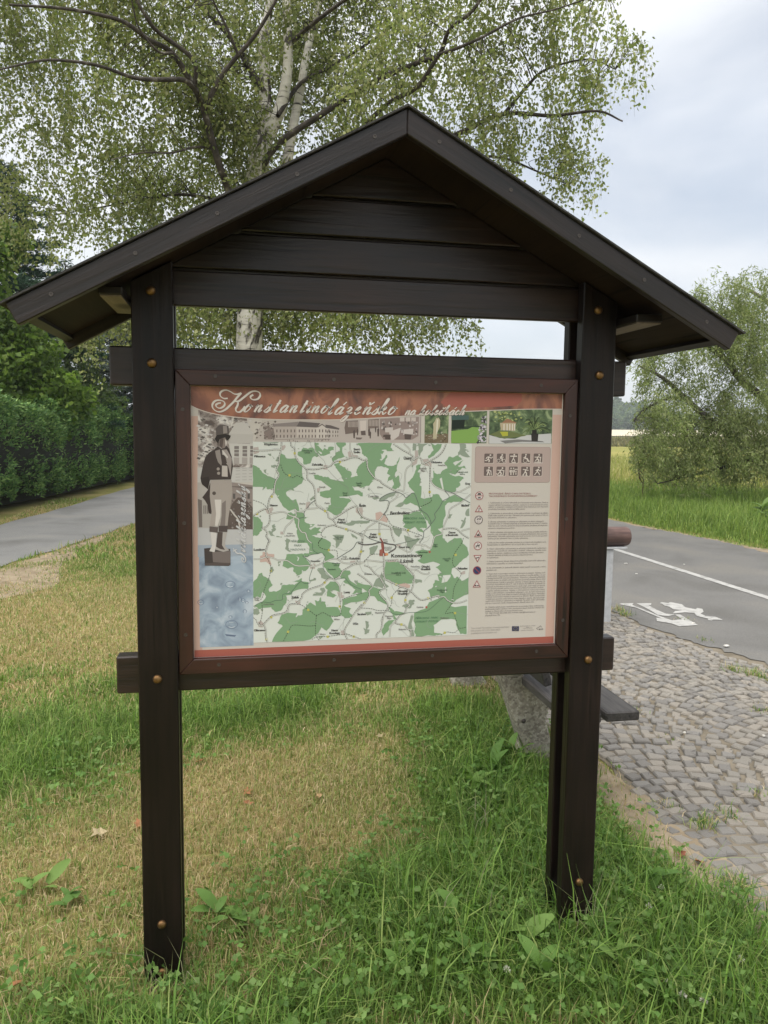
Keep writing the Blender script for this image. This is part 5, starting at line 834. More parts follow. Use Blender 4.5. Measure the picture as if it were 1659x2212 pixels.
LAB = [(1, 307, 92, 'Křepkovice', 195, 30, 1), (1, 143, 268, 'Pěkovice', 160, 30, 1), (1, 990, 390, 'Zahrádka', 160, 32, 1), (1, 1568, 166, 'Staré', 88, 32, 1), (1, 1570, 208, 'Sedlo', 95, 32, 1), (1, 918, 518, 'Loučky', 92, 24, 0), (1, 352, 988, 'Hanov', 112, 32, 1), (1, 1065, 720, 'Kamýk', 92, 24, 0), (1, 772, 965, 'Zhořec', 92, 24, 0), (1, 1137, 958, 'Patín', 70, 24, 0), (1, 1350, 1198, 'Horní', 92, 32, 1), (1, 1350, 1240, 'Polžice', 122, 32, 1), (1, 1062, 1281, 'Kohoutov', 125, 22, 0), (1, 590, 1403, 'Vrbice', 85, 22, 0), (1, 588, 1437, 'u Bezdružic', 155, 22, 0), (1, 1605, 665, 'Tomšův', 92, 24, 2), (1, 1605, 697, 'Mlýn', 60, 24, 2), (1, 1400, 808, 'Nový', 64, 24, 2), (1, 1405, 842, 'Dvůr', 64, 24, 2), (1, 1310, 1458, 'Ovčí vrch', 120, 24, 2), (1, 1310, 1486, '596 m', 66, 20, 2), (1, 840, 186, 'Zahrádecký', 150, 22, 2), (1, 840, 215, 'rybník', 90, 22, 2),
       (2, 718, 292, 'Úterý', 112, 42, 1), (2, 1133, 350, 'Olešovice', 155, 30, 1), (2, 1585, 658, 'Krsy', 66, 32, 1), (2, 1550, 972, 'Blažim', 105, 32, 1), (2, 322, 710, 'Křivice', 78, 24, 0), (2, 228, 840, 'Český Mlýn', 148, 26, 0), (2, 72, 972, 'Řešín', 92, 34, 1), (2, 612, 1078, 'Bezdružice', 272, 46, 1), (2, 1365, 1361, 'Ostrov', 98, 32, 1), (2, 1365, 1398, 'u Bezdružic', 178, 30, 1), (2, 862, 1416, 'Potín', 64, 24, 0), (2, 228, 1386, 'Dolní', 86, 32, 1), (2, 228, 1425, 'Polžice', 116, 32, 1), (2, 1505, 492, 'Polínský vrch', 160, 24, 2), (2, 1505, 522, '654 m', 70, 20, 2), (2, 940, 442, 'Řešítkův', 104, 24, 0), (2, 940, 474, 'Mlýn', 62, 24, 0), (2, 400, 1464, 'Staré', 64, 22, 0), (2, 402, 1494, 'Lázně', 66, 22, 0), (2, 1208, 393, 'Kamýček', 106, 22, 0),
       (3, 140, 166, 'Lestkov', 160, 34, 1), (3, 970, 336, 'Domaslav', 138, 26, 1), (3, 1547, 298, 'Kokašice', 150, 34, 1), (3, 1437, 797, 'Lomy', 90, 34, 1), (3, 670, 873, 'Zádub', 106, 34, 1), (3, 150, 1360, 'Olbramov', 170, 32, 1), (3, 1258, 1362, 'Horní', 92, 32, 1), (3, 1258, 1403, 'Kozolupy', 152, 32, 1), (3, 1565, 1265, 'Očín', 74, 32, 1), (3, 1288, 1200, 'Vlčkov', 86, 24, 0), (3, 105, 882, 'Horní', 74, 24, 0), (3, 105, 912, 'Víska', 72, 24, 0), (3, 282, 975, 'Dolní Víska', 152, 24, 0), (3, 1278, 370, 'Krasíkov', 118, 24, 2), (3, 1278, 400, '632 m', 76, 22, 2), (3, 1402, 275, 'Dvůr', 62, 24, 0), (3, 1402, 305, 'Krasíkov', 110, 24, 0), (3, 1063, 1420, 'U Silnice', 118, 22, 0), (3, 1210, 460, 'Švamberk', 116, 24, 2),
       (4, 718, 250, 'Konstantinovy', 448, 54, 1), (4, 718, 328, 'Lázně', 182, 54, 1), (4, 680, 130, 'Nová Ves', 148, 30, 1), (4, 990, 411, 'Dlouhé', 112, 32, 1), (4, 990, 448, 'Hradiště', 132, 32, 1), (4, 1523, 438, 'Pakoslav', 140, 32, 1), (4, 660, 764, 'Okrouhlé', 142, 32, 1), (4, 660, 802, 'Hradiště', 134, 32, 1), (4, 70, 1098, 'Strahov', 126, 32, 1), (4, 158, 518, 'Břetislav', 106, 24, 0), (4, 838, 410, 'Poloučany', 126, 24, 0), (4, 325, 1078, 'Machařov', 118, 24, 0), (4, 467, 1128, 'Papírový', 108, 24, 0), (4, 467, 1160, 'Mlýn', 60, 24, 0), (4, 660, 1320, 'Bezemín', 106, 24, 0), (4, 912, 998, 'Gutštejn', 96, 24, 0), (4, 1270, 1155, 'Mydlovary', 124, 24, 0), (4, 598, 502, 'Hradišťský vrch', 205, 26, 2), (4, 598, 531, '633 m', 70, 22, 2), (4, 1128, 92, 'Starý', 58, 24, 2), (4, 1128, 120, 'Mlýn', 56, 24, 2), (4, 945, 203, 'Falkenštejn', 138, 22, 2), (4, 1230, 750, 'Dudákovský', 148, 24, 2), (4, 1230, 780, 'Mlýn', 60, 24, 2), (4, 1295, 298, 'Hanušův', 118, 22, 2), (4, 1295, 326, 'Mlýn', 60, 22, 2), (4, 445, 130, 'Na kolečkách', 108, 14, 0), (4, 445, 150, 'Konstantino-', 104, 14, 0), (4, 445, 170, 'lázeňskem', 88, 14, 0)]
for t, x, y, s_, w, h, b in LAB:
    a, e, f_ = S(t, [(x, y), (x - w / 2, y), (x + w / 2, y)]); hh = abs(S(t, [(x, y - h / 2)])[0][1] - S(t, [(x, y + h / 2)])[0][1])
    add_text(lb, s_, a[0], a[1], f_[0] - e[0], hh, (INKT if b == 1 else LIGHT if b == 0 else (66, 86, 68)), 8, 'C', .8, .0005 if b == 1 else .0002)
for t, x, y, s_, w in ((3, 708, 45, 'PŘÍRODNÍ', 215), (3, 708, 105, 'PARK', 118), (3, 708, 166, 'HADOVKA', 220), (2, 825, 1158, 'PŘÍRODNÍ  PARK', 335), (2, 825, 1216, 'ÚTERSKÝ  POTOK', 340), (4, 1010, 1155, 'PŘÍRODNÍ  PARK', 330), (4, 1010, 1206, 'ÚTERSKÝ  POTOK', 340)):
    a, e, f_ = S(t, [(x, y), (x - w / 2, y), (x + w / 2, y)]); add_text(lb, s_, a[0], a[1], f_[0] - e[0], 30 * kz, GRNT if t != 3 else (92, 112, 98), 8, 'C', .8, 0, .2)
lb.build('map_lettering')
# ---- right column: activity pictograms, rules, road signs, footer
lg = Print(); c9 = S(9, [(138, 100), (965, 107), (955, 492), (132, 490)])
lx0, lx1, lz1, lz0 = c9[[0, 3], 0].mean(), c9[[1, 2], 0].mean(), c9[[0, 1], 1].mean(), c9[[2, 3], 1].mean()
def rrect(x0, x1, z0, z1, r, n=4):
    out = []
    for cx, cz, a in ((x1 - r, z1 - r, 0), (x0 + r, z1 - r, 90), (x0 + r, z0 + r, 180), (x1 - r, z0 + r, 270)):
        out += [(cx + r * math.cos(R(a + 90 * k / n)), cz + r * math.sin(R(a + 90 * k / n))) for k in range(n + 1)]
    return out
lg.poly(rrect(lx0 - .001, lx1 + .001, lz0 - .001, lz1 + .001, .007), (150, 132, 126), 3); lg.poly(rrect(lx0, lx1, lz0, lz1, .006), (172, 153, 145), 4); lg.build('pictogram_field')
PICT = [([(.66, .84)], [[(.55, .68), (.42, .42), (.56, .30), (.50, .08)], [(.42, .42), (.25, .26), (.05, .30)], [(.55, .66), (.75, .52), (.92, .66)], [(.52, .66), (.32, .62), (.18, .46)]], []),
        ([(.60, .86)], [[(.56, .74), (.40, .58), (.60, .48), (.56, .24)], [(.52, .66), (.74, .60)], [(.42, .56), (.40, .42)]], [(.20, .24, .17), (.80, .24, .17)]),
        ([(.56, .88)], [[(.12, .72), (.88, .72)], [(.52, .74), (.48, .46)], [(.48, .48), (.60, .30), (.66, .14)], [(.46, .48), (.36, .28), (.28, .12)], [(.30, .06), (.76, .06)]], []),
        ([(.50, .88)], [[(.48, .76), (.42, .50), (.66, .46), (.80, .18), (.92, .22)], [(.46, .66), (.22, .52)]], [(.44, .26, .22)]),
        ([(.62, .86)], [[(.54, .70), (.40, .44), (.58, .32), (.52, .10)], [(.40, .44), (.20, .20)], [(.54, .66), (.78, .58)], [(.82, .66), (.72, .08)], [(.08, .08), (.90, .06)], [(.1, .62), (.46, .62)]], []),
        ([(.56, .88)], [[(.54, .74), (.46, .42), (.34, .06)], [(.46, .44), (.60, .30), (.64, .06)], [(.52, .66), (.74, .52)], [(.76, .60), (.82, .06)], [(.36, .70), (.32, .48)]], []),
        ([(.66, .84)], [[(.56, .68), (.38, .46), (.54, .30), (.46, .12)], [(.38, .46), (.18, .18)], [(.56, .66), (.78, .54)], [(.84, .62), (.74, .10)], [(.04, .30), (.16, .08), (.80, .08)], [(.1, .62), (.50, .60)]], []),
        ([(.24, .82), (.52, .82), (.80, .46)], [[(.24, .66), (.24, .10)], [(.52, .66), (.52, .10)], [(.80, .36), (.80, .12)], [(.12, .64), (.12, .38)], [(.36, .64), (.40, .38)], [(.64, .64), (.64, .38)]], [(.72, .7, .05), (.90, .7, .05)]),
        ([(.66, .86)], [[(.58, .70), (.46, .44), (.62, .30), (.58, .10)], [(.46, .44), (.34, .26), (.24, .12)], [(.56, .66), (.82, .58)], [(.54, .66), (.20, .70)], [(.14, .08), (.36, .08)], [(.50, .06), (.72, .06)]], []),
        ([(.64, .90)], [[(.60, .74), (.46, .48)], [(.46, .48), (.66, .30), (.74, .08)], [(.46, .48), (.30, .28), (.18, .10)], [(.58, .70), (.78, .52), (.84, .66)], [(.56, .70), (.28, .56)]], [])]
cx = [[284, 421, 557, 692, 826], [281, 419, 555, 690, 822]]
for rI in range(2):
    for k in range(5):
        pg = Print(); c = S(9, [(cx[rI][k], (227, 370)[rI])])[0]; s_ = .0275; x0, z0 = c[0] - s_ / 2, c[1] - s_ / 2
        pg.poly(rrect(x0 + .0012, x0 + s_ + .0014, z0 - .0014, z0 + s_ - .001, .003), (196, 182, 172), 4.6); pg.poly(rrect(x0, x0 + s_, z0, z0 + s_, .003), (104, 90, 86), 5)
        heads, lines, rings = PICT[rI * 5 + k]
        for n_, h_ in enumerate(heads): pg.disc((x0 + h_[0] * s_, z0 + h_[1] * s_), s_ * (.09 if len(heads) == 1 else .07), (205, 194, 184), 5.4)
        for n_, l_ in enumerate(lines): pg.ribbon([(x0 + a * s_, z0 + b * s_) for a, b in spline(l_, 3)] if len(l_) > 2 else [(x0 + a * s_, z0 + b * s_) for a, b in l_], s_ * (.12 if n_ == 0 else .085), (205, 194, 184), 5.5 + .05 * n_)
        for (a, b, r_) in rings: pg.ribbon([(x0 + (a + r_ * math.cos(q_ * math.pi / 8)) * s_, z0 + (b + r_ * math.sin(q_ * math.pi / 8)) * s_) for q_ in range(16)], s_ * .045, (205, 194, 184), 5.9, True)
        pg.build('activity_pictogram')
RED, BLK = (150, 92, 92), (52, 46, 48)
def sign_print(kind, x, y, draw):
    sg = Print(); c = S(9, [(x, y)])[0]; r_ = .0126
    if kind == 'c': sg.disc(c, r_, RED if draw != 'speed' else (96, 86, 86), 4.5, 24); sg.disc(c, r_ * .82, (200, 190, 184), 5, 24)
    if kind == 't': sg.poly([(c[0] - r_, c[1] - r_ * .75), (c[0] + r_, c[1] - r_ * .75), (c[0], c[1] + r_)], RED, 4.5); sg.poly([(c[0] - r_ * .68, c[1] - r_ * .56), (c[0] + r_ * .68, c[1] - r_ * .56), (c[0], c[1] + r_ * .62)], (202, 192, 186), 5)
    if kind == 'v': sg.poly([(c[0] - r_, c[1] + r_ * .75), (c[0], c[1] - r_), (c[0] + r_, c[1] + r_ * .75)], RED, 4.5); sg.poly([(c[0] - r_ * .7, c[1] + r_ * .56), (c[0], c[1] - r_ * .62), (c[0] + r_ * .7, c[1] + r_ * .56)], (202, 192, 186), 5)
    if kind == 'n': sg.disc(c, r_, (138, 66, 78), 4.5, 24); sg.disc(c, r_ * .8, (48, 58, 92), 5, 24); sg.ribbon([(c[0] - r_ * .58, c[1] + r_ * .58), (c[0] + r_ * .58, c[1] - r_ * .58)], r_ * .24, (138, 66, 78), 5.4)
    q_ = lambda pts, cl=BLK, l=5.6: sg.poly([(c[0] + a * r_, c[1] + b * r_) for a, b in pts], cl, l)
    if draw == 'cars': sg.ribbon([(c[0] - r_ * .85, c[1]), (c[0] + r_ * .85, c[1])], r_ * .16, RED, 5.5); q_([(-.45, .22), (.45, .22), (.42, .42), (.25, .62), (-.25, .62), (-.42, .42)]); q_([(-.4, -.6), (.4, -.6), (.2, -.2), (.05, -.35), (-.25, -.3)])
    if draw == 'two':
        for s2 in (-1, 1): sg.ribbon([(c[0] + s2 * r_ * .16, c[1] - r_ * .45), (c[0] + s2 * r_ * .16, c[1] + r_ * .2)], r_ * .09, BLK, 5.5); q_([(s2 * .16 - .12, s2 * .2 - .12 * (1 if s2 > 0 else 1.6)), (s2 * .16 + .12, s2 * .2 - .12 * (1 if s2 > 0 else 1.6)), (s2 * .16, s2 * (.34 if s2 > 0 else .6))], BLK, 5.7)
    if draw == 'speed': add_text(sg, '20', c[0], c[1] + r_ * .28, r_ * 1.05, r_ * .62, BLK, 5.6, 'C', 1, .0003); add_text(sg, 'km', c[0], c[1] - r_ * .45, r_ * .75, r_ * .3, BLK, 5.6, 'C', 1)
    if draw == 'train': q_([(-.4, -.45), (.4, -.45), (.4, -.15), (.2, -.12), (.2, .12), (0, .12), (0, -.1), (-.4, -.1)]); q_([(.22, .1), (.4, .3), (.3, .34)], BLK, 5.8)
    if draw == 'rider': q_([(-.5, .1), (-.2, .12), (.2, .14), (.45, .4), (.55, .25), (.35, .0), (.35, -.5), (.25, -.5), (.2, -.1), (-.3, -.12), (-.42, -.5), (-.52, -.5)]); q_([(-.08, .1), (.1, .1), (.06, .45), (-.06, .45)], BLK, 5.8); sg.disc((c[0], c[1] + r_ * .52), r_ * .1, BLK, 5.8)
    if draw == 'dog': q_([(-.35, .2), (.15, .2), (.3, .38), (.45, .3), (.22, .05), (.18, -.2), (.1, -.2), (.08, .02), (-.2, .02), (-.24, -.2), (-.32, -.2)])
    if draw == 'tow': q_([(-.5, -.42), (-.08, -.42), (-.08, -.25), (-.2, -.1), (-.4, -.1), (-.5, -.25)]); q_([(.05, -.42), (.5, -.42), (.5, -.22), (.05, -.2)], BLK, 5.6)
    sg.build('sign_pictogram')
for a in (('c', 183, 640, 'cars'), ('t', 181, 785, 'two'), ('c', 178, 907, 'speed'), ('t', 175, 1062, 'train'), ('c', 172, 1194, 'rider'), ('v', 170, 1330, 'dog'), ('n', 167, 1465, ''), ('t', 165, 1619, 'tow')): sign_print(*a)
tx = Print()
def line9(s_, x0, x1, y, h, col, bold=0):
    a, b = S(9, [(x0, y), (x1, y)]); hh = h * .36166 * .00073; add_text(tx, s_, a[0], a[1] - hh / 2, b[0] - a[0], hh, col, 5, 'L', 1, bold)
line9('PROVOZNÍ  ŘÁD CYKLOSTEZKY', 288, 750, 616, 17, (146, 104, 100), .0001); line9('"NA KOLEČKÁCH KONSTANTINOLÁZEŇSKEM"', 288, 822, 643, 17, (146, 104, 100), .0001)
BODY = [(716, 945, '1. Cyklostezka je určena výhradně pro bezmotorovou dopravu, čímž se'), (741, 944, 'rozumí užívání komunikace cyklisty, osobami na kolečkových bruslích,'), (763, 943, 'pěšími a ostatními osobami provozující jiné bezmotorové dopravní'), (787, 692, 'prostředky (koloběžky, kolečkové běžky apod.).'), (834, 943, '2. Cyklostezka je obousměrná, proto vždy počítejte s možností, že někdo'), (857, 942, 'půjde nebo pojede proti vám. Uživatelé jsou povinni jezdit vpravo a řídit se'), (881, 600, 'dopravním značením na cyklostezce.'),
        (926, 900, '3. Uživatel cyklostezky se pohybuje na cyklostezce na vlastní nebezpečí.'), (948, 938, 'V případě úrazu či nehody zodpovídá za případné škody na zdraví či majetku'), (972, 938, 'vždy ten, kdo nehodu způsobil. Doporučujeme používat předepsané'), (998, 580, 'ochranné a bezpečnostní pomůcky.'), (1043, 937, '4. Všichni uživatelé cyklostezky jsou povinni dodržovat pravidla silničního'), (1066, 936, 'provozu a být ohleduplní vůči ostatním, svoji jízdu přizpůsobit stavu povrchu'), (1088, 936, 'cyklostezky. Uživatelé cyklostezky jsou si při provozu rovni a jsou povinni'), (1112, 730, 'využívat jen jim vyhrazené části, tj. pruhy cyklostezky.'),
        (1158, 928, '5. Děti do 8 let smějí cyklostezku používat jen za doprovodu dospělých osob.'), (1181, 835, 'Nezapomeňte na odpovědnost i za své starší děti a dozor nad nimi.'), (1226, 930, '6. Všem uživatelům cyklostezky je zakázáno jakýmkoliv způsobem'), (1250, 930, 'poškozovat a znečišťovat cyklostezku a mobiliář, odhazovat odpadky mimo'), (1275, 898, 'odpadkové nádoby, obtěžovat ostatní návštěvníky hlučným chováním'), (1298, 778, 'a vytvářet jakékoliv překážky pro plynulý a bezpečný provoz'), (1323, 405, 'na cyklostezce.'), (1366, 925, '7. Zvláštní pozornost věnujte železničním přejezdům, které kříží cyklostezku,'), (1391, 677, 'křižovatkám a výjezdům na ostatní komunikace.'), (1436, 925, '8. Na cyklostezku je výslovně zakázán vjezd jezdců na koních a volné'), (1462, 385, 'pobíhání psů.'),
        (1504, 922, '9. Vjezd všech motorových vozidel na cyklostezku je zakázán. Výjimku tvoří'), (1528, 922, 'vozidla složek integrovaného záchranného systému a vozidla údržby, a to jen'), (1552, 922, 'v bezpodmínečně nutných případech. Vlastníci a uživatelé přilehlých'), (1576, 921, 'pozemků mohou za účelem obhospodařování pozemků požádat Obecní úřad'), (1600, 920, 'Konstantinovy Lázně o povolení výjimky z místní úpravy provozu na'), (1622, 920, 'pozemních komunikacích dle § 77, odst. 8 zákona 361/2000 Sb. V případě, že'), (1646, 920, 'pozemek je přístupný po jiné přístupové cestě, např. polní cestě, je vlastník'), (1668, 902, 'nebo uživatel pozemku povinen tuto cestu pro přístup k pozemkům využívat'), (1692, 918, 'a výjimka nebude povolena. Výjimky s roční platností mohou být vydány'), (1716, 918, 'pouze v odůvodněných a oprávněných případech s tím, že řidiči motorových'), (1738, 917, 'vozidel jsou povinni brát ohled na ostatní uživatele komunikace. Maximální'), (1760, 917, 'rychlost motorových vozidel je stanovena na 20km/h. Řidiči motorových'), (1784, 916, 'vozidel jsou povinni volit taková místa nájezdu a sjezdu, aby byl pohyb'), (1806, 916, 'motorových vozidel po cyklostezce co nejkratší. Na celém úseku cyklostezky'), (1830, 803, 'platí pro motorová vozidla z bezpečnostních důvodů zákaz stání.'),
        (1874, 913, '10. Zjištění jakéhokoliv nedodržování provozního řádu cyklostezky,'), (1896, 913, 'poškozování jejího zařízení nebo porušování zásad slušného chování lze'), (1920, 676, 'nahlásit na Obecní úřad v Konstantinových Lázní'), (1942, 815, 'Tel. +420 374 625 252 (228) nebo na Email: obec@konst-lazne.cz'), (1966, 425, 'případně Polici ČR')]
for y, x1, s_ in BODY: line9(s_, 286 - (y - 716) * .0195, x1, y, 15.5, (112, 104, 102))
for y, x1, s_ in ((2107, 535, 'Tento projekt "Na kolečkách Konstantinolázeňskem"'), (2135, 430, 'číslo projektu CZ.1.14/3.1.00/01.00637'), (2162, 392, 'je spolufinancován Evropskou unií')): line9(s_, 106, x1, y, 17, (150, 143, 138))
tx.poly([tuple(p) for p in quad(9, 560, 2086, 638, 2140)], (62, 62, 86), 5)
for k in range(12): c = S(9, [(599 + 20 * math.cos(k * math.pi / 6), 2113 + 17 * math.sin(k * math.pi / 6))])[0]; tx.disc(c, .0009, (150, 140, 90), 5.5, 5)
for y, x0, x1 in ((2085, 650, 818), (2097, 718, 748), (2108, 685, 785), (2132, 660, 805)): line9('EVROPSKÁ UNIE' if y == 2085 else 'EU' if y == 2097 else 'FOND PRO ROZVOJ' if y == 2108 else 'EVROPSKÝ FOND REGIONU', x0, x1, y, 9, (120, 112, 110))
tx.ribbon(S(9, [(855, 2098), (830, 2110), (850, 2125)]), .0012, (90, 84, 84), 5); tx.ribbon(S(9, [(858, 2098), (875, 2080), (888, 2098)]), .0014, (90, 84, 84), 5); line9('ROP', 860, 905, 2120, 16, (80, 74, 74), .0002)
tx.build('rules_lettering')
# ================================================================== TREES AND SHRUBS
LEAF = leaf_mat('leaf_foliage', 0.45, 0.5, 0.3)
NEEDLE = leaf_mat('needle_foliage', 0.15, 0.6, 0.2)
BARK_D = noise_mat('dark_bark', [(0.3, (0.02, 0.017, 0.013)), (0.7, (0.07, 0.058, 0.046))], 30, 6, 0.9, 0.6, 40, (1, 1, 4))
TWIG = plain('brown_twig', (0.035, 0.027, 0.021), 0.8)
def birch_bark():
    m, nt, b, L = mat_new('white_birch_bark'); tc = N(nt, 'ShaderNodeTexCoord'); mp = N(nt, 'ShaderNodeMapping'); mp.inputs['Scale'].default_value = (1, 1, 5)
    n = N(nt, 'ShaderNodeTexNoise', Scale=3.2, Detail=8, Roughness=.65); n2 = N(nt, 'ShaderNodeTexNoise', Scale=2.6, Detail=5, Roughness=.6, Distortion=.8); mp2 = N(nt, 'ShaderNodeMapping'); mp2.inputs['Scale'].default_value = (2.2, 2.2, .9)
    r = ramp(nt, [(0.34, (0.04, 0.035, 0.032)), (0.42, (0.58, 0.55, 0.51)), (0.7, (0.78, 0.75, 0.70))]); r2 = ramp(nt, [(0.40, (0.10, 0.09, 0.08)), (0.47, (1, 1, 1))])
    mu = N(nt, 'ShaderNodeMix', data_type='RGBA', blend_type='MULTIPLY'); mu.inputs['Factor'].default_value = 1
    L(tc.outputs['Object'], mp.inputs['Vector']); L(mp.outputs['Vector'], n.inputs['Vector']); L(tc.outputs['Object'], mp2.inputs['Vector']); L(mp2.outputs['Vector'], n2.inputs['Vector'])
    L(n.outputs['Fac'], r.inputs['Fac']); L(n2.outputs['Fac'], r2.inputs['Fac']); L(r.outputs['Color'], mu.inputs['A']); L(r2.outputs['Color'], mu.inputs['B']); L(mu.outputs['Result'], b.inputs['Base Color'])
    bp = N(nt, 'ShaderNodeBump', Strength=.5, Distance=.02); L(n2.outputs['Fac'], bp.inputs['Height']); L(bp.outputs['Normal'], b.inputs['Normal']); b.inputs['Roughness'].default_value = .75; return m
BIRCH = birch_bark()
def leaves(P, length, width, axis, col, seed, fold=.18):
    # P: attachment points, axis: unit direction of each leaf
    r = np.random.default_rng(seed); n = len(P); q = r.normal(0, 1, (n, 3)); s = np.cross(axis, q); s /= np.linalg.norm(s, axis=1)[:, None] + 1e-9; nn = np.cross(axis, s)
    l = length[:, None]; w = width[:, None]
    a = P; b = P + axis * l * .45 + s * w * .5 + nn * w * fold; c = P + axis * l; d = P + axis * l * .45 - s * w * .5 + nn * w * fold
    V = np.stack([a, b, c, d], 1).reshape(-1, 3); k = np.arange(n)[:, None] * 4
    return V, k + np.array([[0, 1, 2, 3]]), np.repeat(col, 4, 0)
def unit(v): return v / (np.linalg.norm(v, axis=-1, keepdims=True) + 1e-9)
def palette(r, pal, n, lo=.75, hi=1.25): return np.asarray(pal)[r.integers(len(pal), size=n)] * r.uniform(lo, hi, (n, 1))
def limb_obj(name, paths, parent, mat, sides=7):
    A = Acc()
    for P, r0, r1 in paths:
        if name in ('limb', 'bough'): A = Acc()
        Q = spline(P, 6); t = np.linspace(0, 1, len(Q)); A.add(*tube(Q, r0 * (1 - t) + r1 * t, sides))
        if name in ('limb', 'bough'): link(name, A.mesh(name, True), mat, parent)
    if name == 'trunk': return link(name, A.mesh(name, True), mat, parent)
# ---------------------------------------------------------------- birch behind the board
BY = 8.5
bb = gnd(531, 1160); BY = float(bb[1])
def L3(pts, y0, y1): return [at(px, py, y0 + (y1 - y0) * k / (len(pts) - 1)) for k, (px, py) in enumerate(pts)]
kw = 1.0 / FPX * (BY + 2.3)
birch = empty('birch_tree', (bb[0], bb[1], 0), 'tall white barked birch with drooping leafy branches behind the information board', 'tree')
base = np.array([bb[0], bb[1], -.1])
trunk = [base] + L3([(534, 900), (539, 720), (546, 520), (553, 400), (566, 300)], BY, BY)
stems = [(trunk, 32 * kw, 20 * kw), (L3([(560, 360), (572, 260), (572, 160), (570, 80), (592, -60), (610, -300), (640, -700)], BY, BY + .3), 16 * kw, 4 * kw),
         (L3([(566, 320), (600, 250), (619, 170), (622, 80), (615, -60), (600, -300), (560, -650)], BY, BY - .3), 14 * kw, 4 * kw), (L3([(560, 480), (612, 380), (630, 290), (648, 200), (664, 110), (692, 0), (740, -200), (800, -500)], BY, BY + .6), 12.5 * kw, 4 * kw)]
limb_obj('trunk', stems, birch, BIRCH, 12)
limbs = [(L3([(545, 520), (505, 440), (488, 395), (470, 345), (442, 245), (420, 190), (372, 115), (320, 85), (262, 45), (150, 20), (20, 10)], BY, BY - 2.2), 9 * kw, 2 * kw),
         (L3([(430, 205), (400, 174), (350, 172), (290, 168), (205, 140), (100, 130), (0, 150)], BY - 1.1, BY - 2.6), 5 * kw, 1.5 * kw), (L3([(440, 240), (475, 170), (512, 122), (548, 80), (580, 30), (605, -20), (640, -120)], BY - .9, BY - 1.6), 5.5 * kw, 2 * kw),
         (L3([(420, 190), (418, 130), (345, 72), (318, 40), (285, -20), (240, -120)], BY - 1.2, BY - 2), 4.5 * kw, 2 * kw), (L3([(455, 320), (420, 318), (370, 330), (310, 330), (240, 345)], BY - .6, BY - 1.4), 3 * kw, 1 * kw), (L3([(515, 120), (490, 60), (460, 0), (440, -60)], BY - 1.2, BY - 1.6), 3 * kw, 1 * kw), (L3([(372, 115), (340, 110), (300, 60), (284, 0)], BY - 1.5, BY - 1.9), 2.5 * kw, 1 * kw),
         (L3([(553, 385), (600, 312), (690, 250), (760, 205), (816, 173), (898, 137), (948, 118), (971, 64), (1021, 23), (1080, -60), (1180, -120)], BY, BY - 2.5), 7.5 * kw, 2 * kw), (L3([(948, 118), (998, 100), (1048, 77), (1120, 40), (1200, 20), (1290, -10)], BY - 1.6, BY - 2.6), 3.5 * kw, 1 * kw), (L3([(700, 380), (780, 280), (839, 223), (902, 187), (948, 118)], BY - .4, BY - 1.6), 5 * kw, 4 * kw),
         (L3([(640, 450), (800, 360), (930, 315), (994, 287), (1089, 246), (1194, 250), (1290, 240), (1345, 262)], BY - .2, BY - 1.6), 8 * kw, 1.5 * kw), (L3([(1089, 246), (1135, 191), (1180, 150), (1272, 128), (1330, 150)], BY - .9, BY - 1.4), 4 * kw, 1 * kw), (L3([(880, 345), (980, 340), (1080, 340), (1160, 370), (1230, 400)], BY - .5, BY - 1.1), 4 * kw, 1 * kw),
         (L3([(600, 250), (650, 180), (720, 140), (800, 90), (880, 30), (960, -60)], BY - .2, BY + 1.5), 5 * kw, 2 * kw), (L3([(545, 500), (590, 560), (690, 610), (800, 640), (900, 640), (980, 690)], BY - .1, BY - .6), 5 * kw, 1 * kw), (L3([(620, 100), (690, 40), (800, -40), (900, -120)], BY, BY - 2.4), 5 * kw, 2 * kw), (L3([(540, 600), (480, 560), (400, 560), (300, 600), (230, 640)], BY, BY + .9), 5 * kw, 1 * kw), (L3([(550, 430), (470, 430), (380, 420), (260, 440), (150, 460)], BY, BY + 1.5), 5 * kw, 1 * kw), (L3([(572, 200), (480, 60), (360, -40), (220, -80), (60, -60), (-80, 0)], BY, BY + 1.8), 6 * kw, 1.5 * kw)]
limb_obj('limb', limbs, birch, noise_mat('birch_limb_bark', [(0.42, (0.03, 0.024, 0.02)), (0.62, (0.075, 0.062, 0.052)), (0.75, (0.30, 0.28, 0.25))], 9, 6, .85, .4, 40), 6)
limb_pts = np.concatenate([spline(P, 8) for P, a, b in limbs] + [spline(P, 8) for P, a, b in stems[1:]])
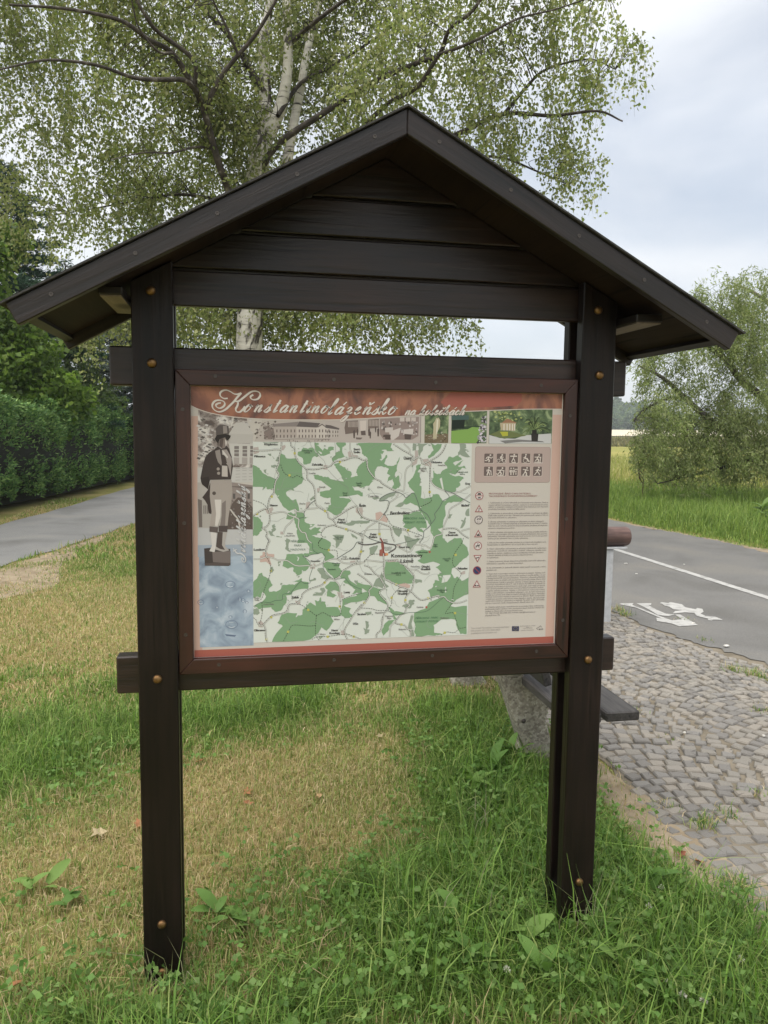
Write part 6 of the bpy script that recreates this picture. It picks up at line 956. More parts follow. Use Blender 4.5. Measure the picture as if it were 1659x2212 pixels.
def hang_crown(name_twigs, name_leaves, parent, clumps, limb_pts, seed, leaf_l, leaf_w, pal, per_len, hang, droop=1.0, twig_r=.0035, spread=.3):
    r = np.random.default_rng(seed); A = Acc(); LP = []; LA = []
    for (px, py, Y, rad, n) in clumps:
        c = at(px, py, Y)
        for _ in range(n):
            d = r.normal(0, 1, 3); d *= rad * r.uniform(.15, 1) ** .5 / np.linalg.norm(d); d[1] *= 1.5; a = c + d + np.array([0, 0, hang * .38])
            j = np.argmin(((limb_pts - a) ** 2).sum(1) + r.uniform(0, .1)); s = limb_pts[j]; gap = np.linalg.norm(a - s)
            ln = hang * r.uniform(.45, 1.35); out = unit(a - s); out[2] = 0
            pts = [a, a + out * .10 * ln + np.array([0, 0, -.04 * ln]), a + out * .22 * ln + np.array([r.normal(0, .04), r.normal(0, .04), -.4 * ln * droop]), a + out * .28 * ln + np.array([r.normal(0, .06), r.normal(0, .06), -1.0 * ln * droop])]
            Q = spline(pts, 3)
            if gap < .95 and r.uniform() < .5: m = (s + a) / 2 + np.array([r.normal(0, .06), r.normal(0, .06), .1 * gap]); Q2 = spline([s, m, a], 3); A.add(*tube(Q2, np.linspace(twig_r * 2.2, twig_r, len(Q2)), 3))
            A.add(*tube(Q, np.linspace(twig_r, twig_r * .35, len(Q)), 3))
            k = max(3, int(ln * per_len)); t = r.uniform(0, 1, k) ** .85 * (len(Q) - 1); i0 = np.minimum(t.astype(int), len(Q) - 2); f = (t - i0)[:, None]
            P = Q[i0] * (1 - f) + Q[i0 + 1] * f + r.normal(0, .012 + .05 * spread, (k, 3)); LP.append(P); ax = r.normal(0, .55, (k, 3)) + np.array([0, 0, -.85]) * droop + out * .25; LA.append(unit(ax))
    P = np.concatenate(LP); ax = np.concatenate(LA); n = len(P)
    tone = palette(r, pal, n); big = 1 + .22 * vnoise(P[:, [0, 2]], 1.7, seed) + .12 * vnoise(P[:, [1, 2]], 4, seed + 1); tone = tone * np.clip(big, .6, 1.5)[:, None]
    V, F, T = leaves(P, leaf_l * r.uniform(.5, 1.45, n), leaf_w * r.uniform(.5, 1.4, n), ax, tone, seed + 2)
    if name_twigs: link(name_twigs, A.mesh(name_twigs), TWIG, parent)
    link(name_leaves, np_mesh(name_leaves, V, F, T), LEAF, parent); return n
BP = [(0.19, 0.235, 0.075), (0.225, 0.265, 0.085), (0.26, 0.285, 0.115), (0.15, 0.19, 0.06), (0.31, 0.325, 0.16)]
cl = []
r_ = np.random.default_rng(77)
for gx in range(-130, 1040, 105):
    for gy in range(-170, 560, 105):
        roofy = 655 - (gx - 10) * .49 if gx < 881 else 228 + (gx - 881) * .69
        if gy > roofy + 70: continue
        n = 60 if 230 < gx < 900 else 46
        if gx < 60 and 200 < gy < 480: n = 12
        if 60 < gx < 260 and 150 < gy < 460: n = 20
        if gx < 30 and gy > 300: n = 0
        if gx < 120 and gy > 470: n = 0
        if gx > 900: n = 26
        cl.append((gx + r_.normal(0, 25), gy + r_.normal(0, 25), BY + (r_.uniform(-.4, 2.2) if 480 < gx < 720 and gy < 470 else r_.uniform(-1.0, 2.2) if gx < 620 else r_.uniform(-2.2, 1.6)), .62, n))
for (px, py, n, rad) in [(1080, -60, 24, .6), (1200, -90, 22, .6), (1090, 60, 24, .55), (1190, 30, 22, .5), (1260, -20, 16, .45), (1040, 180, 24, .5), (1130, 170, 16, .45), (1210, 130, 17, .4), (1280, 150, 14, .35), (1340, 185, 12, .28), (1230, 250, 12, .3), (1262, 262, 12, .25), (1010, 270, 14, .4), (1100, 300, 8, .35), (1160, 250, 8, .3), (1150, 370, 12, .35), (1210, 390, 20, .36), (1240, 425, 14, .3), (1120, 350, 8, .3), (1000, 360, 8, .4), (1250, 60, 10, .4), (1310, 230, 8, .25)]:
    cl.append((px, py - 30, BY - 1.2 + r_.uniform(-.7, .7), rad, n))
for px in range(250, 1000, 60):
    for py in (625, 700): cl.append((px, py + r_.normal(0, 12), BY + (r_.uniform(.4, 1.8) if 480 < px < 600 else r_.uniform(-.8, 1.8)), .5, 40 if px < 930 else 12))
cl += [(980, 700, BY - .5, .25, 10), (1010, 735, BY - .5, .15, 4)]
NB = hang_crown('twigs', 'crown', birch, cl, limb_pts, 51, .052, .044, BP, 56, .66, 1.0, .003, .85)
# ---------------------------------------------------------------- generic broadleaf and conifer builders
def broadleaf(name, label, loc, h, clumps, pal, seed, leaf, trunk_r=.15, mat=BARK_D, group=None, n_scale=1.0):
    r = np.random.default_rng(seed); root = empty(name, (loc[0], loc[1], 0), label, 'tree', group); A = Acc(); top = np.array([loc[0], loc[1], h * .8])
    Q = spline([(loc[0], loc[1], -.1), (loc[0] + .1, loc[1], h * .3), top], 6); A.add(*tube(Q, np.linspace(trunk_r, trunk_r * .25, len(Q)), 8)); PP = []; AX = []
    for (c, rad, n) in clumps:
        c = np.asarray(c, float); s = Q[min(len(Q) - 1, int(np.clip((c[2] - rad) / h, .1, 1) * len(Q)))]; B = spline([s, (s + c) / 2 + np.array([0, 0, .2]), c], 4); A.add(*tube(B, np.linspace(trunk_r * .35, trunk_r * .07, len(B)), 5))
        n = int(n * n_scale); d = unit(r.normal(0, 1, (n, 3))); rr = rad * r.uniform(.1, 1, n) ** .45; lump = 1 + .25 * np.sin(d[:, :1] * 5 + seed) * np.sin(d[:, 2:] * 6) ; P = c + d * rr[:, None] * lump * np.array([1, 1, .8]); PP.append(P); AX.append(unit(d * .6 + r.normal(0, .6, (n, 3)) + np.array([0, 0, -.35])))
    P = np.concatenate(PP); ax = np.concatenate(AX); n = len(P); tone = palette(r, pal, n) * np.clip(1 + .25 * vnoise(P[:, [0, 2]], 1.5, seed) + .1 * vnoise(P[:, [1, 2]], 3, seed), .5, 1.6)[:, None]
    V, F, T = leaves(P, leaf[0] * r.uniform(.6, 1.3, n), leaf[1] * r.uniform(.6, 1.3, n), ax, tone, seed + 3)
    link('trunk', A.mesh('trunk', True), mat, root); link('crown', np_mesh('crown', V, F, T), LEAF, root); return root
def conifer(name, label, loc, h, r0, pal, seed, nb, needle, per, up=0.0, base_z=.3, power=1.0):
    r = np.random.default_rng(seed); root = empty(name, (loc[0], loc[1], 0), label, 'tree'); A = Acc(); Q = np.array([(loc[0], loc[1], z) for z in np.linspace(-.1, h, 8)]); A.add(*tube(Q, np.linspace(.14 * h / 6, .015, 8), 7)); PP = []; AX = []
    for k in range(nb):
        z = base_z + (h - base_z) * (k + r.uniform()) / nb; ln = r0 * (1 - (z / h)) ** power * r.uniform(.75, 1.15) + .12; a = k * 2.4 + r.normal(0, .3); d = np.array([math.cos(a), math.sin(a), 0]); s = np.array([loc[0], loc[1], z])
        B = spline([s, s + d * ln * .5 + np.array([0, 0, (.08 + up * .3) * ln]), s + d * ln + np.array([0, 0, (-.16 + up) * ln])], 4); A.add(*tube(B, np.linspace(.022, .005, len(B)), 3)); n = int(per * ln) + 8
        t = r.uniform(.12, 1, n) * (len(B) - 1); i0 = np.minimum(t.astype(int), len(B) - 2); f = (t - i0)[:, None]; side = np.cross(d, [0, 0, 1]); wd = (.30 * ln * (1 - t / (len(B) - 1)) + .10)
        off = r.normal(0, .55, n) * wd; P = B[i0] * (1 - f) + B[i0 + 1] * f + side * off[:, None] + np.array([0, 0, 1]) * (r.normal(0, .035, n) - .22 * np.abs(off))[:, None]; PP.append(P); AX.append(unit(d * .7 + side * (np.sign(off) * .8)[:, None] + r.normal(0, .35, (n, 3)) + np.array([0, 0, up])))
    P = np.concatenate(PP); ax = np.concatenate(AX); n = len(P); tone = palette(r, pal, n); V, F, T = leaves(P, needle[0] * r.uniform(.6, 1.3, n), needle[1] * r.uniform(.7, 1.3, n), ax, tone, seed + 1, .05)
    link('trunk', A.mesh('trunk', True), BARK_D, root); link('crown', np_mesh('crown', V, F, T), NEEDLE, root); return root
def cl_px(lst): return [(at(px, py, Y), rad, n) for px, py, Y, rad, n in lst]
MAP = [(0.095, 0.16, 0.030), (0.12, 0.19, 0.038), (0.07, 0.12, 0.024), (0.155, 0.22, 0.052)]
m0 = at(-70, 900, 17)
broadleaf('maple_tree', 'bright green leafy maple rising behind the clipped hedge', (m0[0], m0[1]), 7, cl_px([(-60, 560, 17, .95, 1500), (0, 700, 17, .85, 1400), (60, 760, 17, .75, 1200), (-10, 800, 16.6, .8, 1300), (100, 830, 17, .7, 1000), (-90, 700, 17, 1.1, 1500), (10, 520, 17.4, .55, 700), (150, 860, 17.5, .6, 800), (0, 880, 16.6, .7, 900), (90, 890, 16.8, .7, 900)]), MAP, 61, (.13, .12), .13)
PINEC = [(0.032, 0.07, 0.042), (0.045, 0.09, 0.052), (0.065, 0.112, 0.07), (0.024, 0.054, 0.032)]
p0_ = at(30, 900, 21); ptop = at(30, 395, 21)[2]
conifer('pine_tree', 'dark green pine standing tall beside the bright maple', (p0_[0], p0_[1]), ptop + .5, 3.2, PINEC, 63, 120, (.16, .028), 330, .35, 1.0, .75)
p1_ = at(150, 900, 25); conifer('dark_spruce', 'dark spruce with sparse dead lower branches behind the pine', (p1_[0], p1_[1]), at(150, 560, 25)[2], 2.2, PINEC, 64, 80, (.14, .03), 180, -.05, .5, .8)
BLU = [(0.13, 0.165, 0.145), (0.18, 0.215, 0.19), (0.08, 0.115, 0.085), (0.23, 0.26, 0.235), (0.05, 0.075, 0.05)]
p2_ = at(268, 900, 23); conifer('blue_spruce', 'silvery blue spruce behind the far end of the hedge', (p2_[0], p2_[1]), at(260, 640, 23)[2], 2.3, BLU, 65, 120, (.12, .035), 270, .06, .4, .7)
DKL = [(0.07, 0.105, 0.035), (0.09, 0.13, 0.042), (0.05, 0.08, 0.027)]
b0_ = at(180, 900, 21); broadleaf('dark_shrub_tree', 'dark leafy tree between the maple and the blue spruce', (b0_[0], b0_[1]), 4.6, cl_px([(140, 800, 21, .95, 1300), (190, 850, 21, .8, 1100), (110, 850, 20.5, .8, 1100), (170, 730, 21.5, .7, 900), (215, 880, 20.6, .7, 900)]), DKL, 67, (.11, .09), .12)
b1_ = at(330, 900, 33); broadleaf('broadleaf_tree', 'rounded green tree far behind the board and the path', (b1_[0], b1_[1]), 8.5, cl_px([(330, 700, 33, 2.0, 1500), (240, 640, 33, 1.7, 1200), (420, 640, 33, 2.0, 1300), (330, 560, 33, 1.8, 1200), (400, 770, 33, 1.9, 1200), (250, 770, 33, 1.7, 1100)]), [(0.06, 0.09, 0.03), (0.08, 0.115, 0.035), (0.045, 0.07, 0.022)], 68, (.16, .13), .22)
# ---------------------------------------------------------------- clipped hedge along the path
def hedge():
    r = np.random.default_rng(71); root = empty('hedge', (-4.4, 12.5, 0), 'long dense dark green hedge clipped along the narrow path', 'hedge')
    C = spline([(-6.9, 3.5), (-5.9, 8), (-5.05, 12), (-4.25, 16), (-3.55, 21), (-2.6, 27), (-1.6, 33)], 12); seg = np.linalg.norm(np.diff(C, axis=0), axis=1); cum = np.append(0, np.cumsum(seg)); n = 120000
    t = r.uniform(0, cum[-1], n) ; cx = np.interp(t, cum, C[:, 0]); cy = np.interp(t, cum, C[:, 1]); tx = np.interp(t, cum, np.gradient(C[:, 0], cum)); ty = np.interp(t, cum, np.gradient(C[:, 1], cum)); nrm = unit(np.stack([ty, -tx], -1))
    a = r.uniform(-.25 * np.pi, 1.1 * np.pi, n); hgt = 2.05 + .10 * np.sin(t * 1.9) + .08 * np.sin(t * 4.3 + 1); wid = .78 + .10 * np.sin(t * 2.7) + .07 * np.sin(t * 6.1)
    ca, sa = np.cos(a), np.sin(a); e = .5; off = np.sign(ca) * np.abs(ca) ** e * wid; z = hgt * .52 + np.sign(sa) * np.abs(sa) ** e * hgt * .5
    depth = 1 - r.gamma(1.3, .05, n); lump = 1 + .07 * np.sin(t * 7 + z * 5) + .05 * np.sin(t * 13 - z * 9); off = off * depth * lump; z = np.clip(hgt * .5 + (z - hgt * .5) * depth * lump, .05, None)
    keep = r.uniform(0, 1, n) < np.where((off > -.3), 1, .25); P = np.stack([cx + nrm[:, 0] * off, cy + nrm[:, 1] * off, z], -1)[keep]; sg = np.sign(off[keep])[:, None]; ax = unit(np.concatenate([nrm[keep] * sg * .7, np.full((keep.sum(), 1), .35)], 1) + r.normal(0, .5, (keep.sum(), 3)))
    pal = [(0.095, 0.185, 0.062), (0.13, 0.23, 0.075), (0.165, 0.275, 0.09), (0.065, 0.135, 0.046), (0.22, 0.33, 0.11)]
    m = len(P); tone = palette(r, pal, m) * np.clip(1 + .3 * vnoise(P[:, [1, 2]], 1.8, 5), .5, 1.6)[:, None]; V, F, T = leaves(P, .085 * r.uniform(.6, 1.4, m), .034 * r.uniform(.7, 1.4, m), ax, tone, 72, .06)
    link('foliage', np_mesh('foliage', V, F, T), NEEDLE, root)
    A = Acc()
    for tt in np.arange(.4, cum[-1], .8): x, y = np.interp(tt, cum, C[:, 0]), np.interp(tt, cum, C[:, 1]); A.add(*tube([(x, y, -.05), (x + r.normal(0, .05), y, .8), (x + r.normal(0, .1), y + r.normal(0, .1), 1.6)], [.035, .028, .01], 5))
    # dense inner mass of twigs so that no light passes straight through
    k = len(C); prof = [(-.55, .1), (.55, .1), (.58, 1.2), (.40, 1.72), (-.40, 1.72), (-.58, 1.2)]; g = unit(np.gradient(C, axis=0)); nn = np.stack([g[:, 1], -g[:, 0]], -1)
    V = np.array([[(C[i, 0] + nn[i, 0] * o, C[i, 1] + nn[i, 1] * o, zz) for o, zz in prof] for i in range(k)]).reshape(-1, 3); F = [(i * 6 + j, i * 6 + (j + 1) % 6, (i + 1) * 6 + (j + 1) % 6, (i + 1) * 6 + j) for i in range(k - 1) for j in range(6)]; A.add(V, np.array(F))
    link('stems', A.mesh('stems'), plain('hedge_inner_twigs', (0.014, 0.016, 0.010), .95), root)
hedge()
# ---------------------------------------------------------------- willow on the right
WP = [(0.22, 0.275, 0.10), (0.265, 0.31, 0.125), (0.185, 0.235, 0.082), (0.31, 0.34, 0.165), (0.15, 0.195, 0.068)]
WY = 13.5
wbase = gnd(1790, 1085); wy = float(wbase[1]); WY = wy
willow = empty('willow_tree', (wbase[0], wbase[1], 0), 'spreading grey green willow with low boughs beyond the cycle road', 'tree')
kw2 = 1.0 / FPX * (WY + 4)
wst = [([wbase + np.array([0, 0, -.1])] + L3([(1780, 1030), (1740, 980), (1690, 945)], wy, wy), 26 * kw2, 18 * kw2), (L3([(1740, 1010), (1700, 1045), (1659, 1018), (1600, 960), (1530, 905), (1480, 860), (1430, 815), (1380, 790)], wy, wy - 1.0), 14 * kw2, 2 * kw2), (L3([(1690, 945), (1659, 872), (1600, 820), (1560, 770), (1500, 735), (1440, 705), (1400, 690)], wy, wy - .6), 10 * kw2, 2 * kw2), (L3([(1690, 945), (1720, 800), (1700, 700), (1640, 640), (1580, 610)], wy, wy + 1), 12 * kw2, 2 * kw2)]
limb_obj('trunk', wst, willow, noise_mat('grey_willow_bark', [(0.3, (0.05, 0.045, 0.035)), (0.7, (0.14, 0.125, 0.10))], 14, 6, .9, .5, 40), 7)
wl = [(L3([(1480, 860), (1440, 862), (1400, 880), (1370, 905)], wy - .8, wy - 1.2), 3 * kw2, 1 * kw2), (L3([(1530, 905), (1480, 925), (1430, 930)], wy - .5, wy - 1), 3 * kw2, 1 * kw2), (L3([(1560, 770), (1530, 700), (1500, 640)], wy - .3, wy), 3 * kw2, 1 * kw2), (L3([(1640, 985), (1560, 1010), (1480, 1030), (1420, 1045)], wy - .4, wy - 1), 4 * kw2, 1 * kw2), (L3([(1600, 820), (1620, 740), (1630, 660)], wy, wy + .4), 3 * kw2, 1 * kw2)]
limb_obj('bough', wl, willow, BARK_D, 5)
wpts = np.concatenate([spline(P, 8) for P, a, b in wst[1:] + wl]); wc = []
for (px, py, rad, n) in [(1400, 690, .45, 20), (1450, 720, .5, 26), (1400, 760, .35, 14), (1500, 650, .55, 40), (1560, 620, .6, 52), (1640, 610, .6, 56), (1540, 690, .5, 34), (1600, 690, .6, 50), (1650, 720, .6, 52), (1590, 760, .5, 34), (1660, 800, .6, 46), (1500, 780, .35, 14), (1420, 820, .35, 14), (1470, 820, .35, 12), (1540, 840, .4, 20), (1620, 850, .5, 34), (1380, 800, .2, 6)]: wc.append((px, py + (48 if py < 740 else 15), wy - .6 + r_.uniform(-.6, .6), rad * 1.1, int(n * 1.5)))
for px in range(1425, 1700, 40):
    for py in range(900, 1030, 40): wc.append((px + r_.normal(0, 10), py + r_.normal(0, 8), wy - .9 + r_.uniform(-.8, .8), .42, 26))
for px, py in ((1395, 960), (1400, 1000), (1400, 915)): wc.append((px, py, wy - 1, .25, 18))
hang_crown('twigs', 'crown', willow, wc, wpts, 81, .095, .023, WP, 80, .55, .75, .0022, .9)
# ---------------------------------------------------------------- far wood on the hill
def far_wood():
    r = np.random.default_rng(91); A = []; 
    Vs = []; Fs = []; Ts = []; n0 = 0
    pal = [(0.105, 0.15, 0.075), (0.13, 0.18, 0.085), (0.08, 0.125, 0.065), (0.16, 0.20, 0.10)]
    for k in range(340):
        px = r.uniform(1240, 1760); Y = r.uniform(330, 420); g = at(px, 930, Y); x, y = g[0], g[1]; back = (Y - 330) / 90
        top = np.interp(px, [1240, 1330, 1400, 1450, 1520, 1600, 1760], [862, 858, 860, 885, 905, 900, 890]) + r.uniform(-4, 8); zt = at(px, top, Y)[2]; z0 = terrain_z(x, y)
        h = (zt - z0) * (.55 + .45 * back); w = r.uniform(3.2, 5.2); m = 130; d = unit(r.normal(0, 1, (m, 3))); conif = r.uniform() < .3
        zz = r.uniform(0.02, 1, m); prof = (1 - zz) ** .8 if conif else np.sin(np.pi * np.clip(zz * .8 + .2, 0, 1)) ** .6
        P = np.stack([x + d[:, 0] * w * prof * (.6 if conif else 1), y + d[:, 1] * w * prof * (.6 if conif else 1), z0 + zz * h], -1); ax = unit(d * .7 + r.normal(0, .4, (m, 3))); tone = palette(r, pal, m, .8, 1.2) * (.7 if conif else 1) * r.uniform(.75, 1.25)
        V, F, T = leaves(P, 2.0 * r.uniform(.6, 1.3, m), 1.6 * r.uniform(.6, 1.3, m), ax, tone, 900 + k, .2); Vs.append(V); Fs.append(F + n0); Ts.append(T); n0 += len(V)
    tag(link('far_wood', np_mesh('far_wood', np.concatenate(Vs), np.concatenate(Fs), np.concatenate(Ts)), LEAF), 'distant wood on the rise beyond the stubble field', None, None, 'stuff')
far_wood()
# stubble field and rough grass belt in front of the wood
def field(name, Y0_, Y1_, mat, lift):
    V = []; nX = 40
    for Yv in np.linspace(Y0_, Y1_, 6):
        for q_ in np.linspace(-.1, 1.4, nX): x = q_ * Yv; V.append((x, Yv, float(terrain_z(np.array(x), np.array(Yv))) + lift))
    F = [(a * nX + b, a * nX + b + 1, (a + 1) * nX + b + 1, (a + 1) * nX + b) for a in range(5) for b in range(nX - 1)]
    tag(link(name, py_mesh(name, V, F), mat), kind='structure')
field('stubble_field', 190, 322, noise_mat('straw_stubble', [(0.3, (0.50, 0.44, 0.30)), (0.7, (0.62, 0.56, 0.42))], .6, 6, .95), .25)
tallP = np.random.default_rng(95); n = 26000
q_ = tallP.uniform(.35, 1.2, n); Yv = tallP.uniform(92, 128, n); P = np.stack([q_ * Yv, Yv, terrain_z(q_ * Yv, Yv)], -1)
pal = np.array([(0.16, 0.15, 0.06), (0.21, 0.19, 0.08), (0.12, 0.125, 0.05)])
V, F, T = blades(P, tallP.uniform(.5, 1.3, n) * (1 + .5 * vnoise(P, .12, 7)), np.full(n, .22), np.clip(tallP.gamma(2, .25, n), 0, 1), pick(tallP, pal, n), 96)
tag(link('rough_grass_belt', np_mesh('rough_grass_belt', V, F, T), GRASS), None, None, None, 'stuff')
# ================================================================== BENCH, RAIL, SMALL THINGS
def concrete_mat():
    m, nt, b, L = mat_new('exposed_aggregate_concrete'); tc = N(nt, 'ShaderNodeTexCoord'); v = N(nt, 'ShaderNodeTexVoronoi', Scale=95); n = N(nt, 'ShaderNodeTexNoise', Scale=8, Detail=6)
    r = ramp(nt, [(0.0, (0.22, 0.195, 0.165)), (0.5, (0.34, 0.31, 0.27)), (1.0, (0.48, 0.45, 0.40))]); sp_ = N(nt, 'ShaderNodeSeparateColor'); r2 = ramp(nt, [(0.3, (.6, .6, .56)), (0.7, (1.1, 1.1, 1.05))]); mu = N(nt, 'ShaderNodeMix', data_type='RGBA', blend_type='MULTIPLY'); mu.inputs['Factor'].default_value = 1
    L(tc.outputs['Object'], v.inputs['Vector']); L(tc.outputs['Object'], n.inputs['Vector']); L(v.outputs['Color'], sp_.inputs['Color']); L(sp_.outputs['Red'], r.inputs['Fac']); L(n.outputs['Fac'], r2.inputs['Fac']); L(r.outputs['Color'], mu.inputs['A']); L(r2.outputs['Color'], mu.inputs['B']); L(mu.outputs['Result'], b.inputs['Base Color'])
    bp = N(nt, 'ShaderNodeBump', Strength=.5, Distance=.004); bp.invert = True; L(v.outputs['Distance'], bp.inputs['Height']); L(bp.outputs['Normal'], b.inputs['Normal']); b.inputs['Roughness'].default_value = .9; return m
CONC = concrete_mat()
BENCHW = wood_mat('weathered_black_bench_wood', (0.016, 0.014, 0.013), (0.075, 0.068, 0.064), (0, 1, 0), .6, .6)
bench = empty('park_bench', (1.7, 1.8, 0), 'park bench of black wooden planks on pebbly concrete supports beside the cobbles', 'bench')
# side profile (x, z): foot, leg leaning back, seat bracket, back upright
prof = [(1.60, -.06), (1.82, -.06), (1.80, .03), (1.745, .10), (1.715, .22), (1.735, .33), (1.90, .352), (1.905, .392), (1.64, .372), (1.585, .46), (1.49, .80), (1.425, .80), (1.455, .50), (1.52, .33), (1.565, .20), (1.60, .10), (1.585, .03)]
for y0 in (1.26, 2.42):
    part('support', prism_me('support', prof, 'y', y0, y0 + .10, .006), CONC, bench)
for x0, x1, z in ((1.585, 1.735, .397), (1.755, 1.905, .400)):
    part('seat_plank', box_me('seat_plank', x0, x1, .74, 2.92, z, z + .042, .006), BENCHW, bench)
for s_, zc in ((0, .52), (1, .68)):
    # back planks lean with the uprights
    c = np.array([1.60 - (zc - .46) * .28 , zc]); d_ = np.array([-.27, .96]); n_ = np.array([.96, .27]); q4 = [c - d_ * .06 - n_ * .0, c + d_ * .06 - n_ * .0, c + d_ * .06 + n_ * .04, c - d_ * .06 + n_ * .04]
    part('back_plank', prism_me('back_plank', [tuple(v) for v in q4], 'y', .92 if s_ else 1.02, 2.92, .006), BENCHW, bench)
bm_ = dome_me('bench_bolt', .011, .007); bm_.materials.append(STEEL)
for x, y, z in ((1.60, 1.2595, .22), (1.55, 1.2595, .46)):
    o = bpy.data.objects.new('bolt', bm_); COL.objects.link(o); o.parent = bench; o.matrix_parent_inverse = Matrix.Translation(-Vector(bench.location)); o.location = (x, y, z)
for x in (1.66, 1.83):
    o = bpy.data.objects.new('bolt', bm_); COL.objects.link(o); o.parent = bench; o.matrix_parent_inverse = Matrix.Translation(-Vector(bench.location)); o.location = (x, 1.31, .4425); o.rotation_euler = (R(-90), 0, 0)
# timber rail on grey metal posts
rail = empty('timber_rail', (2.9, 3.9, 0), 'round brown timber rail resting on grey metal post beside the cycle road', 'railing')
W_LOG = wood_mat('reddish_brown_log', (0.055, 0.030, 0.025), (0.12, 0.07, 0.058), (1, 0, 0), .5, .3)
a0 = at(1357, 1157, 3.88); zc = a0[2] - .005
xs_ = np.array([a0[0] - 1.9, a0[0] - .03, a0[0] - .008, a0[0]]); rr_ = np.array([.083, .083, .075, .055]); Vt, Ft = tube([(x, 3.88, zc) for x in xs_], rr_, 20); Vt = list(map(tuple, Vt)); Ft = [tuple(f) for f in Ft]
Ft.append(tuple(range(60, 80))); Ft.append(tuple(range(19, -1, -1)))
lo = part('log', py_mesh('log', Vt, Ft, smooth=False), W_LOG, rail)
for p in lo.data.polygons[:-2]: p.use_smooth = True
for x in (a0[0] - .155, a0[0] - 1.6):
    part('post', box_me('post', x - .07, x + .0, 3.82, 3.94, 0, zc - .098, .004), GALV, rail); part('saddle_plate', box_me('saddle_plate', x - .12, x + .11, 3.80, 3.96, zc - .096, zc - .081, .002), GALV, rail)
# burdock by the verge, seed stalk of dock
def big_leaf_me(name, l, w):
    n = 7; V = []; F = []
    for k in range(n):
        t = k / (n - 1); ww = w * math.sin(math.pi * min(1, t * .86 + .10)) ** .75 * .5; z = .10 * l * math.sin(t * 2.4) - .16 * l * t * t
        V += [(t * l, -ww, z + .12 * ww), (t * l, 0, z - .03 * w), (t * l, ww, z + .12 * ww)]
    for k in range(n - 1): F += [(3 * k, 3 * k + 1, 3 * k + 4, 3 * k + 3), (3 * k + 1, 3 * k + 2, 3 * k + 5, 3 * k + 4)]
    return V, F
def plant(name, label, loc, nleaf, l, w, col, seed, cat='plant', group=None, tilt=(.35, .9), h=.15):
    r = np.random.default_rng(seed); root = empty(name, (loc[0], loc[1], 0), label, cat, group)
    V0, F0 = big_leaf_me(name, 1, w / l); me = py_mesh('leaf', V0, F0, np.tile(np.asarray(col), (len(V0), 1)), True); me.materials.append(GRASS)
    for k in range(nleaf):
        o = bpy.data.objects.new('leaf', me); COL.objects.link(o); o.parent = root; s = l * r.uniform(.6, 1.15); o.location = (r.normal(0, .02), r.normal(0, .02), h * r.uniform(.3, 1)); o.scale = (s, s, s); o.rotation_euler = (r.normal(0, .25), -r.uniform(*tilt), k * 2.4 + r.normal(0, .3))
    A = Acc(); A.add(*tube([(loc[0], loc[1], -.03), (loc[0], loc[1], h * .6), (loc[0], loc[1], h)], [.011 * h / .4 + .002, .009 * h / .4 + .0015, .003], 5)); link('stem', A.mesh('stem'), plain('green_stem', (0.09, 0.14, 0.04), .6), root); return root
g = gnd(1645, 1140); plant('burdock', 'large leaved burdock growing in the verge by the willow', (g[0], g[1]), 16, .27, .17, (0.17, 0.26, 0.08), 5, h=.40, tilt=(-.1, .9))
def seed_stalk():
    r = np.random.default_rng(6); g = gnd(1570 - 1, 1000); g = gnd(1570, 1090); g = at(2250 * .54 + 640 * .2686, (1400 + 1170 * .4973) * .54, 14)
    x, y = g[0], g[1]; root = empty('dock_stalk', (x, y, 0), 'single brown dock seed stalk standing in the meadow edge', 'plant'); A = Acc(); A.add(*tube([(x, y, -.05), (x + .02, y, .7), (x, y, 1.55)], [.012, .01, .004], 5))
    for k in range(10): z = .5 + .1 * k; a = r.uniform(0, 6.3); A.add(*tube([(x, y, z), (x + .10 * math.cos(a), y + .1 * math.sin(a), z + .12), (x + .12 * math.cos(a), y + .12 * math.sin(a), z + .26)], [.006, .02, .006], 5))
    link('stalk', A.mesh('stalk'), plain('brown_seed_head', (0.09, 0.06, 0.03), .9), root)
seed_stalk()
# ground cover: clover and rosettes near the board
def rosettes():
    r = np.random.default_rng(8); n = 5200; P = np.stack([r.uniform(-.6, 2.05, n), r.uniform(-.6, 1.7, n), np.zeros(n)], -1); f = lush_field(P); f = f + .6 * np.exp(-(((P[:, 0] - 1.65) / .35) ** 2 + ((P[:, 1] + .1) / .4) ** 2)); v, d = in_view(P, .1); k = v & (r.uniform(0, 1, n) < f * .9) & ~inside_cob(P[:, 0], P[:, 1]); P = P[k]; n = len(P)
    m = 3; C = np.repeat(P, m, 0); a = np.repeat(r.uniform(0, 6.3, n), m) + np.tile(np.arange(m) * 2.1, n); h = np.repeat(r.uniform(.03, .11, n), m); ax = unit(np.stack([np.cos(a), np.sin(a), r.normal(.05, .25, n * m)], -1)); C = C + np.stack([0 * h, 0 * h, h], -1)
    tone = palette(r, [(0.10, 0.19, 0.045), (0.13, 0.225, 0.055), (0.16, 0.25, 0.075)], n * m, .8, 1.2); V, F, T = leaves(C, np.repeat(r.uniform(.014, .026, n), m), np.repeat(r.uniform(.014, .024, n), m), ax, tone, 9, .1)
    tag(link('clover_leaves', np_mesh('clover_leaves', V, F, T), GRASS), None, None, None, 'stuff')
rosettes()
WEEDS = ['in the long grass between the posts', 'just in front of the right post', 'low in the long grass between the posts', 'near the middle between the two posts', 'right of the right post foot', 'at the grass edge beside the cobbles', 'close to the left post foot', 'touching the left post on its inner side', 'at the foot of the bench support', 'against the concrete bench support', 'between bench support and right post', 'in the grass strip between right post and cobbles', 'in the clover before the right post', 'on the open lawn beyond the left post', 'on the open lawn outside the left post', 'among clover beside the right post']
rw = np.random.default_rng(12)
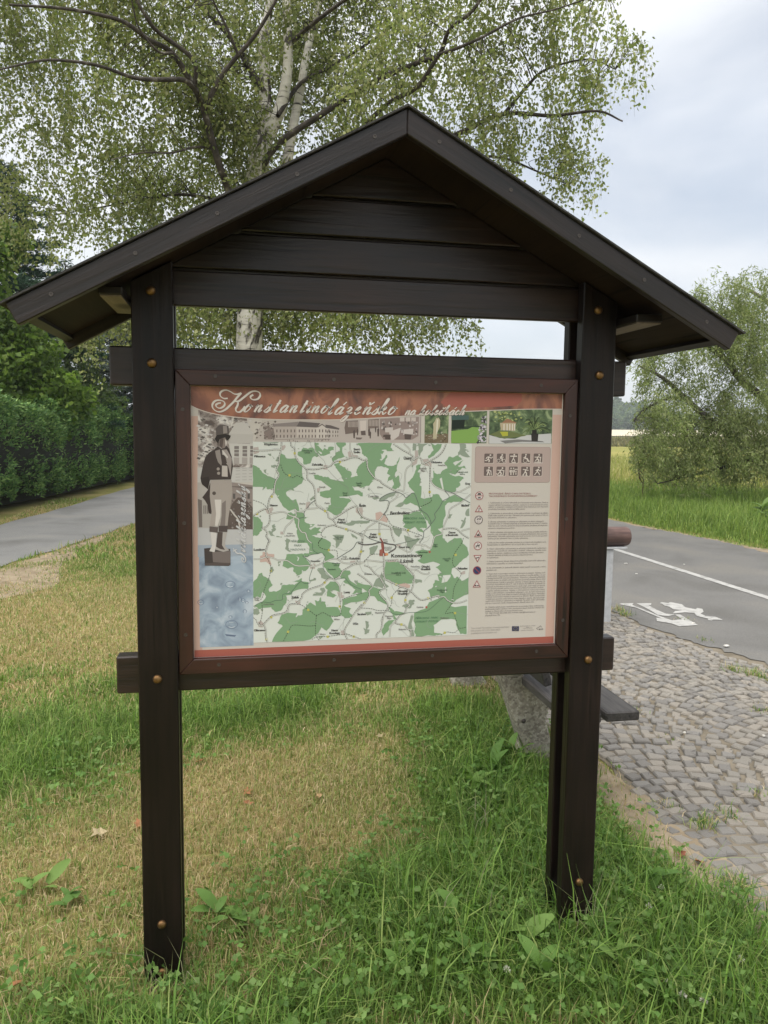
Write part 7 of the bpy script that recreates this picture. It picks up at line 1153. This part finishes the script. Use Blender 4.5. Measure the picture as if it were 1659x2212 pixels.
for k, (px, py, nl, l) in enumerate([(985, 2020, 6, .10), (1120, 2050, 6, .11), (1010, 2110, 5, .10), (880, 2120, 6, .09), (1330, 2120, 6, .10), (1420, 2190, 6, .09), (470, 1990, 6, .09), (520, 2020, 5, .08), (1065, 1690, 7, .12), (1120, 1660, 7, .12), (1030, 1730, 6, .10), (1400, 1950, 6, .09), (1190, 2150, 5, .10), (70, 1930, 6, .09), (140, 1960, 5, .08), (1290, 2050, 5, .09)]):
    g = gnd(px, py); lab = 'broad leaved green weed ' + WEEDS[k]
    plant('leafy_weed', lab, (g[0], g[1]), nl, l, l * .42, [(0.13, 0.235, 0.055), (0.16, 0.26, 0.065), (0.10, 0.19, 0.045)][k % 3], 200 + k, 'weed', 'leafy weeds around the board', (.25, 1.05) if px > 600 else (.1, .7), .085 if px > 600 else .03)
# white clover heads
fl = []
def flower_me():
    r = np.random.default_rng(4); d = unit(r.normal(0, 1, (46, 3))); d[:, 2] = np.abs(d[:, 2]) * 1.2 - .2; V, F, T = leaves(d * .004, np.full(46, .0085), np.full(46, .004), unit(d), np.tile((.62, .60, .54), (46, 1)), 3); me = np_mesh('flower_head', V, F, T); me.materials.append(GRASS)
    S_, FS = tube([(0, 0, -.075), (.002, 0, -.04), (0, 0, 0)], [.0012] * 3, 4); ms = np_mesh('stalk', S_, FS); ms.materials.append(plain('clover_stalk', (.10, .15, .05), .7)); return me, ms
fm, fs_ = flower_me()
for px, py in ((1429, 1918), (1402, 1958), (1445, 2122), (1520, 2162), (1600, 2072), (1095, 2095), (1475, 2150)):
    g = gnd(px, py, .075); e = empty('clover_flower', (g[0], g[1], .075), 'small white clover flower head in the grass', 'flower', 'white clover flowers by the board')
    for me in (fm, fs_): o = bpy.data.objects.new(me.name.split('.')[0], me); COL.objects.link(o); o.parent = e
# tufts growing in the paving
TUFT = ['growing between cobbles, largest of a pair', 'growing between cobbles, smaller of a pair', 'spreading over the sandy edge of the cobbles', 'sprouting low in the sandy cobbles'] + ['growing where cobbles meet the road'] * 3 + ['on the cobbles across from the bench', 'just beyond the bench seat end', 'on the cobbles in line with the bench end', 'growing at the foot of the grey rail post', 'growing beside the grey rail post', 'on the outer cobbles past the bench', 'at the road edge near the skater symbol', 'on the cobble edge below the skater symbol']
def tuft(px, py, n, h, seed):
    g = gnd(px, py); r = np.random.default_rng(seed); P = np.stack([r.normal(g[0], .035, n), r.normal(g[1], .035, n), np.zeros(n)], -1); col = np.where(r.uniform(0, 1, (n, 1)) < .6, pick(r, LUSH, n), pick(r, DRY, n)); V, F, T = blades(P, h * r.uniform(.4, 1.2, n), np.full(n, .004), np.clip(r.gamma(3, .25, n), .1, 1.3), col, seed); return V, F, T
for k, (px, py, n, h) in enumerate([(1520, 1785, 120, .06), (1570, 1765, 80, .05), (1590, 1925, 160, .08), (1440, 1745, 60, .04), (1625, 1460, 140, .07), (1580, 1450, 120, .06), (1655, 1470, 120, .06), (1650, 1540, 70, .05), (1370, 1540, 40, .04), (1440, 1600, 60, .03), (1335, 1320, 90, .08), (1350, 1330, 90, .07), (1640, 1720, 60, .05), (1480, 1340, 40, .04), (1520, 1385, 50, .04)]):
    V, F, T = tuft(px, py, n, h, 300 + k); o = link('paving_tuft', np_mesh('paving_tuft', V, F, T), GRASS); tag(o, 'small tuft of green and straw grass ' + TUFT[k], 'grass tuft', 'grass tufts in the paving')
# fallen leaves, dry and curled
def dry_leaf(seed, s):
    r = np.random.default_rng(seed); n = 10; V = [(0, 0, .004)]
    for k in range(n): a = 2 * math.pi * k / n; rad = s * (1 if k % 2 == 0 else .55) * r.uniform(.8, 1.15); V.append((rad * math.cos(a), rad * .75 * math.sin(a), .25 * s * math.sin(a * 1.5 + seed) ** 2 + .003))
    return V, [(0, 1 + k, 1 + (k + 1) % n) for k in range(n)]
FALL = ['in the clover right of the right post', 'low in the clover before the right post', 'in the grass right of the left post foot', 'in the dry grass just inside the left post', 'in the driest lawn between the posts, upper of two', 'in the driest lawn between the posts, lower of two', 'largest, on the open lawn outside the left post', 'on the lawn just outside the left post', 'under the lower beam on the dry lawn', 'on the dry lawn toward the bench', 'at the lawn edge beside the cobbles', 'beside another leaf at the cobble edge', 'on the sand at the corner of the cobbles', 'in the grass strip right of the right post', 'touching the outer side of the left post', 'on the dry lawn below the middle of the board', 'on the dry lawn near the bench support', 'in the lawn outside the left post foot', 'in the dry grass between the posts', 'on the sandy strip before the cobbles']
DRYM = [noise_mat('dry_leaf_%d' % k, [(0.3, tuple(v * .7 for v in c)), (0.7, c)], 60, 5, .8) for k, c in enumerate([(0.30, 0.13, 0.05), (0.38, 0.25, 0.12), (0.24, 0.08, 0.035), (0.42, 0.34, 0.20)])]
for k, (px, py, s, mt, z) in enumerate([(1435, 2113, .032, 2, .05), (1298, 2204, .028, 0, .04), (541, 2200, .03, 0, .05), (430, 1645, .03, 0, .03), (535, 1710, .03, 0, .03), (535, 1735, .026, 0, .03), (212, 1800, .045, 3, .03), (260, 1590, .035, 1, .03), (650, 1540, .03, 3, .03), (905, 1665, .03, 3, .03), (1470, 1845, .03, 2, .03), (1510, 1862, .028, 0, .03), (1645, 2060, .035, 1, .02), (1395, 1890, .026, 1, .04), (300, 1780, .03, 0, .03), (820, 1590, .026, 3, .03), (1020, 1590, .026, 1, .03), (30, 2130, .03, 0, .04), (690, 1720, .025, 1, .03), (1540, 2010, .03, 0, .02)]):
    g = gnd(px, py, z * .6); V, F = dry_leaf(k, s); me = py_mesh('fallen_leaf', V, F); o = link('fallen_leaf', me, DRYM[mt]); o.location = (g[0], g[1], z * .55); o.rotation_euler = (.25, .1 * (k % 3), k * 1.3)
    tag(o, ['curled rust brown leaf', 'tan dry leaf', 'dark red brown leaf', 'pale straw coloured leaf'][mt] + ' ' + FALL[k], 'leaf', 'dry leaves fallen around the board')
# pale specks of litter on road and cobbles
LIT = plain('pale_litter', (.62, .60, .55), .8)
for k, (px, py, s) in enumerate([(1498, 1343, .03), (1352, 1215, .05), (1330, 1310, .012), (1478, 1217, .03), (1375, 1237, .03), (1569, 1393, .05), (1479, 1580, .02), (1650, 1587, .02)]):
    r = np.random.default_rng(k); g = gnd(px, py, .03); V = [(s * .5 * math.cos(a) * r.uniform(.6, 1.2), s * .3 * math.sin(a) * r.uniform(.6, 1.2), z) for z in (0, .006) for a in np.linspace(0, 6.28, 6, endpoint=False)]
    F = [tuple(range(5, -1, -1)), tuple(range(6, 12))] + [(a, (a + 1) % 6, 6 + (a + 1) % 6, 6 + a) for a in range(6)]; o = link('litter_scrap', py_mesh('litter_scrap', V, F), LIT); o.location = (g[0], g[1], .016 if py < 1380 else .022); tag(o, 'tiny pale scrap of litter lying ' + ('on the grey cycle road' if py < 1380 else 'on the cobbles'), 'litter', 'pale scraps on the road and cobbles')

# thin seeding stalks standing before the posts
r = np.random.default_rng(44); PP = []
for cx_, cy_, n_ in ((.05, -.05, 7), (.02, -.06, 4), (1.24, -.04, 9), (1.33, -.05, 8), (1.0, .1, 8), (1.15, .6, 10), (.45, .25, 3), (1.45, .25, 8)): PP.append(np.stack([r.normal(cx_, .05, n_), r.normal(cy_, .02, n_), np.zeros(n_)], -1))
PP = np.concatenate(PP); n_ = len(PP); V, F, T = blades(PP, r.uniform(.14, .30, n_), np.full(n_, .0034), r.uniform(.15, .8, n_), pick(r, np.array([(.30, .29, .18), (.22, .24, .11), (.36, .32, .22)]), n_), 45)
tag(link('seeding_grass_stalks', np_mesh('seeding_grass_stalks', V, F, T), GRASS), kind='stuff')
# thin haze of summer air over the whole place
hz = link('haze', box_me('haze', -1480, 1680, -1180, 1880, -1.0, 60.0, 0)); hz['kind'] = 'stuff'
hm = bpy.data.materials.new('summer_haze'); hm.use_nodes = True; hn = hm.node_tree; hn.nodes.clear(); ho = hn.nodes.new('ShaderNodeOutputMaterial'); hv = hn.nodes.new('ShaderNodeVolumePrincipled'); hv.inputs['Color'].default_value = (.86, .92, 1, 1); hv.inputs['Density'].default_value = .0006; hn.links.new(hv.outputs['Volume'], ho.inputs['Volume']); hz.data.materials.append(hm)
